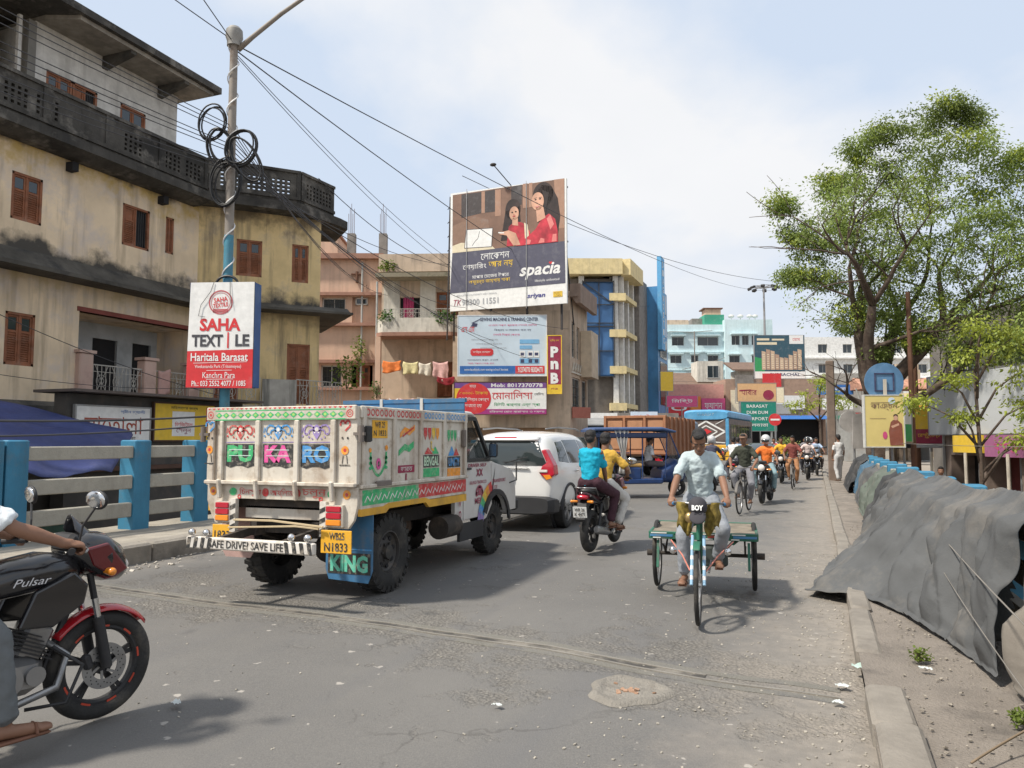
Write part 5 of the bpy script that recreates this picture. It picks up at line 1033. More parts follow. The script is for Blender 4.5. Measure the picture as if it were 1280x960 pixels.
pm = lambda n, c: mat('hand paint ' + n, c, .6, var=.25, scale=14, dirt=(.48, .42, .34), damt=.6, dscale=16, dthr=.5)
pg_, pr_, pb_, pk_, po_, pv_, pbk, pw_, py_ = pm('green', (.05, .42, .16)), pm('red', (.55, .05, .05)), pm('blue', (.06, .28, .60)), pm('pink', (.72, .08, .32)), pm('orange', (.80, .30, .03)), pm('violet', (.30, .22, .48)), pm('black', (.03, .03, .03)), pm('white', (.75, .72, .68)), pm('yellow', (.75, .50, .05))
# painted border: leaves between wavy lines
yq = -.0285
fp(tg, pg_, [[(x - .045, z1 - .075), (x, z1 - .108), (x + .045, z1 - .075), (x, z1 - .045)] for x in [-.75 + .094 * i for i in range(17)]] + stroke([(-.8, z1 - .028), (.8, z1 - .028)], .012) + stroke([(-.8, z1 - .122), (.8, z1 - .122)], .012), yq)
fp(tg, mat('hand paint lime', (.35, .62, .15), .5), [circ(x, z1 - .075, .018, 10, .014) for x in [-.75 + .094 * i for i in range(17)]], yq - .001)
fp(tg, pr_, ringp(-.86, z1 - .07, .030, .040, 14) + [circ(-.86, z1 - .07, .016, 10)] + ringp(.85, z1 - .07, .030, .040, 14) + ringp(.85, z1 - .07, .012, .020, 10), yq)
fp(tg, pr_, [[(x, z1 + .0), (x + .02, z1 - .02), (x + .04, z1 + .0)] for x in [-.9 + .06 * i for i in range(30)]], yq)
def motif(x, z, m, m2, s=1.):
    # winged flower scroll
    P = []
    for g in (-1, 1):
        P += stroke([(x + g * s * a, z + s * c) for a, c in ((.03, .02), (.06, .045), (.10, .05), (.13, .03), (.14, -.005), (.125, -.035), (.10, -.03))], .016 * s)
        P += stroke([(x + g * s * a, z + s * c) for a, c in ((.02, -.01), (.05, .01), (.08, .0), (.09, -.03))], .014 * s)
        P += [circ(x + g * .155 * s, z - .05 * s, .011 * s, 8), circ(x + g * .085 * s, z - .06 * s, .010 * s, 8), circ(x + g * .05 * s, z - .075 * s, .009 * s, 8)]
        P += stroke([(x + g * .155 * s, z + .03 * s), (x + g * .165 * s, z - .02 * s)], .01 * s)
    P += [[(x - .045 * s, z + .03 * s), (x - .04 * s, z - .03 * s), (x, z - .085 * s), (x + .04 * s, z - .03 * s), (x + .045 * s, z + .03 * s), (x, z + .055 * s)]]
    fp(tg, m, P, -.006); fp(tg, m2, [circ(x, z + .01 * s, .02 * s, 10), circ(x - .02 * s, z - .02 * s, .008 * s, 8), circ(x + .02 * s, z - .02 * s, .008 * s, 8)], -.008)
for x, m, l, mm in ((-.485, pr_, 'PU', pg_), (-.01, pb_, 'KA', pk_), (.455, pv_, 'RO', pb_)):
    motif(x, z1 - .235, m, pw_, 1.08)
    fp(tg, pbk, [rect(x - .185, 1.335, x + .185, 1.56), [(x - .185, 1.335), (x - .12, 1.315), (x - .05, 1.335)], [(x + .03, 1.335), (x + .1, 1.315), (x + .17, 1.335)]], -.0035)
    text(l, .33, .175, mm, tg, (x, -.006, 1.46), bold=.05)
    fp(tg, mat('hand paint glint', (.6, .75, .7), .5), stroke([(x - .14, 1.50), (x + .14, 1.50)], .007) + stroke([(x - .14, 1.44), (x + .14, 1.44)], .006), -.008)
    fp(tg, pv_, stroke([(x - .2, 1.575), (x + .2, 1.58)], .008), -.0035)
for x in (-.855, .785):
    fp(tg, po_, [circ(x, 1.50, .043, 16)], -.040 if x < 0 else -.005); fp(tg, pr_, [circ(x, 1.50, .018, 10)], -.041 if x < 0 else -.006)
    fp(tg, pbk, stroke([(x - .02, 1.45), (x - .03, 1.37)], .008) + stroke([(x + .02, 1.45), (x + .03, 1.37)], .008) + [rect(x - .06, 1.35, x + .06, 1.362), circ(x - .03, 1.62, .012, 8), circ(x + .03, 1.62, .012, 8)], -.040 if x < 0 else -.005)
    fp(tg, pr_ if x > 0 else pb_, stroke([(x - .055, 1.74), (x - .05, 1.78), (x - .02, 1.79), (x, 1.76), (x + .02, 1.79), (x + .05, 1.78), (x + .055, 1.74), (x, 1.69)], .018), -.040 if x < 0 else -.005)
# valance under the tailgate with Bengali lettering, lamp boxes
vb = root('valance', None, None, (0, TB + .02, 0), parent=tk)
MB().prism([(-RX, 1.14), (-RX, .97), (-.86, .82), (-.80, .74), (-.55, .74), (-.55, 1.0), (.57, 1.0), (.57, .74), (.82, .74), (.88, .82), (RX, .97), (RX, 1.14)], -.0, .04, 'XZ').build('panel', tw, vb, bevel=.003)
for x, s in ((-.36, 'চিনসুরা'), (.03, 'আয়িলাম'), (.42, 'চলুন')): text(s, .28, .085, pr_, vb, (x, -.005, 1.07))
fp(vb, pr_, [circ(-.17, 1.07, .042, 14), circ(.22, 1.07, .042, 14)], -.004); fp(vb, po_, ringp(.8, 1.07, .02, .045, 14) + ringp(-.84, 1.07, .02, .045, 14), -.004); fp(vb, pg_, [circ(-.58, 1.07, .05, 12, .04), circ(.62, 1.07, .045, 12, .038)], -.004); fp(vb, pr_, [circ(-.84, 1.07, .018, 8), circ(.8, 1.07, .018, 8)], -.006)
redl = mat('red lamp lens', (.45, .01, .03), .25, coat=.5); oral = mat('orange lamp lens', (.75, .25, .02), .25, coat=.5); whl = mat('clear lamp lens', (.7, .65, .6), .25)
for s in (-1, 1):
    x = s * .68; lt = root('tail_lamp', None, None, (x, -.03, .86), parent=vb)
    MB().box(-.10, -.012, -.10, .10, .03, .11).build('bezel', tw, lt)
    for i, m in enumerate((redl, redl, oral)): MB().cbox((0, -.018, .07 - .065 * i), (.17, .02, .055), ch=.006).build('lens', m, lt, smooth='auto')
    fp(vb, pr_, ringp(s * .5, 1.0 + .07 * 0 + .02, .012, .024, 10), -.004)
# striped uprights and bumper
stw = mat('bumper white paint', (.66, .62, .56), .6, dirt=(.35, .28, .2), damt=.6, dscale=9)
for s in (-1, 1): MB().box(s * .55 - .035, TB - .02, .66, s * .55 + .035, TB + .03, 1.0).build('bumper_bracket', stw, tk)
bp_ = root('bumper', None, None, (0, -1.28, .60), parent=tk)
MB().cbox((0, 0, 0), (1.50, .06, .115), ch=.012).build('bar', stw, bp_, smooth='auto')
for i in range(4): 
    for s in (-1, 1):
        x = s * (.74 - .085 * i - .02); fp(bp_, pbk, [[(x - .022, -.055), (x + .022, -.055), (x + .022 - s * .02, .055), (x - .022 - s * .02, .055)]], -.0325)
for s in (-1, 1): fp(tk, pbk, [[(s * .55 - .034, z), (s * .55 + .034, z + .03), (s * .55 + .034, z + .075), (s * .55 - .034, z + .045)] for z in (.68, .78, .88)], TB - .0225)
text('SAFE DRIVE? SAVE LIFE', .88, .075, pbk, bp_, (-.02, -.0335, 0), bold=.02)
for x in (-.68, -.5, .5, .68):
    MB().ell((x, -.02, .10), (.036, .036, .036)).build('bumper_knob', chrome, bp_, smooth=True)
for s in (-1, 1): MB().beam((s * .38, .03, .02), (s * .38, .55, .08), .05, .08).build('bumper_arm', undr, bp_)
b = MB(); b.tube([(-.7, -.9 + .04, .78), (0, -.95, .80), (.6, -.95, .76)], .012, 5); b.tube([(-.5, -1.0, .72), (.3, -.98, .76), (.55, -.95, .74)], .010, 5); b.build('rope', mat('straw rope', (.5, .4, .25), .9), tk)
MB().box(-.5, TB + .12, .8, .5, TB + .16, .92).build('cross_member', tw, tk)
# yellow number plates
plm = mat('plate yellow', (.80, .42, .03), .5, dirt=(.4, .25, .08), damt=.5, dscale=8)
pl = root('number_plate', None, None, (.72, -.90, .62), R(2), parent=tk); MB().cbox((0, 0, 0), (.34, .012, .22), ch=.003).build('plate', plm, pl); text('WB25', .17, .07, pbk, pl, (.01, -.009, .055), bold=.02); text('N1833', .26, .085, pbk, pl, (.0, -.009, -.05), bold=.02)
pl = root('number_plate', None, None, (-.68, -.88, .63), parent=tk); MB().cbox((0, 0, 0), (.26, .012, .2), ch=.003).build('plate', plm, pl); text('1833', .2, .08, pbk, pl, (0, -.009, 0), bold=.02)
# mud flaps
fl = root('mud_flap', None, None, (.66, -.58, 0), parent=tk); MB().prism([(-.27, .90), (.27, .90), (.27, .3), (.22, .18), (-.24, .20), (-.28, .3)], 0, .012, 'XZ').build('flap', tblue, fl)
fp(fl, pbk, [rect(-.25, .26, .25, .47)], -.004); text('KING', .44, .17, pm('mint', (.12, .55, .40)), fl, (0, -.007, .365), bold=.05); fp(fl, pb_, [rect(-.26, .50, .26, .515)], -.004)
MB().prism([(-.92, .90), (-.5, .90), (-.5, .42), (-.54, .36), (-.86, .36), (-.92, .44)], -.62, -.608, 'XZ').build('mud_flap', mat('dusty pink flap', (.45, .3, .27), .9, dirt=(.25, .18, .15)), tk)
# bed sides
for s in (1, -1):
    sd_ = root('side_board', None, None, (s * RX, 0, 0), parent=tk); n = 4; ys = [TB + .1 + (FB - TB - .14) * i / n for i in range(n + 1)]
    MB().box(min(0, -s * .04), TB + .051, 1.13, max(0, -s * .04), FB, 1.93).build('panel', tw, sd_)
    for i, y in enumerate(ys): MB().cbox((s * .018, y, 1.53), (.035, .055, .78), ch=.008).build('rib', tw, sd_, smooth='auto')
    MB().cbox((s * .012, (TB + FB) / 2 + .03, 1.875), (.03, FB - TB - .02, .12), ch=.008).build('top_rail', tw, sd_, smooth='auto'); MB().cbox((s * .02, (TB + FB) / 2 + .03, 1.145), (.045, FB - TB - .02, .04), ch=.008).build('hinge_bar', tw, sd_, smooth='auto')
    MB().box(-.015, TB + .06, .93, .015, FB, 1.12).build('skirt', tw, sd_)
    pts = [(TB + .06, .86), (-.35, .86), (-.28, .90), (.52, .90), (.6, .84), (FB, .84), (FB, .925), (.62, .925), (.5, .955), (-.3, .955), (-.4, .93), (TB + .06, .93)]
    MB().prism(pts, -.02, .02, 'YZ').build('edge_strip', tyel, sd_)
    if s > 0:
        art = root('painted_art', None, None, (.0, 0, 0), R(90), parent=sd_)   # local x along truck y, facing +x of truck
        fp(art, pr_, ringp(-99, 0, 0, 0, 3) + sum([ringp(x, 1.875, .022, .038, 10) for x in [TB + .15 + .085 * i for i in range(14)]], []), -.0285, name='print')
        fp(art, pb_, sum([ringp(x, 1.875, .020, .036, 10) for x in [TB + .17 + .085 * i for i in range(14, 27)]], []), -.0285)
        fp(art, pg_, [rect(TB + .08, .96, .35, 1.11)], -.0165); fp(art, pr_, [rect(.35, .96, FB - .01, 1.11)], -.0165); fp(art, pw_, sum([stroke([(x, .99), (x + .05, 1.05), (x + .1, 1.0), (x + .15, 1.07)], .012) for x in [TB + .12 + .16 * i for i in range(14)]], []), -.018)
        y0, y1 = ys[0] + .04, ys[1] - .04; c = (y0 + y1) / 2
        fp(art, plm, [rect(c - .13, 1.62, c + .17, 1.80)], -.004); text('WB 25', .2, .06, pbk, art, (c + .02, -.006, 1.755), bold=.02); text('N 1833', .24, .06, pbk, art, (c + .02, -.006, 1.67), bold=.02)
        fp(art, pg_, stroke([(c - .15, 1.48), (c - .14, 1.36), (c - .06, 1.27), (c, 1.24), (c + .06, 1.27), (c + .14, 1.36), (c + .15, 1.48)], .03) + [circ(c + g * .15, 1.42 - .05 * k, .03, 8, .018) for g in (-1, 1) for k in range(3)], -.004); fp(art, pk_, [circ(c, 1.36, .045, 12, .06)], -.006); fp(art, pbk, [circ(c, 1.36, .018, 8, .03)], -.007); fp(art, po_, [circ(c - .16, 1.5, .025, 8), circ(c + .15, 1.52, .03, 8)], -.006)
        c = (ys[1] + ys[2]) / 2
        fp(art, po_, [[(c - .15, 1.62), (c - .05, 1.68), (c + .05, 1.65), (c + .17, 1.71), (c + .17, 1.77), (c + .05, 1.72), (c - .05, 1.74), (c - .15, 1.68)]], -.004); fp(art, pr_, stroke([(c - .1, 1.64), (c + .15, 1.74)], .02), -.005); fp(art, pg_, [[(c - .18, 1.43), (c - .05, 1.49), (c + .05, 1.47), (c + .15, 1.52), (c + .15, 1.59), (c + .03, 1.54), (c - .05, 1.56), (c - .18, 1.49)]], -.004)
        fp(art, maroon, [rect(c - .19, 1.25, c + .17, 1.33), rect(c - .03, 1.17, c, 1.24)], -.004); text('ভারত', .25, .05, pw_, art, (c - .01, -.006, 1.29))
        c = (ys[2] + ys[3]) / 2
        for k, m in enumerate((pr_, pr_, py_, po_)): fp(art, m, [[(c - .2 + .1 * k, 1.74), (c - .2 + .1 * k, 1.66), (c - .16 + .1 * k, 1.60), (c - .12 + .1 * k, 1.66), (c - .12 + .1 * k, 1.74)]], -.004)
        fp(art, pbk, [rect(c - .21, 1.29, c + .19, 1.43)], -.004); text('BENGAL', .36, .11, pm('pale green', (.5, .7, .5)), art, (c - .01, -.006, 1.36), bold=.03); fp(art, pg_, [rect(c - .21, 1.18, c + .19, 1.28), [(c + .0, 1.44), (c + .18, 1.44), (c + .08, 1.53)]], -.004); fp(art, pr_, [[(c - .18, 1.44), (c + .02, 1.44), (c - .1, 1.52)]], -.005); fp(art, py_, stroke([(c - .02, 1.56), (c - .02, 1.5), (c + .05, 1.48)], .02) + [circ(c - .02, 1.57, .02, 8)], -.006)
        c = (ys[3] + ys[4]) / 2
        for k, m in enumerate((pg_, pg_, pg_, pw_)): fp(art, m, [[(c - .18 + .09 * k, 1.72), (c - .18 + .09 * k, 1.64), (c - .145 + .09 * k, 1.58), (c - .11 + .09 * k, 1.64), (c - .11 + .09 * k, 1.72)]], -.004)
        fp(art, pbk, [rect(c - .18, 1.27, c + .18, 1.40)], -.004); text('UNITY', .3, .10, pb_, art, (c, -.006, 1.335), bold=.03); fp(art, po_, [rect(c - .18, 1.16, c + .18, 1.26)], -.004); fp(art, pb_, [[(c - .16, 1.41), (c - .06, 1.53), (c + .03, 1.41)]], -.004); fp(art, pr_, [[(c - .02, 1.41), (c + .06, 1.5), (c + .15, 1.41)]], -.0045)
        MB().cbox((.045, TB + .12, 1.66), (.06, .09, .16), ch=.012).build('latch', ironb, sd_); MB().cbox((.03, ys[0] + .35, 1.16), (.03, .3, .06), ch=.008).build('latch', _M['old iron latch'], sd_)
        MB().cbox((.03, FB - .1, 1.62), (.05, .05, .22), ch=.01).build('latch', _M['old iron latch'], sd_)
# headboard
hbx = root('headboard', None, None, (0, FB, 0), parent=tk)
for x0, x1 in ((-.88, -.32), (-.28, .28), (.32, .90)):
    if x0 == -.28:
        b = MB(); wallholes(b, x0, x1, 1.1, 2.10, [(-.12, .12, 1.93, 2.01)], depth=.03); wallholes(b, x0, x1, 1.1, 2.10, [(-.12, .12, 1.93, 2.01)], depth=.001, y=.03); b.build('panel', tblue, hbx, fix=False)
    else: MB().box(x0, 0, 1.1, x1, .03, 2.11).build('panel', tblue, hbx, bevel=.004)
for x in (-.3, .3): MB().box(x - .02, -.02, 1.1, x + .02, .04, 2.14).build('post', mat('worn pale post', (.55, .53, .48), .8), hbx)
MB().box(-.9, -.01, 2.08, .92, .045, 2.13).build('top_bar', tblue, hbx)
b = MB()
for z in (1.93, 1.98): b.box(-.88, -.004, z, .9, -.001, z + .008)
b.build('trim_line', flatm('worn dark line', (.04, .08, .13)), hbx)
# tarpaulin bundle in the bed, far side
o = MB().grid(lambda u, v: (-5.05 + -.85 + 1.1 * u, 7.0 + 1.6 * v, 1.78 + .16 * math.sin(PI * u) * math.sin(PI * v) + .05 * noise.noise((u * 4, v * 5, 1))), 14, 14).build('tarpaulin', mat('blue load sheet', (.03, .18, .42), .5, dirt=(.2, .3, .4), dscale=3), smooth=True); tag(o, 'blue sheet heaped in the far side of the painted truck bed', 'tarpaulin')
# ---- cab ----
cabn = root('cab', None, None, (0, 0, 0), parent=tk)
HW = .74
def cabshell():
    # side outline (y,z): rear wall, roof, windscreen, bonnet, nose
    b = MB()
    up = [(1.68, .62), (1.68, 1.22), (1.66, 1.90), (1.72, 1.955), (2.35, 1.965), (2.50, 1.90), (2.86, 1.32), (2.98, 1.27), (3.62, 1.17), (3.76, 1.08), (3.80, .72), (3.78, .56)]
    return up
up = cabshell()
# roof
b = MB(); b.loft([(1.66, 0, 1.925, .66, .045, 3.5), (1.9, 0, 1.955, .70, .05, 3.5), (2.3, 0, 1.955, .70, .05, 3.5), (2.52, 0, 1.905, .67, .035, 3.5)], 20); b.build('roof', tw2, cabn, smooth=True)
# lower body sides, door skin with cut-out lines, pillars
for s in (-1, 1):
    X0 = s * HW
    def P(y, z, t=0): # tumblehome above belt line
        return (X0 - s * max(0, z - 1.3) * .10 - s * t, y, z)
    b = MB(); segs = [[(1.68, .50), (1.92, .50), (1.92, 1.32), (1.90, 1.92), (1.66, 1.92), (1.68, 1.3)], [(2.82, .62), (2.88, .62), (2.88, 1.30), (2.82, 1.32)]]
    b.add([P(*q) for q in segs[0]] + [P(*q, .05) for q in segs[0]], [(0, 1, 2, 5), (2, 3, 4, 5), (6, 11, 8, 7), (8, 11, 10, 9)] + [(i, (i + 1) % 6, 6 + (i + 1) % 6, 6 + i) for i in range(6)])
    b.build('rear_pillar', tw2, cabn)
    dr = root('door', None, None, (0, 0, 0), parent=cabn); b = MB()
    q = [(1.93, .56), (2.62, .56), (2.80, .70), (2.84, 1.0), (2.83, 1.30), (1.93, 1.32)]
    b.add([P(*k, -.012) for k in q] + [P(*k, .03) for k in q], [(0, 1, 2, 3, 4, 5), (11, 10, 9, 8, 7, 6)] + [(i, (i + 1) % 6, 6 + (i + 1) % 6, 6 + i) for i in range(6)]); b.build('door_skin', tw2, dr, bevel=.008)
    b = MB()
    for a, c in (((1.945, 1.32), (1.925, 1.88)), ((1.925, 1.88), (2.40, 1.89)), ((2.40, 1.89), (2.78, 1.34)), ((2.78, 1.33), (1.94, 1.33))): b.beam(P(*a, -.005), P(*c, -.005), .05, .045, up=(1, 0, 0))
    b.build('window_frame', ironb, dr)
    b = MB(); q = [(1.94, 1.33), (2.76, 1.33), (2.39, 1.88), (1.93, 1.88)]; b.add([P(*k, .02) for k in q], [(0, 1, 2, 3)]); b.build('window', mat('tinted cab glass', (.03, .04, .04), .05, alpha=.45, spec=.8), dr)
    MB().cbox(P(2.05, 1.22, -.03), (.02, .13, .03), ch=.004).build('handle', ironb, dr)
    b = MB(); q = [(2.85, .60), (2.86, 1.30), (3.0, 1.27), (3.62, 1.16), (3.76, 1.05), (3.79, .62), (3.70, .6)]
    arch = [(2.98 + .46 * math.cos(a), .40 + .46 * math.sin(a)) for a in [R(t) for t in (20, 45, 70, 90, 110, 135, 160)]]
    # fender with wheel arch
    top = [(2.56, 1.3), (2.86, 1.30), (3.0, 1.27), (3.3, 1.22), (3.62, 1.16), (3.76, 1.05), (3.79, .70)]
    fen = [(3.44, .56), (3.79, .58)] + [(3.79, .75), (3.76, 1.05), (3.62, 1.16), (3.3, 1.22), (3.0, 1.27), (2.85, 1.30), (2.84, .60)] + [(2.55, .56)][:0] + arch[::-1]
    pts = [(2.50, .50)] + arch[::-1] + [(3.79, .56), (3.79, .80), (3.75, 1.05), (3.62, 1.16), (3.3, 1.22), (3.0, 1.27), (2.86, 1.30), (2.85, .70), (2.66, .53)]
    n = len(pts); b.add([(X0 + s * .012, *p) for p in pts] + [(X0 - s * .05, *p) for p in pts], []); 
    bm_f = [tuple(range(n)), tuple(range(2 * n - 1, n - 1, -1))] + [(i, (i + 1) % n, n + (i + 1) % n, n + i) for i in range(n)]
    b.f += bm_f; b.build('fender', tw2, cabn, bevel=.006)
    b = MB(); ao = [(2.98 + .50 * math.cos(a), .40 + .50 * math.sin(a)) for a in [R(5 + 15 * i) for i in range(11)]]; ai = [(2.98 + .43 * math.cos(a), .40 + .43 * math.sin(a)) for a in [R(5 + 15 * i) for i in range(11)]]
    b.add([(X0 + s * .05, *p) for p in ao] + [(X0 + s * .05, *p) for p in ai] + [(X0, *p) for p in ao], [(i, i + 1, 12 + i, 11 + i) for i in range(10)] + [(i, i + 1, 23 + i, 22 + i) for i in range(10)]); b.build('wheel_arch', mat('black plastic', (.03, .03, .032), .6), cabn, solid=.01)
    fpx = root('painted_art', None, None, (X0 + s * .066, 0, 0), R(90 if s > 0 else -90), parent=cabn)
    if s > 0:
        for k, (m, a0) in enumerate(((pr_, 104), (po_, 115), (py_, 126), (pg_, 137), (pb_, 148), (pv_, 159))):
            fp(fpx, m, [[(2.98 + r_ * math.cos(R(a)), .40 + r_ * math.sin(R(a))) for r_, a in ((.44, a0), (.64, a0), (.64, a0 + 11), (.44, a0 + 11))]], .046)
        fpx2 = root('painted_art', None, None, (X0 + .016, 0, 0), R(90), parent=cabn)
        for i, ch in enumerate('VOLVO'): text(ch, .075, .1, maroon, fpx2, (1.80, -.003, 1.22 - .145 * i), bold=.03, rot=(R(90), 0, 0))
        text('XX', .22, .10, maroon, fpx2, (2.42, -.003, 1.16), bold=.03); text('KALINGA TRADING CO', .55, .045, _M['worn maroon print'], fpx2, (2.38, -.003, 1.03), bold=.02); text('TRANSPORT', .5, .05, _M['worn maroon print'], fpx2, (3.12, -.003, 1.02), bold=.02); text('মা তারা', .2, .06, _M['worn maroon print'], fpx2, (2.95, -.003, .93))
        fp(fpx2, _M['worn maroon print'], ringp(2.42, .86, .09, .13, 14, 0, PI) + [rect(2.30, .84, 2.36, .90), rect(2.38, .85, 2.46, .97), rect(2.48, .82, 2.53, .92)] + stroke([(2.55, .84), (2.62, .84), (2.66, .80)], .015), -.003); text('MEK3', .3, .08, _M['worn maroon print'], fpx2, (2.42, -.003, .78), bold=.02)
        text('DRIVER SELF', .6, .045, maroon, fpx2, (2.35, -.003, 1.26), bold=.02)
b = MB(); b.loft([(2.86, 0, 1.20, .70, .12, 5), (3.2, 0, 1.17, .71, .10, 5), (3.6, 0, 1.10, .70, .10, 5), (3.8, 0, 1.0, .66, .08, 4)], 24); b.build('bonnet', tw2, cabn, smooth='auto')
MB().box(-.70, 3.74, .58, .70, 3.80, 1.02).build('grille', ironb, cabn); MB().cbox((0, 3.86, .62), (1.5, .14, .18), ch=.03).build('front_bumper', _M['black plastic'], cabn)
for s in (-1, 1): MB().ell((s * .55, 3.78, .88), (.11, .06, .09)).build('headlight', whl, cabn, smooth=True)
MB().box(-.70, 1.68, 1.1, .70, 1.72, 1.36).build('rear_wall', tw2, cabn); MB().box(-.72, 1.7, .56, .72, 2.86, .64).build('cab_floor', undr, cabn)
b = MB(); b.quad((-.66, 2.83, 1.34), (.66, 2.83, 1.34), (.60, 2.47, 1.90), (-.60, 2.47, 1.90)); b.build('windscreen', _M['tinted cab glass'], cabn, solid=.004)
b = MB(); b.quad((-.62, 1.70, 1.36), (.62, 1.70, 1.36), (.58, 1.68, 1.88), (-.58, 1.68, 1.88)); b.build('rear_window', _M['tinted cab glass'], cabn, solid=.004)
for x in (-.38, .38): MB().cbox((x, 2.05, .98), (.5, .16, .62), (R(-8), 0, 0), ch=.04).build('seat', mat('brown seat', (.12, .06, .04), .8), cabn); MB().cbox((x, 2.28, .76), (.5, .45, .14), ch=.04).build('seat', _M['brown seat'], cabn)
MB().cbox((0, 2.74, 1.18), (1.36, .2, .2), ch=.04).build('dashboard', ironb, cabn); q = MB().torus((0, 0, 0), .18, .015, 'Z', 24, 6).build('steering_wheel', ironb, cabn); q.location = (.38, 2.58, 1.22); q.rotation_euler = (R(55), 0, 0)
for s in (-1, 1):
    mr_ = root('mirror', None, None, (s * (HW + .12), 2.66, 1.46), R(8 * s), parent=cabn); MB().cbox((0, 0, 0), (.13, .07, .2), ch=.03).build('shell', ironb, mr_, smooth='auto'); MB().cbox((0, -.037, 0), (.10, .004, .17)).build('mirror_glass', chrome, mr_); MB().beam((0, .02, -.05), (-s * .14, .0, -.13), .03).build('arm', ironb, mr_)
    MB().box(s * .76 - .02, 1.75, .30, s * .76 + .02 if s > 0 else s * .76 + .02, 2.5, .52).build('side_guard', _M['black plastic'], tk)
MB().cyl((.70, 1.3, .52), (.70, 1.72, .52), .14, n=18).build('air_tank', undr, tk, smooth='auto'); MB().cbox((-.6, 1.3, .6), (.3, .6, .3), ch=.03).build('fuel_tank', undr, tk)
MB().prism([(.45, .88), (1.2, .88), (1.3, .5), (1.1, .42), (.62, .8)], .3, .33, 'YZ').build('inner_guard', mat('rusty guard', (.12, .08, .055), .9), tk)
b = MB(); b.tube([(HW - .02, 3.5, .95), (HW + .09, 3.62, 1.0), (HW + .09, 3.62, 1.28)], .012, 6); b.build('marker_stalk', ironb, tk)
# ================= PEOPLE =================
wrk = bpy.data.textures.new('folds', 'CLOUDS'); wrk.noise_scale = .08; wrk.noise_depth = 2
def ik(a, t, l1, l2, pole):
    a = Vector(a); t = Vector(t); d = t - a; L0 = min(d.length, (l1 + l2) * .998); d.normalize(); t = a + d * L0
    x = (l1 * l1 - l2 * l2 + L0 * L0) / (2 * L0); h = math.sqrt(max(0, l1 * l1 - x * x)); p = Vector(pole); p = p - d * p.dot(d); p.normalize()
    return a + d * x + p * h, t
def hand(b, w, d, n, side, curl, k=1.):
    d = Vector(d).normalized(); n = Vector(n); n = (n - d * n.dot(d)).normalized(); s = d.cross(n) * side
    c = w + d * .048; fm = Matrix((s, d, n)).transposed(); b.ell(c, (.041, .05, .017), fm); b.cap(w - d * .02, w + d * .02, .026, .028)
    for i, (o, ln, r) in enumerate(((-.029, .072, .0095), (-.010, .080, .010), (.010, .076, .0095), (.028, .060, .0085))):
        p = w + d * (.088 - abs(o) * .25) + s * o; a = 0
        for q in (.45, .32, .25): a += R(curl); e = p + (d * math.cos(a) + n * math.sin(a)) * ln * q; b.cap(p, e, r, r * .93, 8); p = e
    p = w + d * .025 - s * .03
    for q, aa in ((.036, 35), (.03, 20)): e = p + (d * math.cos(R(aa)) - s * math.sin(R(aa)) * (1 if q > .03 else .2) + n * math.sin(R(curl * .6))).normalized() * q; b.cap(p, e, .012, .0105, 8); p = e
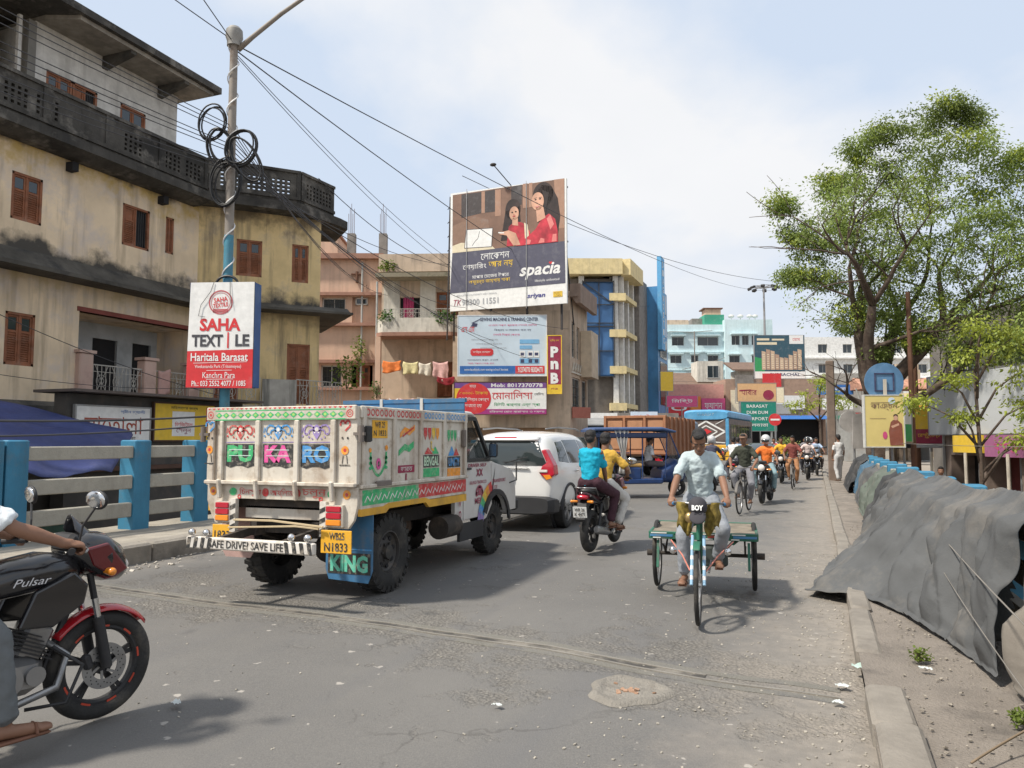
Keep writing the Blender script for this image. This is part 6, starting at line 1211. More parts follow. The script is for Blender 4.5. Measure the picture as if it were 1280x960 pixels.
def person(label, loc, rz, pelvis, lean, hands, feet, headlean=None, yaw=0, skin=(.23, .12, .075), shirt=(.5, .5, .5), pants=(.1, .1, .12), hair=(.012, .01, .01), shoe=(.1, .06, .04), vox=.014, sleeve='short', helmet=None, cap_=None, group=None, elbow=(.6, -.5, -.6), knee=(.25, 1, .4), curl=55, handdir=None, barefoot=False, dress=None, scale=1., side=0, female=False, sling=None):
    r = root('person', label, 'person', loc, rz, group); r.scale = (scale,) * 3
    pelvis = Vector(pelvis) / scale; hands = [Vector(q) / scale for q in hands]; feet = [Vector(q) / scale for q in feet]
    up = Vector((side, math.sin(lean), math.cos(lean))).normalized(); P = Vector(pelvis); fw = Vector((0, math.cos(lean), -math.sin(lean))); TF = Matrix((Vector((1, 0, 0)), fw, up)).transposed()
    hl = lean * .5 if headlean is None else headlean; hup = Vector((side * .5, math.sin(hl), math.cos(hl))).normalized()
    neck = P + up * .50; hd = neck + hup * .145 + Vector((0, .02, 0)); HF = (Euler((-hl, 0, R(yaw))).to_matrix())
    body = MB(); sh = MB(); tr = MB()
    # head
    def hp(x, y, z): return hd + HF @ Vector((x, y, z))
    body.ell(hp(0, -.005, .028), (.076, .096, .098), HF, 18, 12); body.ell(hp(0, .022, -.05), (.054, .062, .07), HF, 16, 10); body.ell(hp(0, .045, -.098), (.026, .026, .022), HF)
    body.cap(hp(0, .082, .012), hp(0, .103, -.028), .009, .015, 10); body.ell(hp(0, .096, -.034), (.02, .012, .010), HF); body.ell(hp(0, .077, -.060), (.026, .014, .007), HF); body.ell(hp(0, .075, -.071), (.022, .014, .007), HF); body.ell(hp(0, .074, .030), (.055, .02, .012), HF)
    for s in (-1, 1): body.ell(hp(s * .077, -.008, -.005), (.008, .020, .032), HF); body.ell(hp(s * .045, .055, -.02), (.022, .025, .024), HF)
    body.cap(neck - up * .04, hd + HF @ Vector((0, -.02, -.05)), .056, .052)
    # torso core
    for q, rr in ((.02, (.145, .10, .10)), (.18, (.125, .088, .12)), (.34, (.155, .10, .13))): body.ell(P + up * q, rr, TF)
    thigh, shin, ua, fa = .43, .41, .285, .25
    for i, s in enumerate((-1, 1)):
        S = P + up * .435 + Vector((s * .158, 0, 0)); body.cap(P + up * .44 + Vector((s * .06, 0, 0)), S, .05, .044)
        E_, W_ = ik(S, hands[i], ua, fa, Vector((s * elbow[0], elbow[1], elbow[2]))); body.cap(S, E_, .044, .037); body.cap(E_, E_.lerp(W_, .35), .038, .040); body.cap(E_.lerp(W_, .35), W_, .040, .025)
        dd = (W_ - E_).normalized() if handdir is None else Vector((s * handdir[0], handdir[1], handdir[2])); hand(body, W_, dd, (-s * .25, 0, -1), -s if True else s, curl)
        k = .5 if sleeve == 'short' else None
        if sleeve == 'short': e2 = S.lerp(E_, .72); sh.cap(S + Vector((-s * .02, 0, .0)), e2, .060, .056); sh.cyl(S.lerp(E_, .45), S.lerp(E_, .88), .055, .061, 14)
        elif sleeve == 'long': sh.cap(S, E_, .065, .056); sh.cap(E_, W_.lerp(E_, .12), .056, .042)
        sh.cap(P + up * .455 + Vector((s * .05, 0, 0)), S + Vector((-s * .02, 0, .006)), .062, .058)
        Hh = P + Vector((s * .09, .0, -.02)); kn = Vector((s * knee[0], knee[1], knee[2])); K, A = ik(Hh, feet[i], thigh, shin, kn)
        body.cap(Hh, K, .078, .052); body.cap(K, K.lerp(A, .3), .054, .056); body.cap(K.lerp(A, .3), A, .055, .034)
        ft = MB() if not barefoot else body
        f0 = A + Vector((0, -.03, -.045)); f1 = A + Vector((s * .02, .14, -.062))
        (ft if not barefoot else body).cap(f0, f1, .036, .03); (ft if not barefoot else body).ell(f1 + Vector((0, .03, -.004)), (.042, .05, .022))
        if not barefoot: ft.build('shoe', mat('shoe %.2f %.2f' % shoe[:2], shoe, .6), r, remesh=max(vox, .012), smo=2)
        else:
            sl = MB(); sl.cbox(f0.lerp(f1, .62) + Vector((0, .0, -.036)), (.085, .25, .016), ch=.006); sl.build('sandal', mat('brown sandal', (.16, .07, .04), .7), r); st = MB(); st.tube([f1 + Vector((-.042, -.01, -.02)), f1 + Vector((-.02, -.01, .026)), f1 + Vector((.02, -.01, .026)), f1 + Vector((.042, -.01, -.02))], .008, 6); st.build('sandal_strap', _M['brown sandal'], r)
            for q in range(5): body.cap(f1 + Vector((-.03 + .015 * q, .05, -.006)), f1 + Vector((-.032 + .016 * q, .078 - .006 * abs(q - 1.5), -.012)), .009, .008, 6)
        if dress is None: tr.cap(Hh + Vector((0, 0, .01)), K, .098, .075); tr.cap(K, K.lerp(A, .5), .075, .068); tr.cap(K.lerp(A, .5), A.lerp(K, .10), .068, .060); tr.cyl(K.lerp(A, .5), A.lerp(K, .04), .066, .064, 14)
    if dress: 
        tr.cap(P, P + Vector((0, .0, -.35)), .15, .17); tr.cyl(P + Vector((0, 0, -.2)), (P.x, P.y, .12), .16, .21, 18)
    tr.ell(P, (.158, .118, .11), TF)
    for k in range(14):
        q = -.03 + .035 * k; w_ = .150 - .012 * math.sin(PI * min(1, (q + .03) / .3)) + .012 * smooth((q - .18) / .16); sh.ell(P + up * q, (w_, .112 + .004 * math.sin(8 * q), .06), TF, 18, 8); sh.cap(neck - up * .045, neck - up * .02, .066, .06)
    body.build('body', mat('skin %.3f' % skin[0], skin, .55, var=.08, scale=6, spec=.4), r, remesh=vox, smo=2)
    o = sh.build('shirt', mat('shirt %.2f %.2f %.2f' % shirt, shirt, .9, var=.1, scale=5, bump=.3, bscale=25), r, remesh=max(vox, .010), smo=9)
    d_ = o.modifiers.new('w', 'DISPLACE'); d_.texture = wrk; d_.strength = .04; d_.mid_level = .5
    if female or dress: pass
    o = tr.build('trousers' if not dress else 'skirt', mat('cloth %.2f %.2f %.2f' % pants, pants, .9, var=.15, scale=5, bump=.3, bscale=25), r, remesh=max(vox, .010), smo=3)
    d_ = o.modifiers.new('w', 'DISPLACE'); d_.texture = wrk; d_.strength = .022; d_.mid_level = .5
    hm = mat('hair %.2f' % hair[0], hair, .55, var=.3, scale=30, bump=.8, bscale=70)
    if helmet:
        h = MB(); h.ell(hp(0, -.005, .03), (.125, .142, .130), HF, 20, 12); h.cap(hp(-.09, -.0, -.05), hp(.09, 0, -.05), .05, .05); o = h.build('helmet', mat('helmet %.2f' % helmet[0], helmet, .25, coat=.5), r, remesh=max(.012, vox), smo=2)
        MB().ell(hp(0, .045, .0), (.105, .112, .062), HF, 18, 10).build('visor', glas, r, smooth=True)
    else:
        h = MB(); h.ell(hp(0, -.02, .048), (.081, .094, .086), HF, 18, 12); h.ell(hp(0, -.05, .0), (.074, .062, .075), HF); h.ell(hp(0, .045, .10), (.062, .05, .035), HF)
        for s in (-1, 1): h.cap(hp(s * .072, .0, .05), hp(s * .072, .015, .0), .014, .010)
        if female: h.ell(hp(0, -.085, -.01), (.05, .045, .05), HF)
        o = h.build('hair', hm, r, remesh=max(vox * .8, .009), smo=1); d_ = o.modifiers.new('w', 'DISPLACE'); d_.texture = wrk; d_.strength = .022; d_.mid_level = .5
    if cap_:
        h = MB(); h.ell(hp(0, -.01, .06), (.09, .105, .08), HF); h.ell(hp(0, .10, .05), (.07, .07, .012), HF); h.build('cap', mat('cap %.2f' % cap_[0], cap_, .8), r, smooth=True)
    if vox <= .015:
        for s in (-1, 1):
            MB().ell(hp(s * .031, .078, .005), (.012, .006, .0045), HF, 12, 8).build('eye', mat('eye white', (.38, .34, .30), .4), r, smooth=True); MB().ell(hp(s * .031, .0835, .005), (.0055, .003, .0045), HF, 10, 6).build('iris', mat('iris', (.02, .012, .01), .2), r, smooth=True)
            MB().cap(hp(s * .016, .092, .028), hp(s * .05, .080, .027), .005, .004, 6).build('eyebrow', hm, r)
        MB().ell(hp(0, .0905, -.0655), (.021, .003, .003), HF).build('mouth', mat('lip line', (.10, .035, .03), .6), r)
        c = MB()
        for s in (-1, 1): c.add([neck + up * -.01 + TF @ Vector((s * q[0], q[1], q[2])) for q in ((.062, .02, .02), (.005, .083, -.03), (.045, .095, -.06), (.082, .04, -.005))], [(0, 1, 2, 3)])
        c.build('collar', _M['shirt %.2f %.2f %.2f' % shirt], r, solid=.008)
    return r
# ================= TWO-WHEELERS AND CYCLE CART =================
def tint(n, c, **k): return mat(n, c, **k)
glossb = mat('gloss black paint', (.012, .012, .014), .22, coat=.6, var=.1); mattb = mat('matt black plastic', (.022, .022, .024), .6, dirt=(.08, .07, .06), damt=.3, dscale=8); alum = mat('cast aluminium', (.32, .32, .32), .4, .8, dirt=(.12, .1, .09), damt=.4, dscale=9); gredp = mat('gloss red paint', (.42, .012, .02), .22, coat=.7, var=.06)
def thin_tyre_wheel(par, c, Rr, r, spokes=0, rimw=.018, mr=None, disc=False, rimc=None, redmarks=False, nm='wheel'):
    o = root(nm, None, None, c, 0, parent=par); MB().torus((0, 0, 0), Rr - r, r, 'X', 56, 12, r * 1.05).build('tyre', mr or tyrem, o, smooth=True)
    rr = Rr - 2 * r; b = MB(); b.lathe([(rr + .012, -rimw), (rr - .004, -rimw * 1.05), (rr - .016, -rimw * .6), (rr - .016, rimw * .6), (rr - .004, rimw * 1.05), (rr + .012, rimw)], (0, 0, 0), 'X', 48, True)
    if spokes == 5:
        for i in range(5):
            a = 2 * PI * i / 5 + .3
            for d in (-.10, .10):
                b.beam((0, .045 * math.cos(a), .045 * math.sin(a)), (0, (rr - .01) * math.cos(a + d * .9), (rr - .01) * math.sin(a + d * .9)), .024, .014, up=(1, 0, 0))
        b.cyl((-.05, 0, 0), (.05, 0, 0), .05, n=20)
    b.build('rim', rimc or mattb, o, smooth='auto')
    if spokes > 5:
        s = MB(); s.cyl((-.035, 0, 0), (.035, 0, 0), .02, n=10)
        for i in range(spokes):
            a = 2 * PI * i / spokes; h = .03 if i % 2 else -.03; a2 = a + (.5 if (i // 2) % 2 else -.5); s.cyl((h, .018 * math.cos(a2), .018 * math.sin(a2)), (0, rr * math.cos(a), rr * math.sin(a)), .0016, n=3, cap=False)
        s.build('spokes', alum, o)
    if disc:
        d = MB(); d.lathe([(.075, .058), (.128, .058), (.128, .063), (.075, .063)], (0, 0, 0), 'X', 40, True)
        for i in range(6): a = i * PI / 3; d.beam((.058, .03 * math.cos(a), .03 * math.sin(a)), (.06, .08 * math.cos(a + .4), .08 * math.sin(a + .4)), .014, .006, up=(1, 0, 0))
        d.build('brake_disc', alum, o, smooth='auto'); h = MB()
        for i in range(36): a = i * PI / 18; q = .09 + .011 * (i % 3); h.cyl((.0632, q * math.cos(a), q * math.sin(a)), (.0640, q * math.cos(a), q * math.sin(a)), .004, n=6)
        h.build('disc_hole', dark, o); MB().cbox((.065, -.105, .045), (.05, .05, .09), (R(20), 0, 0), ch=.012).build('brake_caliper', mattb, o)
    if redmarks:
        for i in range(9):
            a = 2 * PI * i / 9; m_ = MB(); m_.lathe([(rr + .002, rimw + .003), (rr + .018, rimw + .003)], (0, 0, 0), 'X', 5, False, a, a + .26); m_.build('rim_stripe', mat('red rim tape', (.5, .06, .03), .4), o, solid=.002)
    return o
def motorcycle(label, loc, rz, body=glossb, accent=gredp, fairing=True, front_lit=False, group=None, plate=None, detail=True, mudg=None, name='motorcycle', disc=True, marks=False):
    r = root(name, label, 'motorcycle', loc, rz, group); R_ = .305; fy, ry = .54, -.66
    thin_tyre_wheel(r, (0, fy, R_), R_, .047, 5, .028, disc=disc, redmarks=marks); thin_tyre_wheel(r, (0, ry, R_), R_, .058, 5, .04, redmarks=marks)
    # fork
    b = MB(); top = Vector((0, .40, .95)); ax = Vector((0, fy, R_))
    for s in (-1, 1): q = ax.lerp(top, .45); b.cyl((s * .085, ax.y, ax.z), (s * .085, q.y, q.z), .030, n=12); b.cyl((s * .085, q.y, q.z), (s * .085, top.y, top.z), .018, n=10)
    b.build('fork', mattb, r, smooth='auto'); c = MB()
    for s in (-1, 1): q = ax.lerp(top, .45); q2 = ax.lerp(top, .62); c.cyl((s * .085, q.y, q.z), (s * .085, q2.y, q2.z), .02, n=10)
    c.build('fork_tube', chrome, r, smooth='auto')
    b = MB()
    def mg(u, v): 
        a = R(38 + 105 * u); w = .062 * (1 - .25 * abs(2 * u - 1) ** 2); x = (2 * v - 1); rad = R_ + .035 - .03 * x * x
        return (w * x, fy + rad * math.cos(a), R_ + rad * math.sin(a))
    MB().grid(mg, 20, 8).build('front_mudguard', mudg or accent, r, smooth=True, solid=.004)
    # frame, engine
    b = MB(); b.tube([(0, .40, .88), (0, .34, .62), (0, .22, .32), (0, -.1, .26), (0, -.28, .34)], .02, 8); b.tube([(0, .38, .88), (0, .1, .80), (0, -.25, .72), (0, -.85, .80)], .02, 8)
    for s in (-1, 1): b.tube([(s * .1, -.25, .68), (s * .11, -.6, .72), (s * .1, -.9, .82)], .014, 8); b.tube([(s * .10, -.22, .38), (s * .11, ry, R_)], .02, 8); b.cyl((s * .13, ry, R_), (s * .13, -.5, .68), .022, n=10)
    b.build('frame', mattb, r, smooth='auto')
    b = MB(); b.cbox((0, .02, .36), (.24, .34, .2), ch=.04); b.cbox((0, .15, .52), (.16, .15, .2), (R(-25), 0, 0), ch=.02)
    for s in (-1, 1): b.cyl((0, -.02, .36), (s * .155, -.02, .36), .085, n=20); b.cyl((0, .13, .36), (s * .145, .13, .36), .05, n=16)
    b.build('engine', alum, r, smooth='auto'); f = MB()
    for k in range(6): f.cbox((0, .14 - .012 * k, .46 + .026 * k), (.21, .2, .008), (R(-25), 0, 0))
    f.build('cooling_fins', mattb, r); e = MB(); e.tube([(.05, .22, .5), (.07, .32, .42), (.09, .26, .26), (.12, 0, .22), (.14, -.3, .24)], .021, 10); e.build('exhaust_pipe', alum, r, smooth=True)
    b = MB(); b.loft([(-.25, .15, .25, .03, .03, 2), (-.35, .155, .27, .05, .055, 2.2), (-.8, .165, .34, .055, .062, 2.2), (-.86, .168, .35, .04, .045, 2)], 16); b.build('silencer', alum if fairing else mattb, r, smooth='auto')
    b = MB(); b.tube([(-.15, .1, .3), (-.30, .2, .45), (-.30, .32, .6)][:0] or [(-.16, .2, .5), (-.2, .34, .38), (-.2, .26, .2), (-.14, .08, .2)], .011, 6); b.tube([(.16, .2, .5), (.2, .34, .38), (.2, .26, .2), (.14, .08, .2)], .011, 6); b.build('crash_guard', mattb, r, smooth=True)
    # tank, scoops, seat, tail
    b = MB(); b.loft([(.40, 0, .86, .06, .05, 2.4), (.33, 0, .88, .125, .085, 2.6), (.18, 0, .885, .155, .105, 2.6), (.0, 0, .865, .14, .10, 2.6), (-.14, 0, .83, .09, .075, 2.4), (-.2, 0, .80, .05, .04, 2)], 24); tank = b.build('fuel_tank', body, r, smooth=True)
    for s in (-1, 1):
        MB().prism([(.38, .80), (.30, .88), (.1, .80), (.02, .62), (.2, .60), (.36, .70)], s * .13, s * .165, 'YZ').build('tank_scoop', accent if not fairing else body, r, bevel=.012)
        MB().prism([(-.1, .74), (-.15, .58), (-.38, .56), (-.5, .72), (-.3, .78)], s * .10, s * .135, 'YZ').build('side_panel', accent, r, bevel=.012)
    b = MB(); b.loft([(-.10, 0, .84, .09, .03, 2.6), (-.25, 0, .80, .12, .045, 2.8), (-.42, 0, .80, .13, .045, 2.8), (-.50, 0, .83, .125, .05, 2.8), (-.75, 0, .86, .11, .045, 2.8), (-.88, 0, .88, .07, .03, 2.4)], 20); b.build('seat', mat('black vinyl seat', (.018, .018, .018), .5), r, smooth=True)
    b = MB(); b.loft([(-.35, 0, .73, .10, .05, 2.6), (-.6, 0, .77, .115, .06, 2.6), (-.85, 0, .82, .09, .045, 2.4), (-.98, 0, .85, .05, .025, 2)], 20); b.build('tail_panel', body, r, smooth=True)
    MB().loft([(-.90, 0, .80, .085, .04, 2.6), (-.99, 0, .80, .075, .035, 2.6), (-1.02, 0, .80, .05, .02, 2)], 16).build('tail_lamp', redl, r, smooth=True)
    MB().prism([(-.85, .76), (-.98, .72), (-1.07, .50), (-1.04, .46), (-.9, .66), (-.8, .7)], -.07, .07, 'YZ').build('rear_mudguard', mattb, r, bevel=.006)
    b = MB()
    for s in (-1, 1): b.tube([(s * .12, -.62, .80), (s * .14, -.8, .92), (s * .10, -.98, .93), (0, -1.0, .93)], .012, 6)
    b.build('grab_rail', alum, r, smooth=True)
    pr = root('number_plate', None, None, (0, -1.075, .60), parent=r); MB().cbox((0, 0, 0), (.20, .008, .15), (R(12), 0, 0)).build('plate', flatm('plate white', (.7, .7, .68)), pr)
    if plate: text(plate[0], .15, .045, pbk, pr, (0, -.016, .035), bold=.02); text(plate[1], .15, .045, pbk, pr, (0, -.004, -.03), bold=.02)
    for y in (-.97, ):
        for s in (-1, 1): MB().cap((s * .08, y, .74), (s * .15, y - .02, .74), .016, .022).build('indicator', oral, r, smooth=True)
    # handlebar and controls
    b = MB(); 
    for s in (-1, 1): b.tube([(0, .36, .98), (s * .10, .35, 1.0), (s * .2, .28, 1.04), (s * .36, .18, 1.02)], .012, 8)
    b.build('handlebar', mattb, r, smooth=True)
    for s in (-1, 1):
        MB().cyl((s * .26, .24, 1.03), (s * .38, .165, 1.02), .018, n=12).build('grip', mattb, r); MB().tube([(s * .22, .30, 1.03), (s * .36, .26, 1.02), (s * .38, .24, 1.01)], .006, 6).build('lever', alum, r)
        m_ = root('mirror', None, None, (s * .36, .30, 1.28), R(s * 8), parent=r); MB().ell((0, 0, 0), (.085, .02, .055), (R(8), 0, 0)).build('shell', mattb, m_, smooth=True); MB().ell((0, -.012, 0), (.078, .012, .048), (R(8), 0, 0)).build('mirror_glass', chrome, m_, smooth=True)
        MB().tube([(0, 0, -.03), (-s * .08, -.02, -.14), (-s * .10, -.03, -.26)], .006, 6).build('stem', mattb, m_)
        MB().cap((s * .12, .48, .86), (s * .21, .48, .86), .015, .024).build('indicator', oral, r, smooth=True)
        MB().cyl((s * .1, .02 - .1, .30), (s * .24, .02 - .1, .30), .014, n=8).build('footpeg', mattb, r)
    if fairing:
        b = MB(); b.loft([(.30, 0, .99, .11, .05, 2.4), (.40, 0, .96, .165, .12, 2.6), (.50, 0, .93, .175, .14, 2.6), (.60, 0, .89, .13, .11, 2.4), (.65, 0, .86, .07, .06, 2)], 24); b.build('headlamp_fairing', body, r, smooth=True)
        b = MB(); b.loft([(.56, 0, .885, .115, .055, 2.4), (.645, 0, .87, .085, .042, 2.2), (.675, 0, .865, .04, .02, 2)], 20); b.build('headlight', whl, r, smooth=True)
        MB().grid(lambda u, v: ((u - .5) * .26 * (1 - .5 * v), .50 - .16 * v - .0, 1.03 + .15 * v - .12 * (2 * u - 1) ** 2 * (1 - .3 * v)), 12, 8).build('windshield', mat('smoke visor', (.03, .03, .035), .08, spec=.8), r, smooth=True, solid=.004)
        for s in (-1, 1): MB().prism([(.60, .86), (.48, 1.02), (.36, 1.0), (.40, .9), (.52, .82)], s * .145, s * .172, 'YZ').build('fairing_panel', mat('dark red panel', (.12, .012, .015), .3, coat=.5) if marks else flatm('grey red decal', (.30, .16, .17)), r, bevel=.012)
    else:
        MB().ell((0, .50, .90), (.10, .09, .10)).build('headlight_shell', body, r, smooth=True); MB().ell((0, .555, .90), (.085, .05, .085)).build('headlight', whl, r, smooth=True)
    MB().cbox((0, .32, 1.03), (.2, .07, .10), (R(-35), 0, 0), ch=.02).build('instrument_panel', mattb, r)
    return r
# foreground motorcycle and rider
HX, HY, HRZ = -4.02, 2.85, R(-12)
m1 = motorcycle('black and red motorcycle with red rim stripes cut off by the left edge', (HX, HY, 0), HRZ, marks=True)
tx = text('Pulsar', .19, .04, flatm('silver print', (.6, .6, .62)), m1, (.171, .08, .86), rot=(R(90), 0, R(90)), shear=.4)
person('rider in white shirt and grey trousers on the black and red motorcycle', (HX, HY, 0), HRZ, (0, -.39, .92), R(18), ((-.33, .16, 1.06), (.33, .16, 1.06)), ((-.2, -.08, .30), (.25, -.06, .20)), shirt=(.66, .70, .72), pants=(.13, .14, .145), vox=.008, curl=62, elbow=(.5, -.35, -.8), knee=(.28, 1, .5), barefoot=True, handdir=(.1, 1, -.15))
# pair on the motorcycle behind the white car
MX, MY, MRZ = -3.02, 11.45, R(-3)
m2 = motorcycle('dark motorcycle seen from behind carrying two riders beside the white car', (MX, MY, 0), MRZ, body=mat('dark maroon paint', (.05, .01, .015), .3, coat=.4), accent=glossb, plate=('WB 26', 'K 4471'), fairing=True)
person('passenger in turquoise T-shirt sitting at the back of the motorcycle', (MX, MY, 0), MRZ, (0, -.62, 1.0), R(3), ((-.14, -.30, .98), (.14, -.30, .98)), ((-.2, -.35, .42), (.22, -.35, .42)), shirt=(.005, .36, .52), pants=(.055, .02, .03), vox=.013, elbow=(.5, -.8, -.2), knee=(.6, 1, .3), barefoot=True, scale=.97)
person('driver in mustard shirt and white trousers in front of the turquoise passenger', (MX, MY, 0), MRZ, (.06, -.22, .96), R(14), ((-.33, .16, 1.06), (.33, .16, 1.06)), ((-.2, -.08, .36), (.24, -.05, .36)), shirt=(.55, .33, .05), pants=(.58, .56, .52), vox=.014, elbow=(.7, -.4, -.4), knee=(.45, 1, .4), barefoot=True)
# further riders coming towards the camera
def far_rider(label_m, label_p, x, y, rz, shirt, pants, body, vox=.02, helmet=None, group='oncoming motorcycles on the road', **k):
    motorcycle(label_m, (x, y, 0), rz, body=body, accent=body, fairing=False, group=group, disc=False)
    person(label_p, (x, y, 0), rz, (0, -.30, .95), R(8), ((-.33, .16, 1.06), (.33, .16, 1.06)), ((-.2, -.08, .36), (.2, -.08, .36)), shirt=shirt, pants=pants, vox=vox, helmet=helmet, elbow=(.8, -.3, -.5), knee=(.4, 1, .4), **k)
far_rider('black motorcycle just behind the cyclist in the green T-shirt', 'rider in orange shirt and silver helmet behind the cyclist', -1.25, 21.0, R(174), (.75, .18, .03), (.2, .3, .33), glossb, helmet=(.5, .5, .5))
far_rider('dark motorcycle in the middle of the oncoming group', 'rider in yellow shirt in the middle of the oncoming group', -1.25, 31, R(180), (.72, .40, .04), (.15, .13, .12), glossb)
far_rider('black scooter-like motorcycle to the right of the yellow shirted rider', 'rider in pale shirt and dark helmet on the right of the oncoming group', -.35, 34, R(178), (.6, .5, .48), (.05, .05, .06), glossb, helmet=(.05, .05, .05))
far_rider('motorcycle of the rider in white farther along the right lane', 'rider in white shirt with white helmet farther along the right lane', -.3, 42, R(180), (.65, .65, .66), (.1, .1, .12), mat('silver paint', (.4, .4, .42), .3, .5), helmet=(.6, .6, .6), vox=.03)
far_rider('motorcycle far down the road behind the others', 'rider in brown shirt far down the road', -1.3, 47, R(182), (.25, .12, .07), (.06, .06, .08), glossb, vox=.03)
far_rider('motorcycle heading away between the bus and the cart rider', 'rider in white shirt riding away just left of the cyclist', -2.6, 27, R(3), (.68, .68, .68), (.08, .08, .1), glossb, group='motorcycles heading away')
far_rider('motorcycle heading away, second behind the cart rider', 'rider in dark shirt with red helmet near the bus', -3.0, 24.5, R(2), (.06, .06, .09), (.1, .1, .1), glossb, helmet=(.5, .04, .04), group='motorcycles heading away')
far_rider('motorcycle heading away close to the bus', 'rider in pale blue shirt close to the bus', -2.9, 32, R(0), (.35, .45, .62), (.08, .08, .1), glossb, group='motorcycles heading away', vox=.025)
# bicycle
def bicycle(label, loc, rz, m, name='bicycle'):
    r = root(name, label, 'bicycle', loc, rz); Rw = .34
    thin_tyre_wheel(r, (0, .55, Rw), Rw, .018, 28, .012, rimc=alum); thin_tyre_wheel(r, (0, -.52, Rw), Rw, .018, 28, .012, rimc=alum)
    b = MB(); S = (0, -.15, .82); H_ = (0, .36, .86); B = (0, -.05, .30); Rr = (0, -.52, Rw)
    for a, c in ((S, H_), (S, B), ((0, .38, .78), B), ((0, .38, .90), (0, .36, .70))): b.cyl(a, c, .016, n=8)
    for s in (-1, 1): b.cyl((s * .05, -.52, Rw), (s * .02, -.14, .78), .009, n=6); b.cyl((s * .05, -.52, Rw), (s * .03, -.05, .30), .010, n=6); b.tube([(s * .05, .55, Rw), (s * .05, .44, .68), (0, .37, .74)], .011, 6); b.tube([(0, .34, .98), (s * .12, .32, 1.0), (s * .24, .18, 1.0)], .011, 6)
    b.build('frame', m, r, smooth='auto'); MB().loft([(-.28, 0, .90, .10, .03, 2.2), (-.12, 0, .91, .04, .03, 2.2), (0, 0, .90, .02, .02, 2)], 14).build('seat', mattb, r, smooth=True)
    b = MB(); b.torus((.03, -.05, .30), .09, .005, 'X', 24, 5)
    for s in (-1, 1): b.beam((s * .06, -.05, .30), (s * .07, -.05 + s * .12, .30 - s * .10), .015); b.cbox((s * .12, -.05 + s * .12, .30 - s * .10), (.09, .07, .02))
    b.build('pedal', alum, r); MB().grid(lambda u, v: (.03 * (2 * v - 1), .55 + .37 * math.cos(R(20 + 120 * u)), Rw + .37 * math.sin(R(20 + 120 * u))), 14, 4).build('mudguard', m, r, smooth=True, solid=.003)
    MB().cbox((0, .50, .80), (.26, .16, .2), ch=.02).build('basket', mat('wicker brown', (.2, .12, .06), .9), r) if 0 else None
    return r
bicycle('old bicycle ridden towards the camera behind the cycle cart', (-1.52, 17.9, 0), R(174), mat('dull bicycle paint', (.12, .11, .1), .6))
person('cyclist in dark green T-shirt and brown cap behind the cycle cart', (-1.52, 17.9, 0), R(174), (0, -.20, .98), R(12), ((-.24, .16, 1.02), (.24, .16, 1.02)), ((-.1, -.16, .30), (.1, .08, .42)), shirt=(.045, .05, .035), pants=(.2, .2, .22), vox=.016, cap_=(.22, .13, .09), elbow=(.8, -.4, -.5), knee=(.35, 1, .5), barefoot=True)
bicycle('bicycle between the yellow shirted rider and the footway', (-.75, 27.5, 0), R(178), mat('dull bicycle paint', (.12, .11, .1), .6))
person('bare legged cyclist in maroon vest between the oncoming motorcycles', (-.75, 27.5, 0), R(178), (0, -.20, .98), R(10), ((-.24, .16, 1.02), (.24, .16, 1.02)), ((-.1, -.1, .24), (.1, .05, .36)), shirt=(.22, .06, .05), pants=(.35, .17, .08), vox=.022, elbow=(.8, -.4, -.5))
# cycle cart -------------------------------------------------
cgreen = mat('cart green paint', (.02, .13, .08), .6, dirt=(.11, .09, .07), damt=.7, dscale=8); cblue = mat('cart blue paint', (.06, .22, .42), .5, dirt=(.2, .2, .2), dscale=10); cred = mat('cart red paint', (.45, .07, .05), .6)
CX, CY, CRZ = -1.08, 7.85, R(180 + 5.5)
ct = root('cycle_cart', 'three wheeled flatbed cycle cart with green painted edges ridden towards the camera', 'cycle cart', (CX, CY, 0), CRZ)
thin_tyre_wheel(ct, (0, .93, .34), .34, .019, 32, .014, rimc=alum)
for s in (-1, 1): thin_tyre_wheel(ct, (s * .51, -.82, .36), .36, .022, 32, .014, rimc=alum)
b = MB(); b.cyl((-.60, -.82, .36), (.60, -.82, .36), .02, n=10)
for s in (-1, 1):
    b.cyl((s * .53, -.82, .36), (s * .62, -.82, .36), .035, n=10)
    for k in range(4): b.tube([(s * .42, -1.15 + .05 * k, .50 - .012 * k), (s * .42, -.82, .40 - .014 * k), (s * .42, -.49 - .05 * k, .50 - .012 * k)], .010, 4)
b.build('axle', undr, ct, smooth='auto')
b = MB(); HB = (0, .62, .92)
b.cyl((0, .64, .98), (0, .69, .70), .018, n=10); b.cyl((0, .60, .84), (0, .02, .84), .016, n=8); b.cyl((0, .66, .74), (0, .12, .32), .017, n=8); b.cyl((0, .02, .92), (0, .12, .32), .016, n=8)
for s in (-1, 1): b.cyl((s * .04, .12, .34), (s * .30, -.5, .55), .014, n=8); b.cyl((s * .04, .04, .78), (s * .35, -.35, .60), .014, n=8); b.cyl((s * .3, -.3, .55), (s * .42, -1.1, .55), .016, n=8)
b.build('frame', cgreen, ct, smooth='auto')
b = MB()
for s in (-1, 1): b.cyl((s * .055, .93, .34), (s * .05, .70, .74), .014, n=10)
b.build('fork', mat('pale blue fork', (.25, .42, .58), .5), ct, smooth='auto'); b = MB()
for s in (-1, 1):
    for k in range(4): t_ = .1 + .2 * k; p = Vector((s * .055, .93, .34)).lerp(Vector((s * .05, .70, .74)), t_); q = Vector((s * .055, .93, .34)).lerp(Vector((s * .05, .70, .74)), t_ + .08); b.cyl(p, q, .0152, n=10)
b.build('fork_band', flatm('fork white band', (.7, .7, .7)), ct)
b = MB()
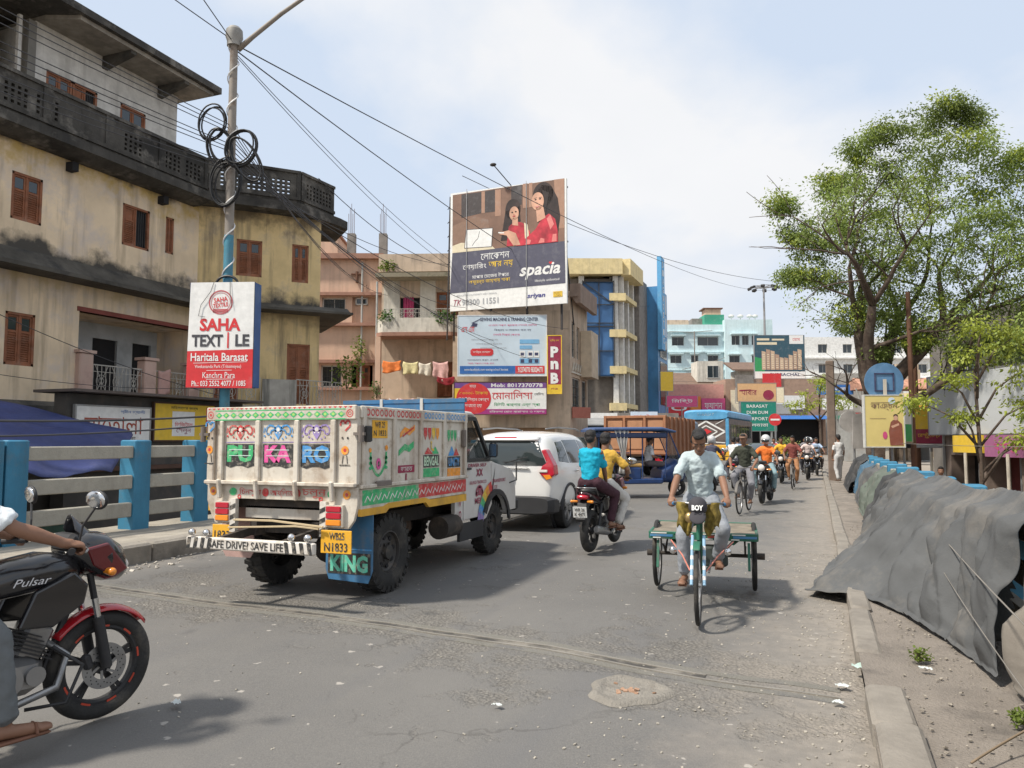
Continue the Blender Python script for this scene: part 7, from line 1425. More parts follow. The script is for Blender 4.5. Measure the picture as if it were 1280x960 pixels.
for s in (-1, 1): b.tube([(0, .63, .99), (s * .08, .62, 1.02), (s * .16, .58, 1.03), (s * .27, .42, 1.0)], .012, 8)
b.build('handlebar', alum, ct, smooth=True)
for s in (-1, 1): MB().cyl((s * .22, .49, 1.01), (s * .28, .40, .995), .017, n=10).build('grip', cblue, ct); MB().cyl((s * .3, -.2, .62), (s * .62, -.38, .60), .006, n=6).build('brace', alum, ct) if 0 else None
MB().ell((.07, .70, .90), (.05, .04, .05)).build('bell', mat('brass', (.5, .35, .15), .3, .8), ct, smooth=True)
MB().grid(lambda u, v: (.03 * (2 * v - 1), .93 + .375 * math.cos(R(60 + 95 * u)), .34 + .375 * math.sin(R(60 + 95 * u))), 14, 4).build('mudguard', cgreen, ct, smooth=True, solid=.003)
MB().loft([(-.1, 0, .95, .11, .03, 2.2), (.05, 0, .965, .06, .03, 2.2), (.17, 0, .955, .025, .02, 2)], 16).build('seat', mat('worn leather seat', (.09, .04, .03), .6), ct, smooth=True)
b = MB(); b.torus((.05, .12, .32), .10, .006, 'X', 28, 5)
for s in (-1, 1): b.beam((s * .07, .12, .32), (s * .09, .12 + s * .12, .32 - s * .10), .016); b.cbox((s * .15, .12 + s * .12, .32 - s * .10), (.10, .08, .022))
b.tube([(.05, .12, .42), (.05, -.82, .40)], .006, 4); b.tube([(.05, .12, .22), (.05, -.82, .32)], .006, 4); b.build('crank', alum, ct)
dk = root('deck', None, None, (0, -.82, .62), parent=ct); n = 8; p0 = None; wood = mat('cart planks', (.20, .17, .13), .9, var=.4, scale=5, dirt=(.1, .08, .06))
for i in range(n): 
    p = MB().cbox((0, -.52 + .13 * i + .065, .02), (1.04, .122, .022), ch=.003).build('plank', wood, dk)
for s in (-1, 1): MB().cbox((s * .53, 0, .0), (.03, 1.1, .075), ch=.004).build('edge_board', cgreen, dk)
for y in (-.55, .55): MB().cbox((0, y, 0), (1.08, .03, .075), ch=.004).build('edge_board', cgreen, dk)
fp(dk, flatm('edge white', (.7, .7, .65)), [rect(-.52 + .26 * i, .018, -.36 + .26 * i, .03) for i in range(4)] + [rect(-.5 + .26 * i, -.03, -.42 + .26 * i, -.018) for i in range(4)], 0, T=Matrix.Rotation(PI, 4, 'Z') @ Matrix.Translation((0, -.57, 0))); fp(dk, cblue, [rect(-.53, -.012, -.3, .012), rect(.3, -.012, .53, .012)], 0, T=Matrix.Rotation(PI, 4, 'Z') @ Matrix.Translation((0, -.5705, 0))); fp(dk, cred, [rect(-.25, -.012, -.1, .012), rect(.05, -.012, .2, .012)], 0, T=Matrix.Rotation(PI, 4, 'Z') @ Matrix.Translation((0, -.5705, 0)))
b = MB()
for s in (-1, 1): b.beam((s * .45, -.3, .56), (s * .45, -.2, .30), .025)
b.build('under_bracket', cgreen, ct); MB().cbox((-.12, -.35, .42), (.25, .2, .2), ch=.02).build('tool_box', mat('dark box', (.05, .06, .055), .8), ct)
b = MB()
for s in (-1, 1): b.tube([(s * .30, -.05, .60), (s * .16, .42, .52), (s * .07, .84, .45)], .007, 6)
b.build('stay_rod', mat('red white rod', (.55, .2, .15), .6), ct)
for s in (-1, 1): MB().ell((s * .25, .38, .56), (.035, .03, .035)).build('reflector', chrome, ct, smooth=True)
# cloth slung on the bars and a cap hung over it
def slung(s): 
    return MB().grid(lambda u, v: (s * (.06 + .13 * u) + .01 * math.sin(9 * v), .55 + .06 * math.sin(PI * u) + .03 * math.sin(12 * u) * v, 1.03 - (.26 + .05 * math.sin(6 * u)) * v), 12, 10)
o = slung(1); c2 = slung(-1); o.add(c2.v, c2.f); o = o.build('scarf', mat('mustard patterned cloth', (.20, .145, .03), .95, var=.7, scale=18), None, smooth=True, solid=.012); o.location = (CX, CY, 0); o.rotation_euler = (0, 0, CRZ); tag(o, 'mustard patterned scarf draped over the cart handlebar', 'scarf')
b = MB(); b.ell((0, .68, 1.0), (.085, .09, .085), (R(-50), 0, 0), 18, 12); b.ell((0, .76, .91), (.075, .07, .014), (R(-60), 0, 0)); cpo = root('cap', 'dark cap with white letters hung on the cart handlebar', 'cap', (CX, CY, 0), CRZ); b.build('crown', mat('charcoal cap', (.045, .042, .05), .8), cpo, smooth=True); text('BOY', .1, .05, white, cpo, (0, .774, .995), rot=(R(70), 0, R(180)), bold=.04)
person('man in pale blue shirt and grey trousers pedalling the cycle cart, looking down', (CX, CY, 0), CRZ, (0, .0, 1.03), R(12), ((-.255, .40, 1.06), (.255, .40, 1.06)), ((-.155, .05, .46), (.155, .22, .32)), headlean=R(38), shirt=(.42, .50, .52), pants=(.25, .27, .30), vox=.007, curl=60, elbow=(.35, -.8, -.3), knee=(.35, 1, .3), scale=.93, barefoot=True, handdir=(.05, 1, -.55), hair=(.01, .009, .009))
# ================= CARS, E-RICKSHAW, BUS, TIPPER =================
carw = mat('pearl white car paint', (.78, .77, .74), .22, var=.02, coat=.6); carb = mat('black car plastic', (.03, .03, .032), .55); cglass = mat('dark car glass', (.035, .045, .045), .05, spec=.9, var=.05)
SX, SY = -5.18, 12.75
suv = root('suv', 'white sports utility car seen from behind to the right of the painted truck', 'car', (SX, SY, 0), R(0))
# body: lofted rings along y, y=0 at tail
def ring(y, hw, zb, zw, zr, rw):  # half width at waist, bottom, waist z, roof z, roof half width
    pts = [(-hw * .80, zb), (-hw * .96, zb + .10), (-hw, zb + .38), (-hw * .985, zw - .10), (-hw * .955, zw), (-(hw * .5 + rw * .5), (zw + zr) / 2), (-rw, zr - .09), (-rw * .86, zr - .015), (-rw * .4, zr + .01)]
    return [(x, y, z) for x, z in pts] + [(-x, y, z) for x, z in pts[::-1]]
secs = [(.02, .84, .48, 1.14, 1.46, .60), (.10, .90, .36, 1.16, 1.62, .64), (.35, .93, .33, 1.17, 1.72, .67), (.9, .94, .30, 1.16, 1.76, .70), (1.8, .945, .30, 1.13, 1.765, .71), (2.6, .945, .30, 1.10, 1.72, .69), (3.1, .94, .30, 1.06, 1.42, .68), (3.45, .935, .30, 1.04, 1.10, .74), (4.1, .90, .32, .98, 1.0, .72), (4.45, .82, .36, .80, .84, .66), (4.55, .72, .42, .62, .66, .6)]
b = MB(); vs = []
for s in secs: vs += ring(*s)
n = 18; fs = [tuple(range(n)), tuple(range(len(secs) * n - 1, (len(secs) - 1) * n - 1, -1))]
for j in range(len(secs) - 1): fs += [(j * n + i, (j + 1) * n + i, (j + 1) * n + (i + 1) % n, j * n + (i + 1) % n) for i in range(n)]
b.add(vs, fs); o = b.build('body', carw, suv, smooth=True, sub=2)
cut = MB()
for s in (-1, 1):
    for y in (.95, 3.75): cut.cyl((s * .70, y, .36), (s * 1.1, y, .36), .42, n=32)
co = cut.build('wheel_cut', carb, None)
md = o.modifiers.new('cut', 'BOOLEAN'); md.operation = 'DIFFERENCE'; md.object = co; md.solver = 'EXACT'
BAKE = [(o, co)]
from mathutils.bvhtree import BVHTree
bvh = BVHTree.FromObject(o, bpy.context.evaluated_depsgraph_get())
for s in (-1, 1):
    for y in (.95, 3.75):
        car_wheel(suv, (s * .80, y, .345), .345, .215, s, 0, 'alloy', rr=.23); MB().cyl((s * .68, y, .36), (s * .72, y, .36), .41, n=28).build('wheel_well', carb, suv)
        MB().lathe([(.42, s * .88), (.47, s * .895), (.46, s * .955), (.415, s * .95)], (0, y, .36), 'X', 24, True, 0, PI).build('arch_trim', carb, suv, smooth='auto')
# rear window wraps round, black surround
def tailp(x, z, off=.0):
    h = bvh.ray_cast(Vector((x, -2, z)), Vector((0, 1, 0)))[0]
    return (x, (h.y if h else .3) - off, z)
MB().grid(lambda u, v: tailp((2 * u - 1) * (.80 - .20 * v), 1.15 + .43 * v, .006), 16, 8).build('rear_window', cglass, suv, smooth=True)
MB().grid(lambda u, v: tailp((2 * u - 1) * .60, 1.60 + .04 * v, .03 + .05 * (1 - v)), 12, 3).build('spoiler', carw, suv, smooth=True, solid=.03)
MB().cbox((0, tailp(0, 1.63)[1] - .05, 1.64), (.42, .05, .035), ch=.01).build('brake_light', redl, suv)
b = MB(); b.tube([tailp(.02, 1.19, .03), tailp(.30, 1.27, .04), tailp(.45, 1.30, .03)], .009, 5); b.beam(tailp(-.02, 1.21, .035), tailp(.42, 1.215, .035), .016); b.build('wiper', carb, suv)
MB().cbox((0, tailp(0, 1.1)[1] - .015, 1.10), (.95, .03, .025), ch=.006).build('chrome_strip', chrome, suv)
b = MB(); b.torus((0, 0, 0), .045, .009, 'Y', 18, 6); o = b.build('badge', chrome, suv); o.location = (0, tailp(0, 1.05)[1] - .01, 1.045); o.scale = (1.3, 1, .8)
for s in (-1, 1):
    MB().prism([(s * .70, 1.42), (s * .78, 1.44), (s * .93, 1.16), (s * .95, 1.0), (s * .80, .90), (s * .66, 1.02), (s * .72, 1.15), (s * .80, 1.20)], .0, .24, 'XZ').build('tail_lamp', redl, suv, bevel=.02)
    MB().prism([(s * .74, .99), (s * .86, 1.0), (s * .90, .94), (s * .80, .91)], -.012, .05, 'XZ').build('turn_lamp', oral, suv); MB().cbox((s * .74, -.005, 1.06), (.16, .02, .05), ch=.008).build('reverse_lamp', whl, suv)
    MB().cbox((s * .74, -.02, .47), (.18, .03, .055), ch=.01).build('reflector', redl, suv)
    X = s * .70
    def sp(y, z):
        h = bvh.ray_cast(Vector((s * 3, y, z)), Vector((-s, 0, 0)))[0]; return ((h.x if h else s * .7) + s * .004, y, z)
    for q in ([(.48, 1.22), (1.02, 1.18), (.98, 1.58), (.62, 1.56)], [(1.07, 1.18), (1.95, 1.16), (1.93, 1.61), (1.03, 1.60)], [(2.0, 1.16), (3.05, 1.12), (2.70, 1.52), (1.98, 1.61)]):
        w_ = MB(); w_.grid(lambda u, v: sp((q[0][0] * (1 - u) + q[1][0] * u) * (1 - v) + (q[3][0] * (1 - u) + q[2][0] * u) * v, (q[0][1] * (1 - u) + q[1][1] * u) * (1 - v) + (q[3][1] * (1 - u) + q[2][1] * u) * v), 10, 6); w_.build('window', cglass, suv, smooth=True)
    b = MB(); b.tube([(s * .62, .5, 1.80), (s * .63, 1.2, 1.835), (s * .63, 2.3, 1.82), (s * .62, 2.6, 1.78)], .016, 6); b.build('roof_rail', mat('grey rail', (.3, .3, .3), .4, .6), suv, smooth=True)
    MB().box(min(s * .90, s * .955), 1.5, .30, max(s * .90, s * .955), 3.25, .42).build('side_cladding', carb, suv, bevel=.02)
    for y in (1.35, 2.3): MB().cbox((s * .957, y, 1.03), (.03, .18, .03), ch=.01).build('door_handle', chrome, suv)
    MB().cbox((s * 1.03, 2.85, 1.17), (.2, .1, .14), ch=.04).build('mirror', carw, suv)
MB().loft([(-.045, 0, .46, .84, .14, 6), (.06, 0, .46, .93, .17, 6), (.3, 0, .44, .945, .15, 6)], 24).build('rear_bumper', carb, suv, smooth='auto')
pr = root('number_plate', None, None, (-.05, tailp(.2, .9)[1] - .02, .92), parent=suv); MB().cbox((0, 0, 0), (.50, .012, .115), ch=.002).build('plate', flatm('plate white', (.7, .7, .68)), pr); text('WB26BB1992', .44, .07, pbk, pr, (0, -.009, 0), bold=.025)
b = MB(); b.grid(lambda u, v: ((2 * u - 1) * (.58 + .08 * v), 3.10 + .42 * v + .0, 1.66 - .45 * v), 8, 6).build('windscreen', cglass, suv, smooth=True, solid=.01)
for s in (-1, 1): MB().ell((s * .62, 4.42, .80), (.2, .1, .09)).build('headlight', whl, suv, smooth=True)
# ---- e-rickshaw ----
eb = mat('e-rickshaw blue paint', (.015, .045, .15), .4, dirt=(.1, .1, .12), dscale=5); ec = mat('blue canopy vinyl', (.04, .08, .19), .6, dirt=(.12, .15, .2), dscale=4)
er = root('electric_rickshaw', 'blue electric rickshaw with a spare wheel and tied up grey curtain facing right', 'rickshaw', (-4.75, 21.9, 0), R(-58)); er.scale = (1.1, 1.1, 1.08)
MB().cbox((0, -1.25, 1.3), (.96, .04, .5), ch=.01).build('rear_panel', carb, er); MB().cbox((0, -.35, 1.60), (1.06, 1.9, .14), ch=.03).build('hood_skirt', mat('dark blue vinyl', (.015, .03, .08), .6), er)
for s in (-1, 1): thin_tyre_wheel(er, (s * .42, -.85, .24), .24, .05, 5, .04)
thin_tyre_wheel(er, (0, 1.05, .24), .24, .05, 5, .04)
MB().cbox((0, -.35, .42), (.98, 1.7, .14), ch=.03).build('floor', eb, er); MB().cbox((0, -1.0, .68), (.98, .42, .42), ch=.04).build('rear_box', eb, er); MB().cbox((0, -.25, .62), (.95, .35, .34), ch=.04).build('seat_box', eb, er)
for y, z in ((-1.0, .93), (-.25, .83)): MB().cbox((0, y, z), (.92, .42, .1), ch=.03).build('seat', mat('tan seat', (.42, .25, .08), .7), er)
MB().cbox((0, -1.2, 1.12), (.92, .1, .35), ch=.03).build('seat_back', _M['tan seat'], er)
MB().loft([(.5, 0, .55, .46, .18, 3), (.9, 0, .68, .40, .32, 3), (1.15, 0, .66, .28, .28, 2.6), (1.25, 0, .6, .12, .15, 2.2)], 20).build('front_body', eb, er, smooth='auto'); MB().ell((0, 1.2, .85), (.08, .06, .08)).build('headlight', whl, er, smooth=True)
b = MB()
for s in (-1, 1):
    for p, q in (((s * .46, -1.2, .5), (s * .46, -1.2, 1.72)), ((s * .46, -.05, .5), (s * .46, -.05, 1.72)), ((s * .46, .55, .5), (s * .46, .62, 1.72)), ((s * .40, 1.05, .85), (s * .42, .68, 1.72)), ((s * .46, -1.2, 1.15), (s * .46, -.4, 1.15))): b.cyl(p, q, .016, n=8)
b.cyl((-.46, -1.2, 1.3), (.46, -1.2, 1.3), .014, n=8); b.tube([(0, .82, .7), (0, .62, 1.05), (.25, .5, 1.08)], .014, 6); b.tube([(0, .62, 1.05), (-.25, .5, 1.08)], .014, 6); b.build('frame', eb, er, smooth='auto')
b = MB(); b.loft([(-1.4, 0, 1.72, .52, .03, 5), (-1.3, 0, 1.755, .55, .055, 4), (.5, 0, 1.765, .55, .06, 4), (.85, 0, 1.70, .50, .03, 5)], 24); b.build('canopy', ec, er, smooth='auto')
b = MB(); b.quad((-.40, 1.05, .95), (.40, 1.05, .95), (.42, .72, 1.66), (-.42, .72, 1.66)); b.build('windscreen', cglass, er, solid=.004) if 0 else MB().quad((-.40, 1.05, .95), (.40, 1.05, .95), (.42, .72, 1.66), (-.42, .72, 1.66)).build('windscreen', mat('clear sheet', (.3, .32, .32), .1, alpha=.25), er, solid=.004)
b = MB().grid(lambda u, v: (.50 + .03 * math.sin(u * 20), -.62 + (.05 + .16 * (abs(v - .55) * 1.6)) * (2 * u - 1) + .08 * v, 1.72 - 1.1 * v), 16, 12); b.build('curtain', mat('grey plastic curtain', (.45, .43, .40), .5), er, smooth=True, solid=.006)
sw = thin_tyre_wheel(er, (.15, -1.36, .98), .23, .05, 5, .04, rimc=alum, nm='spare_wheel'); sw.rotation_euler = (0, 0, R(65))
for s in (-1, 1): MB().cbox((s * .47, -1.0, .62), (.03, .2, .06)).build('side_lamp', oral, er)
fp(er, pw_, [[(x, z) for x, z in circ(0, 0, .0, 3)]], 0) if 0 else None
person('driver in white vest sitting in the electric rickshaw', (-4.75, 21.9, 0), R(-58), (0, .3, .95), R(5), ((-.2, .55, 1.1), (.2, .55, 1.1)), ((-.15, .75, .5), (.15, .75, .5)), shirt=(.65, .65, .66), pants=(.12, .1, .1), vox=.02)
person('passenger in pale clothes on the back seat of the electric rickshaw', (-4.75, 21.9, 0), R(-58), (.1, -.95, 1.05), R(0), ((-.05, -.65, 1.12), (.25, -.65, 1.12)), ((.0, -.5, .5), (.2, -.5, .5)), shirt=(.55, .52, .5), pants=(.25, .22, .2), vox=.02)
# ---- brown tipper truck ----
brp = mat('brown truck paint', (.36, .16, .08), .65, var=.12, dirt=(.24, .13, .08), damt=.6, dscale=2, streak=(.2, .1, .06), samt=.4)
dt = root('tipper_truck', 'brown steel sided tipper truck standing behind the electric rickshaw', 'truck', (-6.55, 29.7, 0), R(-4))
MB().box(-1.25, .0, 1.05, 1.25, .06, 2.55).build('tailgate', brp, dt)
for x in (-1.2, -.42, .40, 1.18): MB().cbox((x, -.04, 1.8), (.10, .09, 1.5), ch=.01).build('rib', brp, dt)
for z in (1.1, 2.5): MB().cbox((0, -.03, z), (2.5, .08, .1), ch=.01).build('rail', brp, dt)
for i in range(3): MB().cbox((-.8 + .81 * i, -.012, 1.8), (.6, .03, 1.1), ch=.01).build('panel', mat('faded brown panel', (.42, .21, .11), .7, dirt=(.25, .13, .08), dscale=3), dt)
for s in (-1, 1):
    MB().box(s * 1.25 - .03, .06, 1.05, s * 1.25 + .03, 4.6, 2.5).build('side_board', brp, dt)
    for i in range(7): MB().cbox((s * 1.31, .3 + .7 * i, 1.78), (.09, .09, 1.42), ch=.01).build('rib', brp, dt)
    for y in (.8, 1.9): car_wheel(dt, (s * 1.0, y, .5), .5, .28, s, 0)
    car_wheel(dt, (s * 1.0, 5.4, .5), .5, .28, s, 0); MB().cbox((s * .95, -.02, .85), (.3, .06, .12)).build('tail_lamp', redl, dt)
MB().box(-1.2, .06, 1.0, 1.2, 4.6, 1.1).build('bed_floor', brp, dt); MB().box(-.5, .1, .6, .5, 5.8, .9).build('chassis', undr, dt); MB().cbox((0, 5.5, 1.6), (2.3, 1.5, 1.8), ch=.15).build('cab', mat('cab blue', (.1, .16, .25), .4), dt)
MB().cbox((0, -.1, .7), (2.3, .1, .2), ch=.02).build('rear_bumper', undr, dt)
# ---- bus ----
bb_ = mat('bus blue paint', (.10, .34, .58), .4, dirt=(.2, .4, .55), dscale=1.5); bsy = mat('bus yellow paint', (.75, .42, .04), .45)
bu = root('bus', 'blue roofed bus with a white diamond pattern across its back', 'bus', (-5.55, 42.8, 0), R(-4))
b = MB(); b.loft([(0, 0, 2.93, 1.15, .22, 4), (.15, 0, 2.98, 1.22, .27, 4), (8.2, 0, 2.98, 1.22, .27, 4), (8.5, 0, 2.9, 1.1, .2, 4)], 24); b.build('roof', bb_, bu, smooth='auto')
MB().box(-1.22, .05, .5, 1.22, 8.4, 1.35).build('lower_body', bsy, bu, bevel=.04); 
b = MB(); b.box(-1.2, .06, 1.35, 1.2, 8.4, 2.75); b.build('upper_body', mat('bus grime panel', (.13, .10, .09), .6, var=.4), bu)
for x in (-1.13, 1.13): MB().cbox((x, .03, 2.0), (.18, .06, 1.5), ch=.02).build('corner_post', bb_, bu)
fp(bu, white, stroke([(-1.0, 2.05), (0, 2.62), (1.0, 2.05), (0, 1.48), (-1.0, 2.05)], .09) + stroke([(-.6, 2.05), (0, 2.38), (.6, 2.05), (0, 1.72), (-.6, 2.05)], .06) + stroke([(-1.0, 1.45), (-.3, 1.5), (0, 1.4), (.3, 1.5), (1.0, 1.45)], .05) + stroke([(-1.0, 2.7), (-.5, 2.45)], .04) + stroke([(1.0, 2.7), (.5, 2.45)], .04), .045)
fp(bu, red, [[(-.3, 2.05), (0, 1.9), (.3, 2.05), (0, 2.22)]], .043); text('BARASAT', .9, .14, white, bu, (0, -.24 * 0 - .0, 2.98), bold=.02); fp(bu, red, [rect(-.9, .8, -.7, 1.0), rect(.7, .8, .9, 1.0)], .045)
for s in (-1, 1):
    for i in range(8): MB().box(s * 1.205 - .01, .6 + i * .95, 1.7, s * 1.205 + .01, 1.35 + i * .95, 2.45).build('window', cglass, bu)
    for y in (2.0, 6.8): car_wheel(bu, (s * 1.02, y, .46), .46, .26, s, 0)
# parked cars and small vans among the far traffic
def small_car(label, loc, rz, paint, group='small cars among the far traffic'):
    r = root('car', label, 'car', loc, rz, group)
    b = MB(); b.loft([(-1.9, 0, .62, .60, .22, 3), (-1.75, 0, .62, .76, .32, 4), (0, 0, .60, .80, .34, 4), (1.6, 0, .58, .76, .30, 4), (1.9, 0, .52, .6, .2, 3)], 24); b.build('body', paint, r, smooth='auto')
    b = MB(); b.loft([(-1.5, 0, 1.0, .60, .1, 4), (-1.1, 0, 1.15, .64, .28, 4), (.2, 0, 1.16, .64, .29, 4), (.95, 0, .95, .62, .1, 4)], 24); b.build('cabin', cglass, r, smooth='auto'); MB().loft([(-1.15, 0, 1.43, .5, .03, 3), (.15, 0, 1.44, .52, .03, 3)], 16).build('roof', paint, r, smooth='auto')
    for s in (-1, 1):
        for y in (-1.15, 1.15): car_wheel(r, (s * .7, y, .3), .3, .18, s, 0, 'alloy')
        MB().ell((s * .55, 1.82, .64), (.14, .08, .08)).build('headlight', whl, r, smooth=True)
    return r
sc1 = small_car('grey green car behind the riders in the middle distance', (-2.3, 36.5, 0), R(180), mat('grey green car paint', (.16, .2, .19), .3, coat=.5))
# ================= TARPAULINS OVER THE RIGHT RAILING =================
def tarp_mat(nm, c, d):
    m = mat(nm, c, .85, var=.2, scale=1.6, dirt=d, damt=.8, dscale=1.1); nt = m.node_tree; N = nt.nodes; L = nt.links; tc = N.new('ShaderNodeTexCoord'); prev = None
    for sc_, di, ty in ((1.5, .11, 'RIDGED_MULTIFRACTAL'), (4.5, .03, 'RIDGED_MULTIFRACTAL'), (60, .003, 'FBM')):
        n = N.new('ShaderNodeTexNoise'); n.noise_type = ty; n.inputs['Scale'].default_value = sc_; n.inputs['Detail'].default_value = 3; n.inputs['Distortion'].default_value = .6; L.new(tc.outputs['Object'], n.inputs['Vector'])
        b = N.new('ShaderNodeBump'); b.inputs['Strength'].default_value = .75; b.inputs['Distance'].default_value = di; L.new(n.outputs[0], b.inputs['Height'])
        if prev: L.new(prev, b.inputs['Normal'])
        prev = b.outputs[0]
    L.new(prev, N['Principled BSDF'].inputs['Normal']); return m
def _tm(nm, c, d): return mat(nm, c, .85, var=.2, scale=1.6, bump=.7, bscale=9, dirt=d, damt=.75, dscale=1.1)
tg1 = tarp_mat('grey tarpaulin', (.085, .088, .09), (.18, .165, .145)); tg2 = tarp_mat('khaki grey tarpaulin', (.19, .17, .145), (.10, .10, .10)); tgd = tarp_mat('dark tarpaulin', (.04, .042, .045), (.10, .095, .09)); tbl = tarp_mat('faded blue sheet', (.05, .12, .19), (.15, .16, .16)); tgn = tarp_mat('faded green sheet', (.10, .12, .10), (.2, .19, .165))
def fold(s, t, seed, k=1.):
    """ridged creases falling from the rail"""
    a = noise.noise((s * 2.6 + .5 * t + seed, t * .7, seed)); b = noise.noise((s * 6.5 + 1.3 * t, t * 1.3, seed + 5)); c = noise.noise((s * 15, t * 4 + s * 3, seed + 9))
    w = s * 1.9 + .9 * t + 1.1 * noise.noise((s * .6, t * .9, seed + 2)); pl = abs(math.sin(w * 2.1)) ** .5; p2 = abs(math.sin(w * 5.3 + 2 * a)) ** .55
    r1 = 1 - 2.2 * abs(noise.noise((s * 2.4 - t * 1.1 + seed, t * 1.5 + .4 * s, seed + 20))); r2 = 1 - 2.2 * abs(noise.noise((s * 5.2 + t * 2, t * 3.4 - s, seed + 30)))
    return k * (.07 * r1 + .035 * r2 + .15 * (.6 - 2.2 * abs(a)) * t ** .5 + .27 * (pl - .72) + .10 * (p2 - .7) * (.5 + abs(b) * 2) + .07 * (.7 - 2.4 * abs(b)) + .03 * c)
def drape(label, y0, y1, foot, top, m, seed, xr=1.27, back=.55, foot_y=None, k=1., name='tarpaulin', nu=130, nv=64, group='tarpaulins draped over the right railing'):
    """sheet hung over the rail: v<vb lies behind it, then falls to the footline foot(s)->(x,z)"""
    def fn(u, v):
        s = y0 + (y1 - y0) * u; tz = top(u); vb = .22
        if v < vb:
            q = v / vb; return (xr + .42 - .36 * q + .0 + .02 * noise.noise((s * 3, q, seed)), s, tz - back * (1 - q) ** 1.5 + .04 * noise.noise((s * 2.2, q * 2, seed + 3)) * q)
        t = (v - vb) / (1 - vb); fx, fz, fy = foot(u)
        x = xr + .06 - .12 * min(1, t * 7); X = x + (fx - x) * (.25 * t + .75 * t ** 1.25); Zz = fz + (tz - fz) * (1 - t) ** 1.45; Y = s + (fy - s) * t ** 1.15
        f = fold(s - .25 * t, t, seed, k) * (math.sin(PI * min(1, t * 1.05 + .02)) ** .6 * .85 + .15) * smooth(t * 6)
        return (X - f * .62, Y + .35 * f, max(Zz + f * .62 + .012 + .02 * noise.noise((s * 9, t * 9, seed)), fz * (t > .8) + .008 * (1 + noise.noise((s * 8, t * 8, seed)))))
    o = MB().grid(fn, nu, nv).build(name, m, None, smooth=True, solid=.006); return tag(o, label, 'tarpaulin', group)
def lerp(a, b, t): return a + (b - a) * t
def f_main(u):
    # feet: near end short, middle spreads over the kerb on to the road
    pts = [(0, 1.0, .12, 5.6), (.05, .96, .11, 5.95), (.14, .85, .11, 6.65), (.27, .66, .11, 7.45), (.36, .32, .10, 8.3), (.42, -.13, .015, 8.7), (.50, -.02, .02, 9.5), (.62, .2, .11, 10.6), (.8, .5, .11, 12.2), (1, .72, .12, 13.7)]
    for a, b in zip(pts, pts[1:]):
        if u <= b[0]: t = smooth((u - a[0]) / (b[0] - a[0])); return lerp(a[1], b[1], t), lerp(a[2], b[2], t), lerp(a[3], b[3], t)
    return pts[-1][1:]
drape('big dark grey tarpaulin spilling over the kerb on to the road', 5.68, 13.6, f_main, lambda u: 1.21 + .03 * math.sin(u * 15) - .09 * u, tg1, 1, nu=340, nv=130)
drape('khaki grey tarpaulin hanging at the near end of the right railing', 2.2, 5.45, lambda u: (1.12 - .06 * u, .12, 2.2 + 3.2 * u), lambda u: 1.2 - .03 * u, tg2, 7, k=.8)
drape('dark folded tarpaulin just beyond the big grey one', 13.2, 15.6, lambda u: (.74, .12, 13.4 + 2.2 * u), lambda u: 1.02 + .04 * math.sin(9 * u), tgd, 13, k=.9)
drape('light grey green tarpaulin in the middle of the right railing', 15.4, 18.0, lambda u: (.8, .12, 15.4 + 2.6 * u), lambda u: 1.0 + .05 * math.sin(8 * u), tgn, 17, k=.9)
drape('grey tarpaulin before the faded blue sheet on the right railing', 17.9, 20.8, lambda u: (.85, .12, 17.9 + 2.9 * u), lambda u: .98 + .05 * math.sin(7 * u), tg1, 23, k=.9)
drape('faded blue sheet on the far part of the right railing', 20.6, 24.0, lambda u: (.95, .12, 20.6 + 3.4 * u), lambda u: 1.0 + .03 * math.sin(7 * u), tbl, 29, k=.5)
drape('black sheet around the far end of the right railing', 24.0, 28, lambda u: (.8, .12, 24.0 + 4.0 * u), lambda u: 1.05 + .15 * math.sin(5 * u), tgd, 31, k=.8)
ropem = mat('grey rope', (.2, .185, .165), .9)
def sag(a, b, s, n=24): a, b = Vector(a), Vector(b); return [a.lerp(b, i / n) - Vector((0, 0, s * 4 * (i / n) * (1 - i / n))) for i in range(n + 1)]
def cable(label, a, b, s, r, m=None, nm='cable', cat='cable', group=None, n=24): o = MB().tube(sag(a, b, s, n), r, 5).build(nm, m or cab, None, smooth=True); return tag(o, label, cat, group)
cable('upper rope tied across the big grey tarpaulin', (.92, 3.0, .66), (1.02, 10.6, .95), .06, .005, ropem, 'rope', 'rope'); cable('lower thin rope slung across the big grey tarpaulin', (.86, 3.2, .42), (.95, 9.2, .75), .09, .0035, ropem, 'rope', 'rope')
cable('bamboo switch lying across the verge dirt at the near right', (.62, 4.15, .13), (1.3, 5.0, .22), -.02, .006, mat('dry twig', (.2, .15, .1), .9), 'twig', 'twig')
for lab, x, y, s in (('weed tuft beside the crumbled kerb end', .62, 6.0, 1), ('weedy plant at the foot of the near tarpaulin', .98, 4.85, 2), ('small weed beside the twig on the near verge', .95, 4.4, 3)): tuft('weed', lab, 'weed', (x, y, .1), .07, .07, .045, 110 if s != 2 else 240, .028, leafy, s, None, 4)
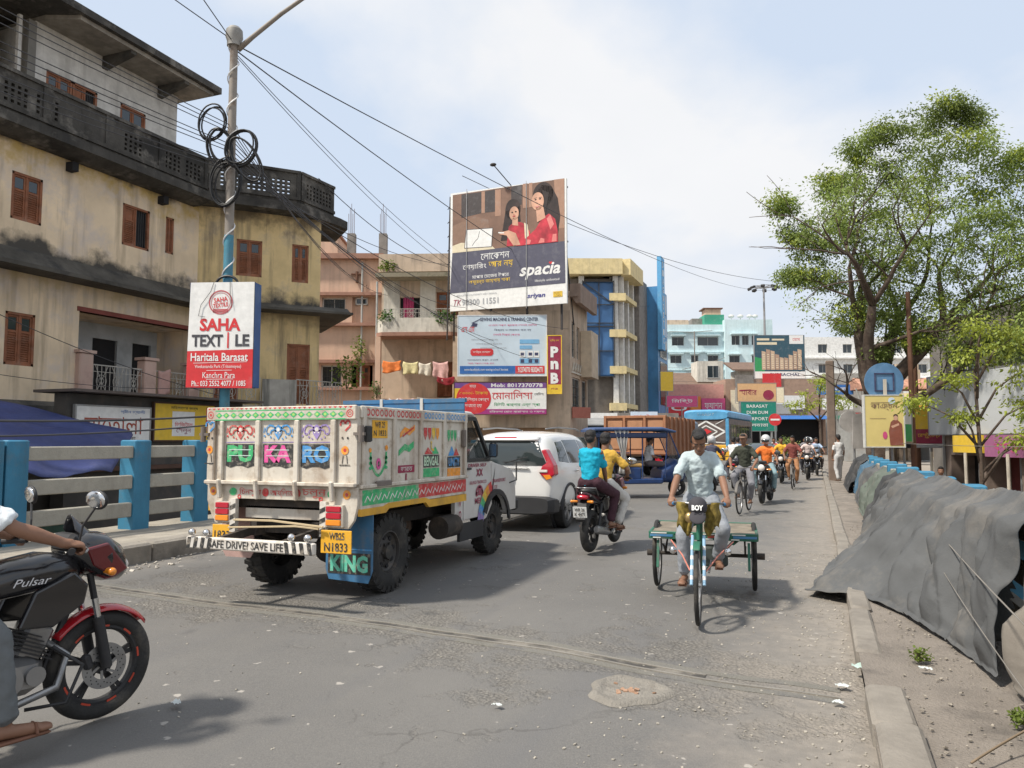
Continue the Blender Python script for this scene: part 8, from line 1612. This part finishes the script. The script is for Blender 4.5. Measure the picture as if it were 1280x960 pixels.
# ---------------- right: lower street, shops, boards ----------------
def bd(name, label, cat, p0, p1, z0, z1, m, **k): return board(name, label, cat, p0, p1, z0, z1, m, **k)
r, w, h = bd('hoarding', 'long blank silvery sheet hoarding behind the young tree on the right', 'billboard', (3.7, 30.6), (6.3, 24.0), 1.8, 3.78, mat('silvery flex sheet', (.50, .52, .53), .45, var=.06, scale=.8, bump=.7, bscale=2.2, dirt=(.4, .42, .42), damt=.5), depth=.12); posts(r, (-3, -1, 1, 3), -2.9, .2, .05)
r, w, h = bd('shop_sign', 'yellow and dark red restaurant board left of the silvery hoarding', 'sign', (3.3, 31.6), (4.25, 31.0), 1.35, 2.75, yellow, depth=.1)
fp(r, maroon, [rect(-w / 2, .12, w / 2, h * .46)], -.006); fp(r, greyp, [rect(-w / 2, 0, w / 2, .12)], -.007); text('রেস্টুরেন্ট', w * .7, h * .15, yellow, r, (0, -.01, h * .3)); posts(r, (0,), -2.2, .15, .04)
r, w, h = bd('poster_board', 'yellow advertisement board with a woman in a brown saree on the right railing line', 'sign', (1.44, 26.4), (2.55, 26.8), 1.4, 2.98, mat('pale yellow print', (.72, .58, .22), .5, var=.05), depth=.12, frame=whitef); hw = w / 2
text('কাঞ্চন', w * .7, h * .14, brownbg, r, (0, -.01, h * .78)); fp(r, brownbg, stroke([(-.4, h * .86), (.42, h * .87)], .015) + stroke([(-.45, h * .55), (.05, h * .55)], .012), -.008); fp(r, lightb, [cu(.7, .9, .09, .09)], -.008)
fp(r, flatm('brown saree print', (.26, .08, .05)), [PU((.63, .02), (.60, .30), (.66, .48), (.72, .52), (.84, .52), (.95, .44), (.97, .02))], -.009); fp(r, skinp, [cu(.79, .56, .055, .065), PU((.66, .40), (.70, .36), (.88, .42), (.86, .46))], -.011); fp(r, hairp, [cu(.79, .60, .06, .05)], -.010); fp(r, pink, [cu(.5, .22, .06, .1)], -.009); posts(r, (-.3, .3), -1.5, .2, .05)
r = bd('poster_board', 'pale board with a green corner, edge on behind the yellow board', 'sign', (2.5, 27.2), (2.85, 27.6), 1.55, 2.85, flatm('pale grey print', (.6, .6, .6)), depth=.08)[0]; fp(r, green, [rect(-.2, 0, .25, .55)], -.006); posts(r, (0,), -1.6, .1, .04)
r = root('round_sign', 'round blue backed road sign disc seen above the yellow board', 'road sign', (2.03, 26.7, 0), R(18)); MB().cyl((0, 0, 3.42), (0, .03, 3.42), .60, n=40).build('disc', mat('faded sign blue', (.10, .22, .38), .5, dirt=(.2, .28, .4)), r, smooth='auto'); b = MB()
for q in ((-.3, 3.15, -.26, 3.7), (.26, 3.15, .3, 3.7), (-.3, 3.66, .3, 3.7), (-.3, 3.12, .3, 3.16)): b.box(q[0], -.03, q[1], q[2], -.002, q[3])
b.build('bracket_frame', navy, r); MB().box(-.05, -.06, .1, .05, -.031, 3.5).build('post', mat('pale post', (.55, .5, .42), .8), r)
r = root('round_sign', 'grey backs of a round and a tapered road sign left of the yellow board', 'road sign', (1.25, 29.5, 0), R(20)); MB().cyl((-.15, 0, 2.25), (-.15, .03, 2.25), .36, n=30).build('disc', mat('sign back grey', (.42, .40, .38), .6), r, smooth='auto'); MB().prism([(-.1, 1.3), (.35, 1.3), (.28, 2.55), (-.05, 2.5)], -.06, -.02, 'XZ').build('plate', _M['sign back grey'], r); MB().cyl((0, .05, 0), (0, .05, 2.6), .04, n=8).build('post', steelg, r); MB().tube([(.3, 0, 2.5), (.2, 0, 3.1), (.1, 0, 3.4)], .03, 6).build('lamp_arm', whitef, r)
sh1, Ls = facade('shop', 'row of small open shops with blue doors under the silvery hoarding', 'shop', (4.1, 30.2), (7.2, 21.5), -1.1)
b = MB(); HH = [(.4, 2.0, .05, 2.2), (2.4, 4.2, .05, 2.2), (4.6, 6.2, .05, 2.1), (6.6, 8.6, .05, 2.2)]; wallholes(b, 0, Ls, 0, 3.0, HH, depth=.8); b.quad((0, 0, 3), (Ls, 0, 3), (Ls, 5, 3), (0, 5, 3)); b.quad((0, 0, 0), (0, 5, 0), (0, 5, 3), (0, 0, 3)); b.build('wall', mat('murky shop wall', (.22, .17, .14), .9, var=.3, dirt=(.1, .08, .08)), sh1, fix=False)
for i, h_ in enumerate(HH): box('doorway', [dark, mat('dark red curtain', (.13, .03, .03), .9), dark, mat('teal shutter', (.03, .20, .30), .6, dirt=(.1, .2, .24))][i], sh1, h_[0], .3 if i == 3 else .78, .05, h_[1], .34 if i == 3 else .8, h_[3])
MB().box(3.0, -.35, 2.2, 6.4, -.25, 2.85).build('signboard', flatm('mauve print', (.34, .12, .24)), sh1); MB().box(1.2, -.35, 2.3, 2.9, -.25, 2.85).build('signboard', yellow, sh1); text('বস্ত্র বিপণি', 2.4, .35, pink, sh1, (4.7, -.36, 2.5))
for x in (.1, 2.2, 4.4): MB().cyl((x, -.5, 0), (x, -.5, 2.3), .05, n=8).build('post', mat('pale post', (.5, .5, .45), .8), sh1)
sh2, L2_ = facade('shop', 'near right shop with a white signboard in big dark Bengali letters', 'shop', (6.35, 21.0), (7.5, 15.0), -1.2); b = MB(); wallholes(b, 0, L2_, 0, 3.6, [(.5, 5.4, .05, 1.9)], depth=.8); b.quad((0, 0, 0), (0, 4, 0), (0, 4, 3.6), (0, 0, 3.6)); b.build('wall', mat('brown shop front', (.16, .10, .08), .9), sh2, fix=False); box('shop_interior', dark, sh2, .5, .78, .05, 5.4, .8, 1.9)
MB().box(.1, -.3, 2.2, 5.6, -.2, 3.15).build('signboard', flatm('dusty white board', (.52, .5, .48)), sh2); text('মাতৃভাণ্ডার', 4.0, .55, blackp, sh2, (2.6, -.31, 2.72)); MB().prism([(-1.0, 3.2), (0, 3.6), (0, 3.5), (-1.0, 3.12)], 0, L2_, 'YZ').build('awning', mat('tan awning', (.3, .24, .17), .9), sh2); MB().cyl((.1, -.8, 0), (.1, -.8, 3.1), .06, n=8).build('post', whitef, sh2)
bh, Lb = facade('building', 'dark unfinished concrete building behind the trees at the right edge', 'building', (4.6, 37), (11.5, 24), -1); b = MB(); WB = [(1 + 3 * i, 2.8 + 3 * i, 4.6, 6.2) for i in range(4)]; wallholes(b, 0, Lb, 0, 7.6, WB, depth=.4); b.quad((0, 0, 0), (0, 8, 0), (0, 8, 7.6), (0, 0, 7.6)); b.quad((0, 0, 7.6), (Lb, 0, 7.6), (Lb, 8, 7.6), (0, 8, 7.6)); b.build('wall', mat('dark raw concrete', (.17, .155, .14), .95, dirt=(.06, .06, .06), damt=.6, streak=(.05, .05, .045), samt=.6), bh, fix=False)
for q in WB: window(bh, *q, 'grill', .3)
person('person in dark maroon clothes standing by the shops beyond the tarpaulins', (5.1, 32.2, -1.0), R(160), (0, 0, .93), 0, ((-.22, .05, .85), (.22, .05, .85)), ((-.1, 0, .09), (.1, 0, .09)), shirt=(.16, .03, .04), pants=(.12, .03, .04), vox=.02, dress=True, female=True, curl=20)
person('person in white shirt and dark trousers outside the shops beyond the tarpaulins', (5.75, 32.3, -1.0), R(200), (0, 0, .93), 0, ((-.22, .05, .85), (.22, .12, 1.1)), ((-.1, 0, .09), (.1, 0, .09)), shirt=(.55, .56, .58), pants=(.06, .06, .08), vox=.02, curl=20)
person('pedestrian in pink shirt walking on the right edge of the far road', (-.1, 52, 0), R(10), (0, 0, .93), 0, ((-.24, .05, .85), (.24, .1, .85)), ((-.1, -.12, .09), (.1, .15, .09)), shirt=(.6, .3, .32), pants=(.05, .06, .12), vox=.03)
person('pedestrian in white by the black sheet at the end of the right railing', (.75, 30.5, .1), R(30), (0, 0, .93), 0, ((-.24, .05, .85), (.24, .1, .85)), ((-.1, -.1, .09), (.1, .12, .09)), shirt=(.62, .62, .62), pants=(.5, .5, .5), vox=.03)
person('person with dark hair whose head shows just above the tarpaulin edge', (3.15, 24.0, -.75), R(170), (0, 0, .85), 0, ((-.22, .05, .85), (.22, .05, .85)), ((-.1, 0, .09), (.1, 0, .09)), shirt=(.03, .04, .1), pants=(.06, .06, .08), vox=.02)
# ================= TREES =================
barkm = mat('tree bark', (.085, .06, .045), .95, var=.35, scale=5, bump=1, bscale=18, dirt=(.17, .15, .12), damt=.5, dscale=2.5)
lf = mat('neem leaf', (.23, .30, .075), .6, var=.5, scale=.55); lf2 = mat('young leaf', (.30, .35, .045), .6, var=.35, scale=.8)
for m_ in (lf, lf2, leafm, leafy):
    nt = m_.node_tree; pb = nt.nodes['Principled BSDF']; tr_ = nt.nodes.new('ShaderNodeBsdfTranslucent'); ms = nt.nodes.new('ShaderNodeMixShader'); ms.inputs[0].default_value = .38; src = pb.inputs['Base Color'].links[0].from_socket; nt.links.new(src, tr_.inputs[0]); nt.links.new(pb.outputs[0], ms.inputs[1]); nt.links.new(tr_.outputs[0], ms.inputs[2]); nt.links.new(ms.outputs[0], nt.nodes['Material Output'].inputs[0])
def limb(b, p, d, ln, r, lvl, rr, tips, droop=0, maxl=4, spread=.62):
    n = 6; P = [Vector(p)]; d = Vector(d).normalized(); RR = [r]
    for i in range(n):
        d = (d + Vector((rr.gauss(0, .11), rr.gauss(0, .11), rr.gauss(.02, .09) - droop * .02 * lvl))).normalized(); P.append(P[-1] + d * ln / n); RR.append(r * (1 - .45 * (i + 1) / n))
    b.tube(P, RR, 8 if lvl < 2 else 5)
    if lvl >= maxl: tips.append((P[-1], d)); tips.append((P[-3], d)); return
    k = rr.choice((2, 3, 3)) if lvl else 3
    for i in range(k):
        a = rr.uniform(0, 2 * PI); q = fr(d) @ Vector((math.cos(a) * spread, math.sin(a) * spread, 1)); limb(b, P[-1], q, ln * rr.uniform(.62, .85), RR[-1] * .72, lvl + 1, rr, tips, droop, maxl, spread)
    if lvl >= 1: 
        a = rr.uniform(0, 2 * PI); q = fr(d) @ Vector((math.cos(a), math.sin(a), .6)); limb(b, P[3], q, ln * .55, RR[3] * .5, lvl + 1, rr, tips, droop, maxl, spread)
def leaves(tips, rr, per, cr, ls, flat=.55):
    V = []; n = 0
    for p, d in tips:
        for _ in range(per):
            o = Vector((rr.gauss(0, cr), rr.gauss(0, cr), rr.gauss(0, cr * flat))); c = p + o; out = (o + Vector((0, 0, -.12))).normalized() if o.length > .01 else Vector((0, 0, 1))
            ax = (out + Vector((rr.gauss(0, .5), rr.gauss(0, .5), rr.gauss(0, .35) - .15))).normalized(); L1 = ls * rr.uniform(.6, 1.3); sd_ = ax.cross(Vector((rr.gauss(0, .6), rr.gauss(0, .6), 1))); sd_.normalize(); w1 = L1 * .24
            V += [c, c + ax * L1 * .45 + sd_ * w1, c + ax * L1, c + ax * L1 * .45 - sd_ * w1]
    return V
def leafmesh(name, V, m, par):
    me = bpy.data.meshes.new(name); n = len(V); me.vertices.add(n); me.vertices.foreach_set('co', np.array([tuple(v) for v in V], dtype=np.float32).ravel()); me.loops.add(n); me.loops.foreach_set('vertex_index', np.arange(n, dtype=np.int32)); me.polygons.add(n // 4); me.polygons.foreach_set('loop_start', np.arange(0, n, 4, dtype=np.int32)); me.update(calc_edges=True); me.materials.append(m); o = bpy.data.objects.new(name, me); link(o, par); return o
def blobtips(cl, rr, per):
    # foliage pads: (x,y,z,rx,ry,rz)
    out = []
    for x, y, z, rx, ry, rz in cl:
        for _ in range(per):
            v = Vector((rr.gauss(0, 1), rr.gauss(0, 1), rr.gauss(0, 1))); v.normalize(); q = rr.uniform(.35, 1) ** .5; out.append((Vector((x + v.x * rx * q, y + v.y * ry * q, z + v.z * rz * q)), v))
    return out
# big roadside tree: heavy forked trunk, crown spreading left and right
bt = root('roadside_tree', 'big leafy green tree with a dark forked trunk behind the right railing', 'tree', (2.05, 28.6, -1.0)); rr = random.Random(4); b = MB(); tips = []
b.tube([(0, 0, -.3), (0.0, 0, 1.2), (-.05, 0, 2.6), (-.05, 0, 3.9)], [.62, .5, .46, .42], 14); b.ell((-.05, 0, 3.9), (.45, .42, .42))
main = [((-.15, 0, 4.0), (-.34, -.1, 1), 2.6, .30), ((.1, 0, 4.0), (.52, .15, 1), 3.1, .30), ((0, .1, 4.1), (.08, .3, 1), 3.4, .27), ((-.2, 0, 3.6), (-1.0, .0, .7), 1.1, .13), ((.2, 0, 3.5), (1.3, -.1, .42), 2.4, .17), ((-.1, 0, 4.2), (-.1, -.3, 1.2), 3.0, .24)]
for p, d, ln, r_ in main: limb(b, p, d, ln, r_, 1, rr, tips, maxl=4)
b.build('trunk', barkm, bt, smooth=True, fix=False)
def at_(u, v, D):
    # direction from the road-side viewpoint, used once to lay out the crown pads at distance D
    return None
pads = [(-2.9, -0.2, 10.9, 0.50, 0.50, 0.36), (-2.5, -0.0, 10.0, 0.60, 0.60, 0.43), (-1.3, -0.1, 11.5, 0.50, 0.50, 0.36), (-0.4, 0.0, 12.7, 0.60, 0.60, 0.43), (0.4, 0.0, 13.1, 0.70, 0.70, 0.50), (1.5, -0.2, 13.2, 0.70, 0.70, 0.50), (2.4, -0.3, 13.6, 0.45, 0.45, 0.32), (3.0, 0.1, 13.2, 0.50, 0.50, 0.36), (2.9, -0.5, 12.1, 0.80, 0.80, 0.58), (1.5, -0.5, 12.1, 0.90, 0.90, 0.65), (0.1, 0.6, 11.9, 0.90, 0.90, 0.65), (-0.9, -0.2, 10.8, 0.90, 0.90, 0.65), (-2.0, 0.1, 9.3, 0.70, 0.70, 0.50), (-1.5, -0.7, 9.5, 0.90, 0.90, 0.65), (-0.4, 0.1, 9.9, 1.10, 1.10, 0.79), (0.9, 0.4, 10.8, 1.10, 1.10, 0.79), (2.2, -0.1, 10.9, 1.10, 1.10, 0.79), (3.7, 0.2, 11.3, 0.80, 0.80, 0.58), (4.4, 0.0, 11.6, 0.60, 0.60, 0.43), (5.0, -0.8, 10.4, 0.90, 0.90, 0.65), (3.7, 0.2, 10.2, 1.00, 1.00, 0.72), (0.4, -0.0, 8.9, 1.20, 1.20, 0.86), (1.9, -0.4, 9.5, 1.20, 1.20, 0.86), (3.3, -0.9, 9.2, 1.20, 1.20, 0.86), (4.8, 0.4, 8.9, 1.10, 1.10, 0.79), (-0.3, 0.4, 7.5, 1.10, 1.10, 0.79), (1.2, 0.2, 7.9, 1.20, 1.20, 0.86), (2.8, 0.5, 7.9, 1.20, 1.20, 0.86), (4.2, -0.3, 7.6, 1.20, 1.20, 0.86), (5.7, 0.3, 8.2, 1.20, 1.20, 0.86), (-0.8, -0.1, 6.7, 0.70, 0.70, 0.50), (0.4, 0.5, 6.6, 0.80, 0.80, 0.58), (2.0, 0.4, 6.6, 1.00, 1.00, 0.72), (3.4, -0.8, 6.4, 1.10, 1.10, 0.79), (4.9, -0.7, 6.6, 1.10, 1.10, 0.79), (2.6, -0.6, 5.5, 0.80, 0.80, 0.58), (4.0, 0.5, 5.5, 0.80, 0.80, 0.58), (-0.1, 0.0, 5.5, 0.30, 0.30, 0.22), (1.2, -0.1, 5.8, 0.40, 0.40, 0.29), (-2.7, 0.0, 8.4, 0.50, 0.50, 0.30), (-1.7, 0.0, 8.2, 0.70, 0.70, 0.40)]
V = leaves(blobtips(pads, rr, 34), rr, 60, .165, .105); leafmesh('crown', V, lf, bt)
V = leaves(blobtips([(x - .2, y - .4, z + rz * .3, rx * .8, ry * .8, rz * .6) for x, y, z, rx, ry, rz in pads[::2]], rr, 8), rr, 30, .2, .12); leafmesh('young_leaves', V, lf2, bt)
V = leaves([t for t in tips if t[0].z > 6 and t[0].x > -3.2], rr, 26, .22, .12); leafmesh('outer_leaves', V, lf, bt)
def young_tree(label, loc, seed, H_, pads_, m, trunk=.07, per=14, ls=.12, leaf=26):
    rr = random.Random(seed); t = root('young_tree', label, 'tree', loc); b = MB(); b.tube([(0, 0, -.2), (.03, 0, H_ * .4), (-.03, .05, H_)], [trunk, trunk * .8, trunk * .5], 8)
    for x, y, z, *_ in pads_: b.tube([(0, 0, max(.5, z - 1.2)), (x * .5, y * .5, z - .35), (x, y, z)], [trunk * .6, trunk * .4, trunk * .15], 5)
    b.build('trunk', barkm, t, smooth=True, fix=False); leafmesh('crown', leaves(blobtips(pads_, rr, per), rr, leaf, .15, ls), m, t); return t
young_tree('young bright green tree in front of the silvery hoarding', (4.0, 23.5, -1.1), 11, 4.6, [(.1, 0, 5.0, .8, .7, .35), (-.7, 0, 4.3, .6, .6, .25), (.9, 0, 4.4, .7, .6, .3), (-1.3, 0, 3.7, .5, .5, .2), (1.3, .2, 3.7, .6, .6, .3), (.2, 0, 5.7, .6, .6, .3), (.9, .1, 5.4, .6, .5, .25), (-.3, 0, 3.3, .3, .3, .15), (1.0, -.3, 2.7, .5, .4, .3), (1.6, 0, 3.0, .6, .5, .35)], lf2)
young_tree('darker leafy tree at the right edge above the shops', (7.2, 25.5, -1.1), 12, 6, [(-.8, 0, 6.2, 1.2, 1, .6), (.4, 0, 6.8, 1.2, 1, .6), (-1.7, 0, 5.4, .9, .8, .5), (-.3, 0, 5.3, 1.2, 1, .5), (.8, 0, 5.5, 1, 1, .6), (-.6, 0, 4.3, 1.0, .8, .4), (.6, 0, 3.9, 1.2, .8, .5), (-1.2, -.2, 3.4, .6, .6, .3), (.2, 0, 7.8, 1, .9, .5), (1.8, 0, 7.2, 1, 1, .6)], lf, .12, 22, .14, 34)
young_tree('small roadside tree far behind the trunk of the big tree', (.3, 64, 0), 13, 4, [(0, 0, 5, 1.6, 1.4, .8), (-1.5, 0, 4.2, 1.1, 1, .6), (1.4, 0, 4.4, 1.2, 1, .6), (.3, 0, 6.1, 1, 1, .5)], lf2, .12, 20, .2, 26)
young_tree('shrubby tree beside the gateway at the road end', (6.5, 80, 0), 14, 3, [(0, 0, 3.6, 2, 1.4, 1), (-2, 0, 2.6, 1.4, 1, .9), (2, 0, 3, 1.5, 1.2, .9)], lf, .12, 26, .25, 26)
young_tree('bush at the foot of the green direction sign', (-2.2, 61, 0), 15, 1.2, [(0, 0, 1.2, .9, .6, .6), (.6, 0, .9, .7, .5, .5), (-.6, 0, .8, .6, .5, .4)], lf, .06, 24, .16, 26)
t = young_tree('overhanging leafy branch in the top left corner above the corner house', (-14.0, 8.2, -1.3), 16, 13, [(.2, .2, 12.6, .6, .6, .4), (-.5, .1, 12.0, .8, .8, .4)], lf, .12, 20, .13, 34)
# ================= OVERHEAD CABLES =================
lpx, lpy = -10.08, 11.2
wg = 'overhead cables'
cab = mat('dull grey black cable', (.055, .055, .06), .6, var=.1)
for i in range(9):
    z = 7.5 - .12 * i + .05 * (i % 3); cable('overhead cable %s along the corner house front to the lamp pole' % ('uppermost', 'second', 'third', 'fourth', 'fifth', 'sixth', 'seventh', 'eighth', 'lowest')[i], (-11.8 + .07 * i, -6, z + 1.4 - .05 * i), (lpx, lpy, z), .25 + .05 * i, .008, group=wg)
ends = [((-21.5, 33, 9.8), 'peach house roof'), ((-20.4, 32.4, 9.2), 'peach house upper ledge'), ((-19.1, 32.2, 8.6), 'boundary of the peach and balcony houses'), ((-17.6, 32.4, 8.2), 'balcony house canopy'), ((-15.9, 32.8, 7.4), 'white balcony'), ((-13.2, 28.3, 7.0), 'left foot of the big hoarding'), ((-12.0, 28.4, 5.6), 'pale blue banner'), ((-10.4, 29.0, 4.8), 'right side of the pale blue banner'), ((-9.3, 30.5, 6.2), 'side windows of the hoarding building'), ((-14.6, 30.6, 9.4), 'steel frame of the hoarding')]
for i, (e, s) in enumerate(ends): cable('cable from the lamp pole coils to the %s' % s, (lpx + .05, lpy, 7.45 - .09 * i), e, .5 + .1 * (i % 3), .009, group='cables from the pole to the houses')
cable('long wire from the lamp pole top across the sky to the mast beyond', (lpx, lpy, 9.1), (-4.5, 99, 20), 1.4, .013, group=wg); cable('second wire from the pole top towards the blue tower sign', (lpx, lpy, 9.0), (-14.8, 76, 15), 1.6, .013, group=wg)
cable('wire from the pole top down to the hoarding frame', (lpx, lpy, 8.95), (-14.2, 28.9, 9.2), .3, .008, group=wg); cable('twin wire from the pole top down to the hoarding frame', (lpx + .05, lpy, 8.85), (-14.2, 28.95, 8.9), .32, .008, group=wg)
cable('wire coming over the camera to the lamp pole top', (-6.5, -4, 13.5), (lpx, lpy, 9.1), .3, .010, group=wg); cable('high wire from the upper left to the lamp pole top', (-16, 2, 14.5), (lpx, lpy, 9.15), .2, .010, group=wg)
cable('wire crossing the sky behind the hoarding towards the right', (-17, 36, 15.5), (3, 90, 19), 2.2, .018, group=wg); cable('sagging wire from the corner house roof to the balcony house', (-15.2, 21, 10.3), (-16, 32.5, 9.8), .5, .014, group=wg)
cable('slack cable looping under the first floor slab of the corner house', (-17.1, 6, 3.9), (-17.1, 18.5, 3.2), .5, .008, group=wg); cable('second slack cable across the verandah of the corner house', (-17.0, 9, 5.3), (-16.9, 19, 2.9), .3, .01, group=wg)
cable('black cable bundle in front of the blue awning', (-11.5, 0, 2.3), (lpx, lpy, 2.05), .3, .018, group=wg); cable('thin black cable bundle below the other at the blue awning', (-11.5, 0, 2.1), (lpx, lpy, 1.9), .35, .014, group=wg)
cable('pale wire running above the right street to the near shop', (2.4, 26, 1.5), (7.0, 14, 1.6), .1, .008, ropem, group=wg)
for x, y, lab in ((2.9, 27.8, 'rusty steel pole beside the trunk of the big tree'), (3.6, 33, 'brown wooden pole behind the big tree')): r = root('utility_pole', lab, 'pole', (x, y, -1)); MB().cyl((0, 0, 0), (0, 0, 7.4), .09, .07, 10).build('pole', rusty, r, smooth='auto')
r = root('utility_pole', 'concrete pole with ledges left of the big tree trunk', 'pole', (.55, 31.5, 0)); MB().cbox((0, 0, 2.3), (.30, .26, 4.6), ch=.03).build('pole', mat('brown grey pillar', (.2, .15, .12), .95, dirt=(.1, .08, .07), damt=.7, dscale=2), r, smooth='auto')

# ================= MORE FAR TRAFFIC: copies =================
def find(lab): return next(o for o in bpy.data.objects if o.get('label') == lab)
for i, (ml, pl_, x, y, rz, nm, npn) in enumerate([
    ('black motorcycle on the right edge of the oncoming group', 'rider in yellow shirt near the road end', .0, 38, R(181), 'black motorcycle at the very edge of the right lane', 'rider in yellow at the very edge of the right lane'),
    ('', '', -2.0, 41, R(179), 'dark motorcycle beside the grey green car', 'rider in yellow beside the grey green car'), ('', '', -.7, 52, R(180), 'motorcycle near the pink shirted pedestrian', 'rider in yellow near the pink shirted pedestrian'),
    ('', '', -2.6, 54, R(181), 'motorcycle before the green sign posts', 'rider in yellow before the green sign posts'), ('', '', -1.5, 58, R(180), 'farthest oncoming motorcycle at the junction', 'farthest oncoming rider at the junction')]):
    a_, b_ = find('dark motorcycle in the middle of the oncoming group'), find('rider in yellow shirt in the middle of the oncoming group')
    dup(a_, (x, y, 0), rz, nm); c_ = dup(b_, (x, y, 0), rz, npn.replace('yellow', ('pale blue', 'red', 'grey', 'white', 'brown')[i] + ' shirt'))
    m_ = mat('far shirt %d' % i, ((.35, .45, .6), (.5, .06, .05), (.2, .2, .22), (.65, .65, .65), (.3, .16, .08))[i], .9)
    for ch in c_.children:
        if ch.name.startswith('shirt'): ch.data = ch.data.copy(); ch.data.materials[0] = m_
small_car('pale van-like car parked at the left of the junction near the bus', (-9.0, 47, 0), R(-20), mat('pale car paint', (.5, .5, .48), .3)); small_car('dark red car crossing at the road end', (-3.5, 66, 0), R(95), mat('dark red car paint', (.25, .03, .03), .3))
# ---- tidy: no part deeper than thing > part > sub-part; lettering to meshes ----
def dissolve(names):
    for o in [o for o in bpy.data.objects if o.type == 'EMPTY' and o.name.split('.')[0] in names and o.parent]:
        p = o.parent
        for ch in list(o.children):
            m = o.matrix_basis @ ch.matrix_basis; ch.parent = p; ch.matrix_basis = m
        bpy.data.objects.remove(o)
dissolve({'painted_art'}); dissolve({'wing', 'penthouse', 'side_wing', 'side_bays', 'cab', 'valance', 'group'})
finish_texts()

# bake the boolean cut of the car body
dg = bpy.context.evaluated_depsgraph_get()
for o, co in BAKE:
    me = bpy.data.meshes.new_from_object(o.evaluated_get(dg)); o.modifiers.clear(); o.data = me
    for p in me.polygons: p.use_smooth = True
    me.set_sharp_from_angle(angle=R(35)); bpy.data.objects.remove(co)
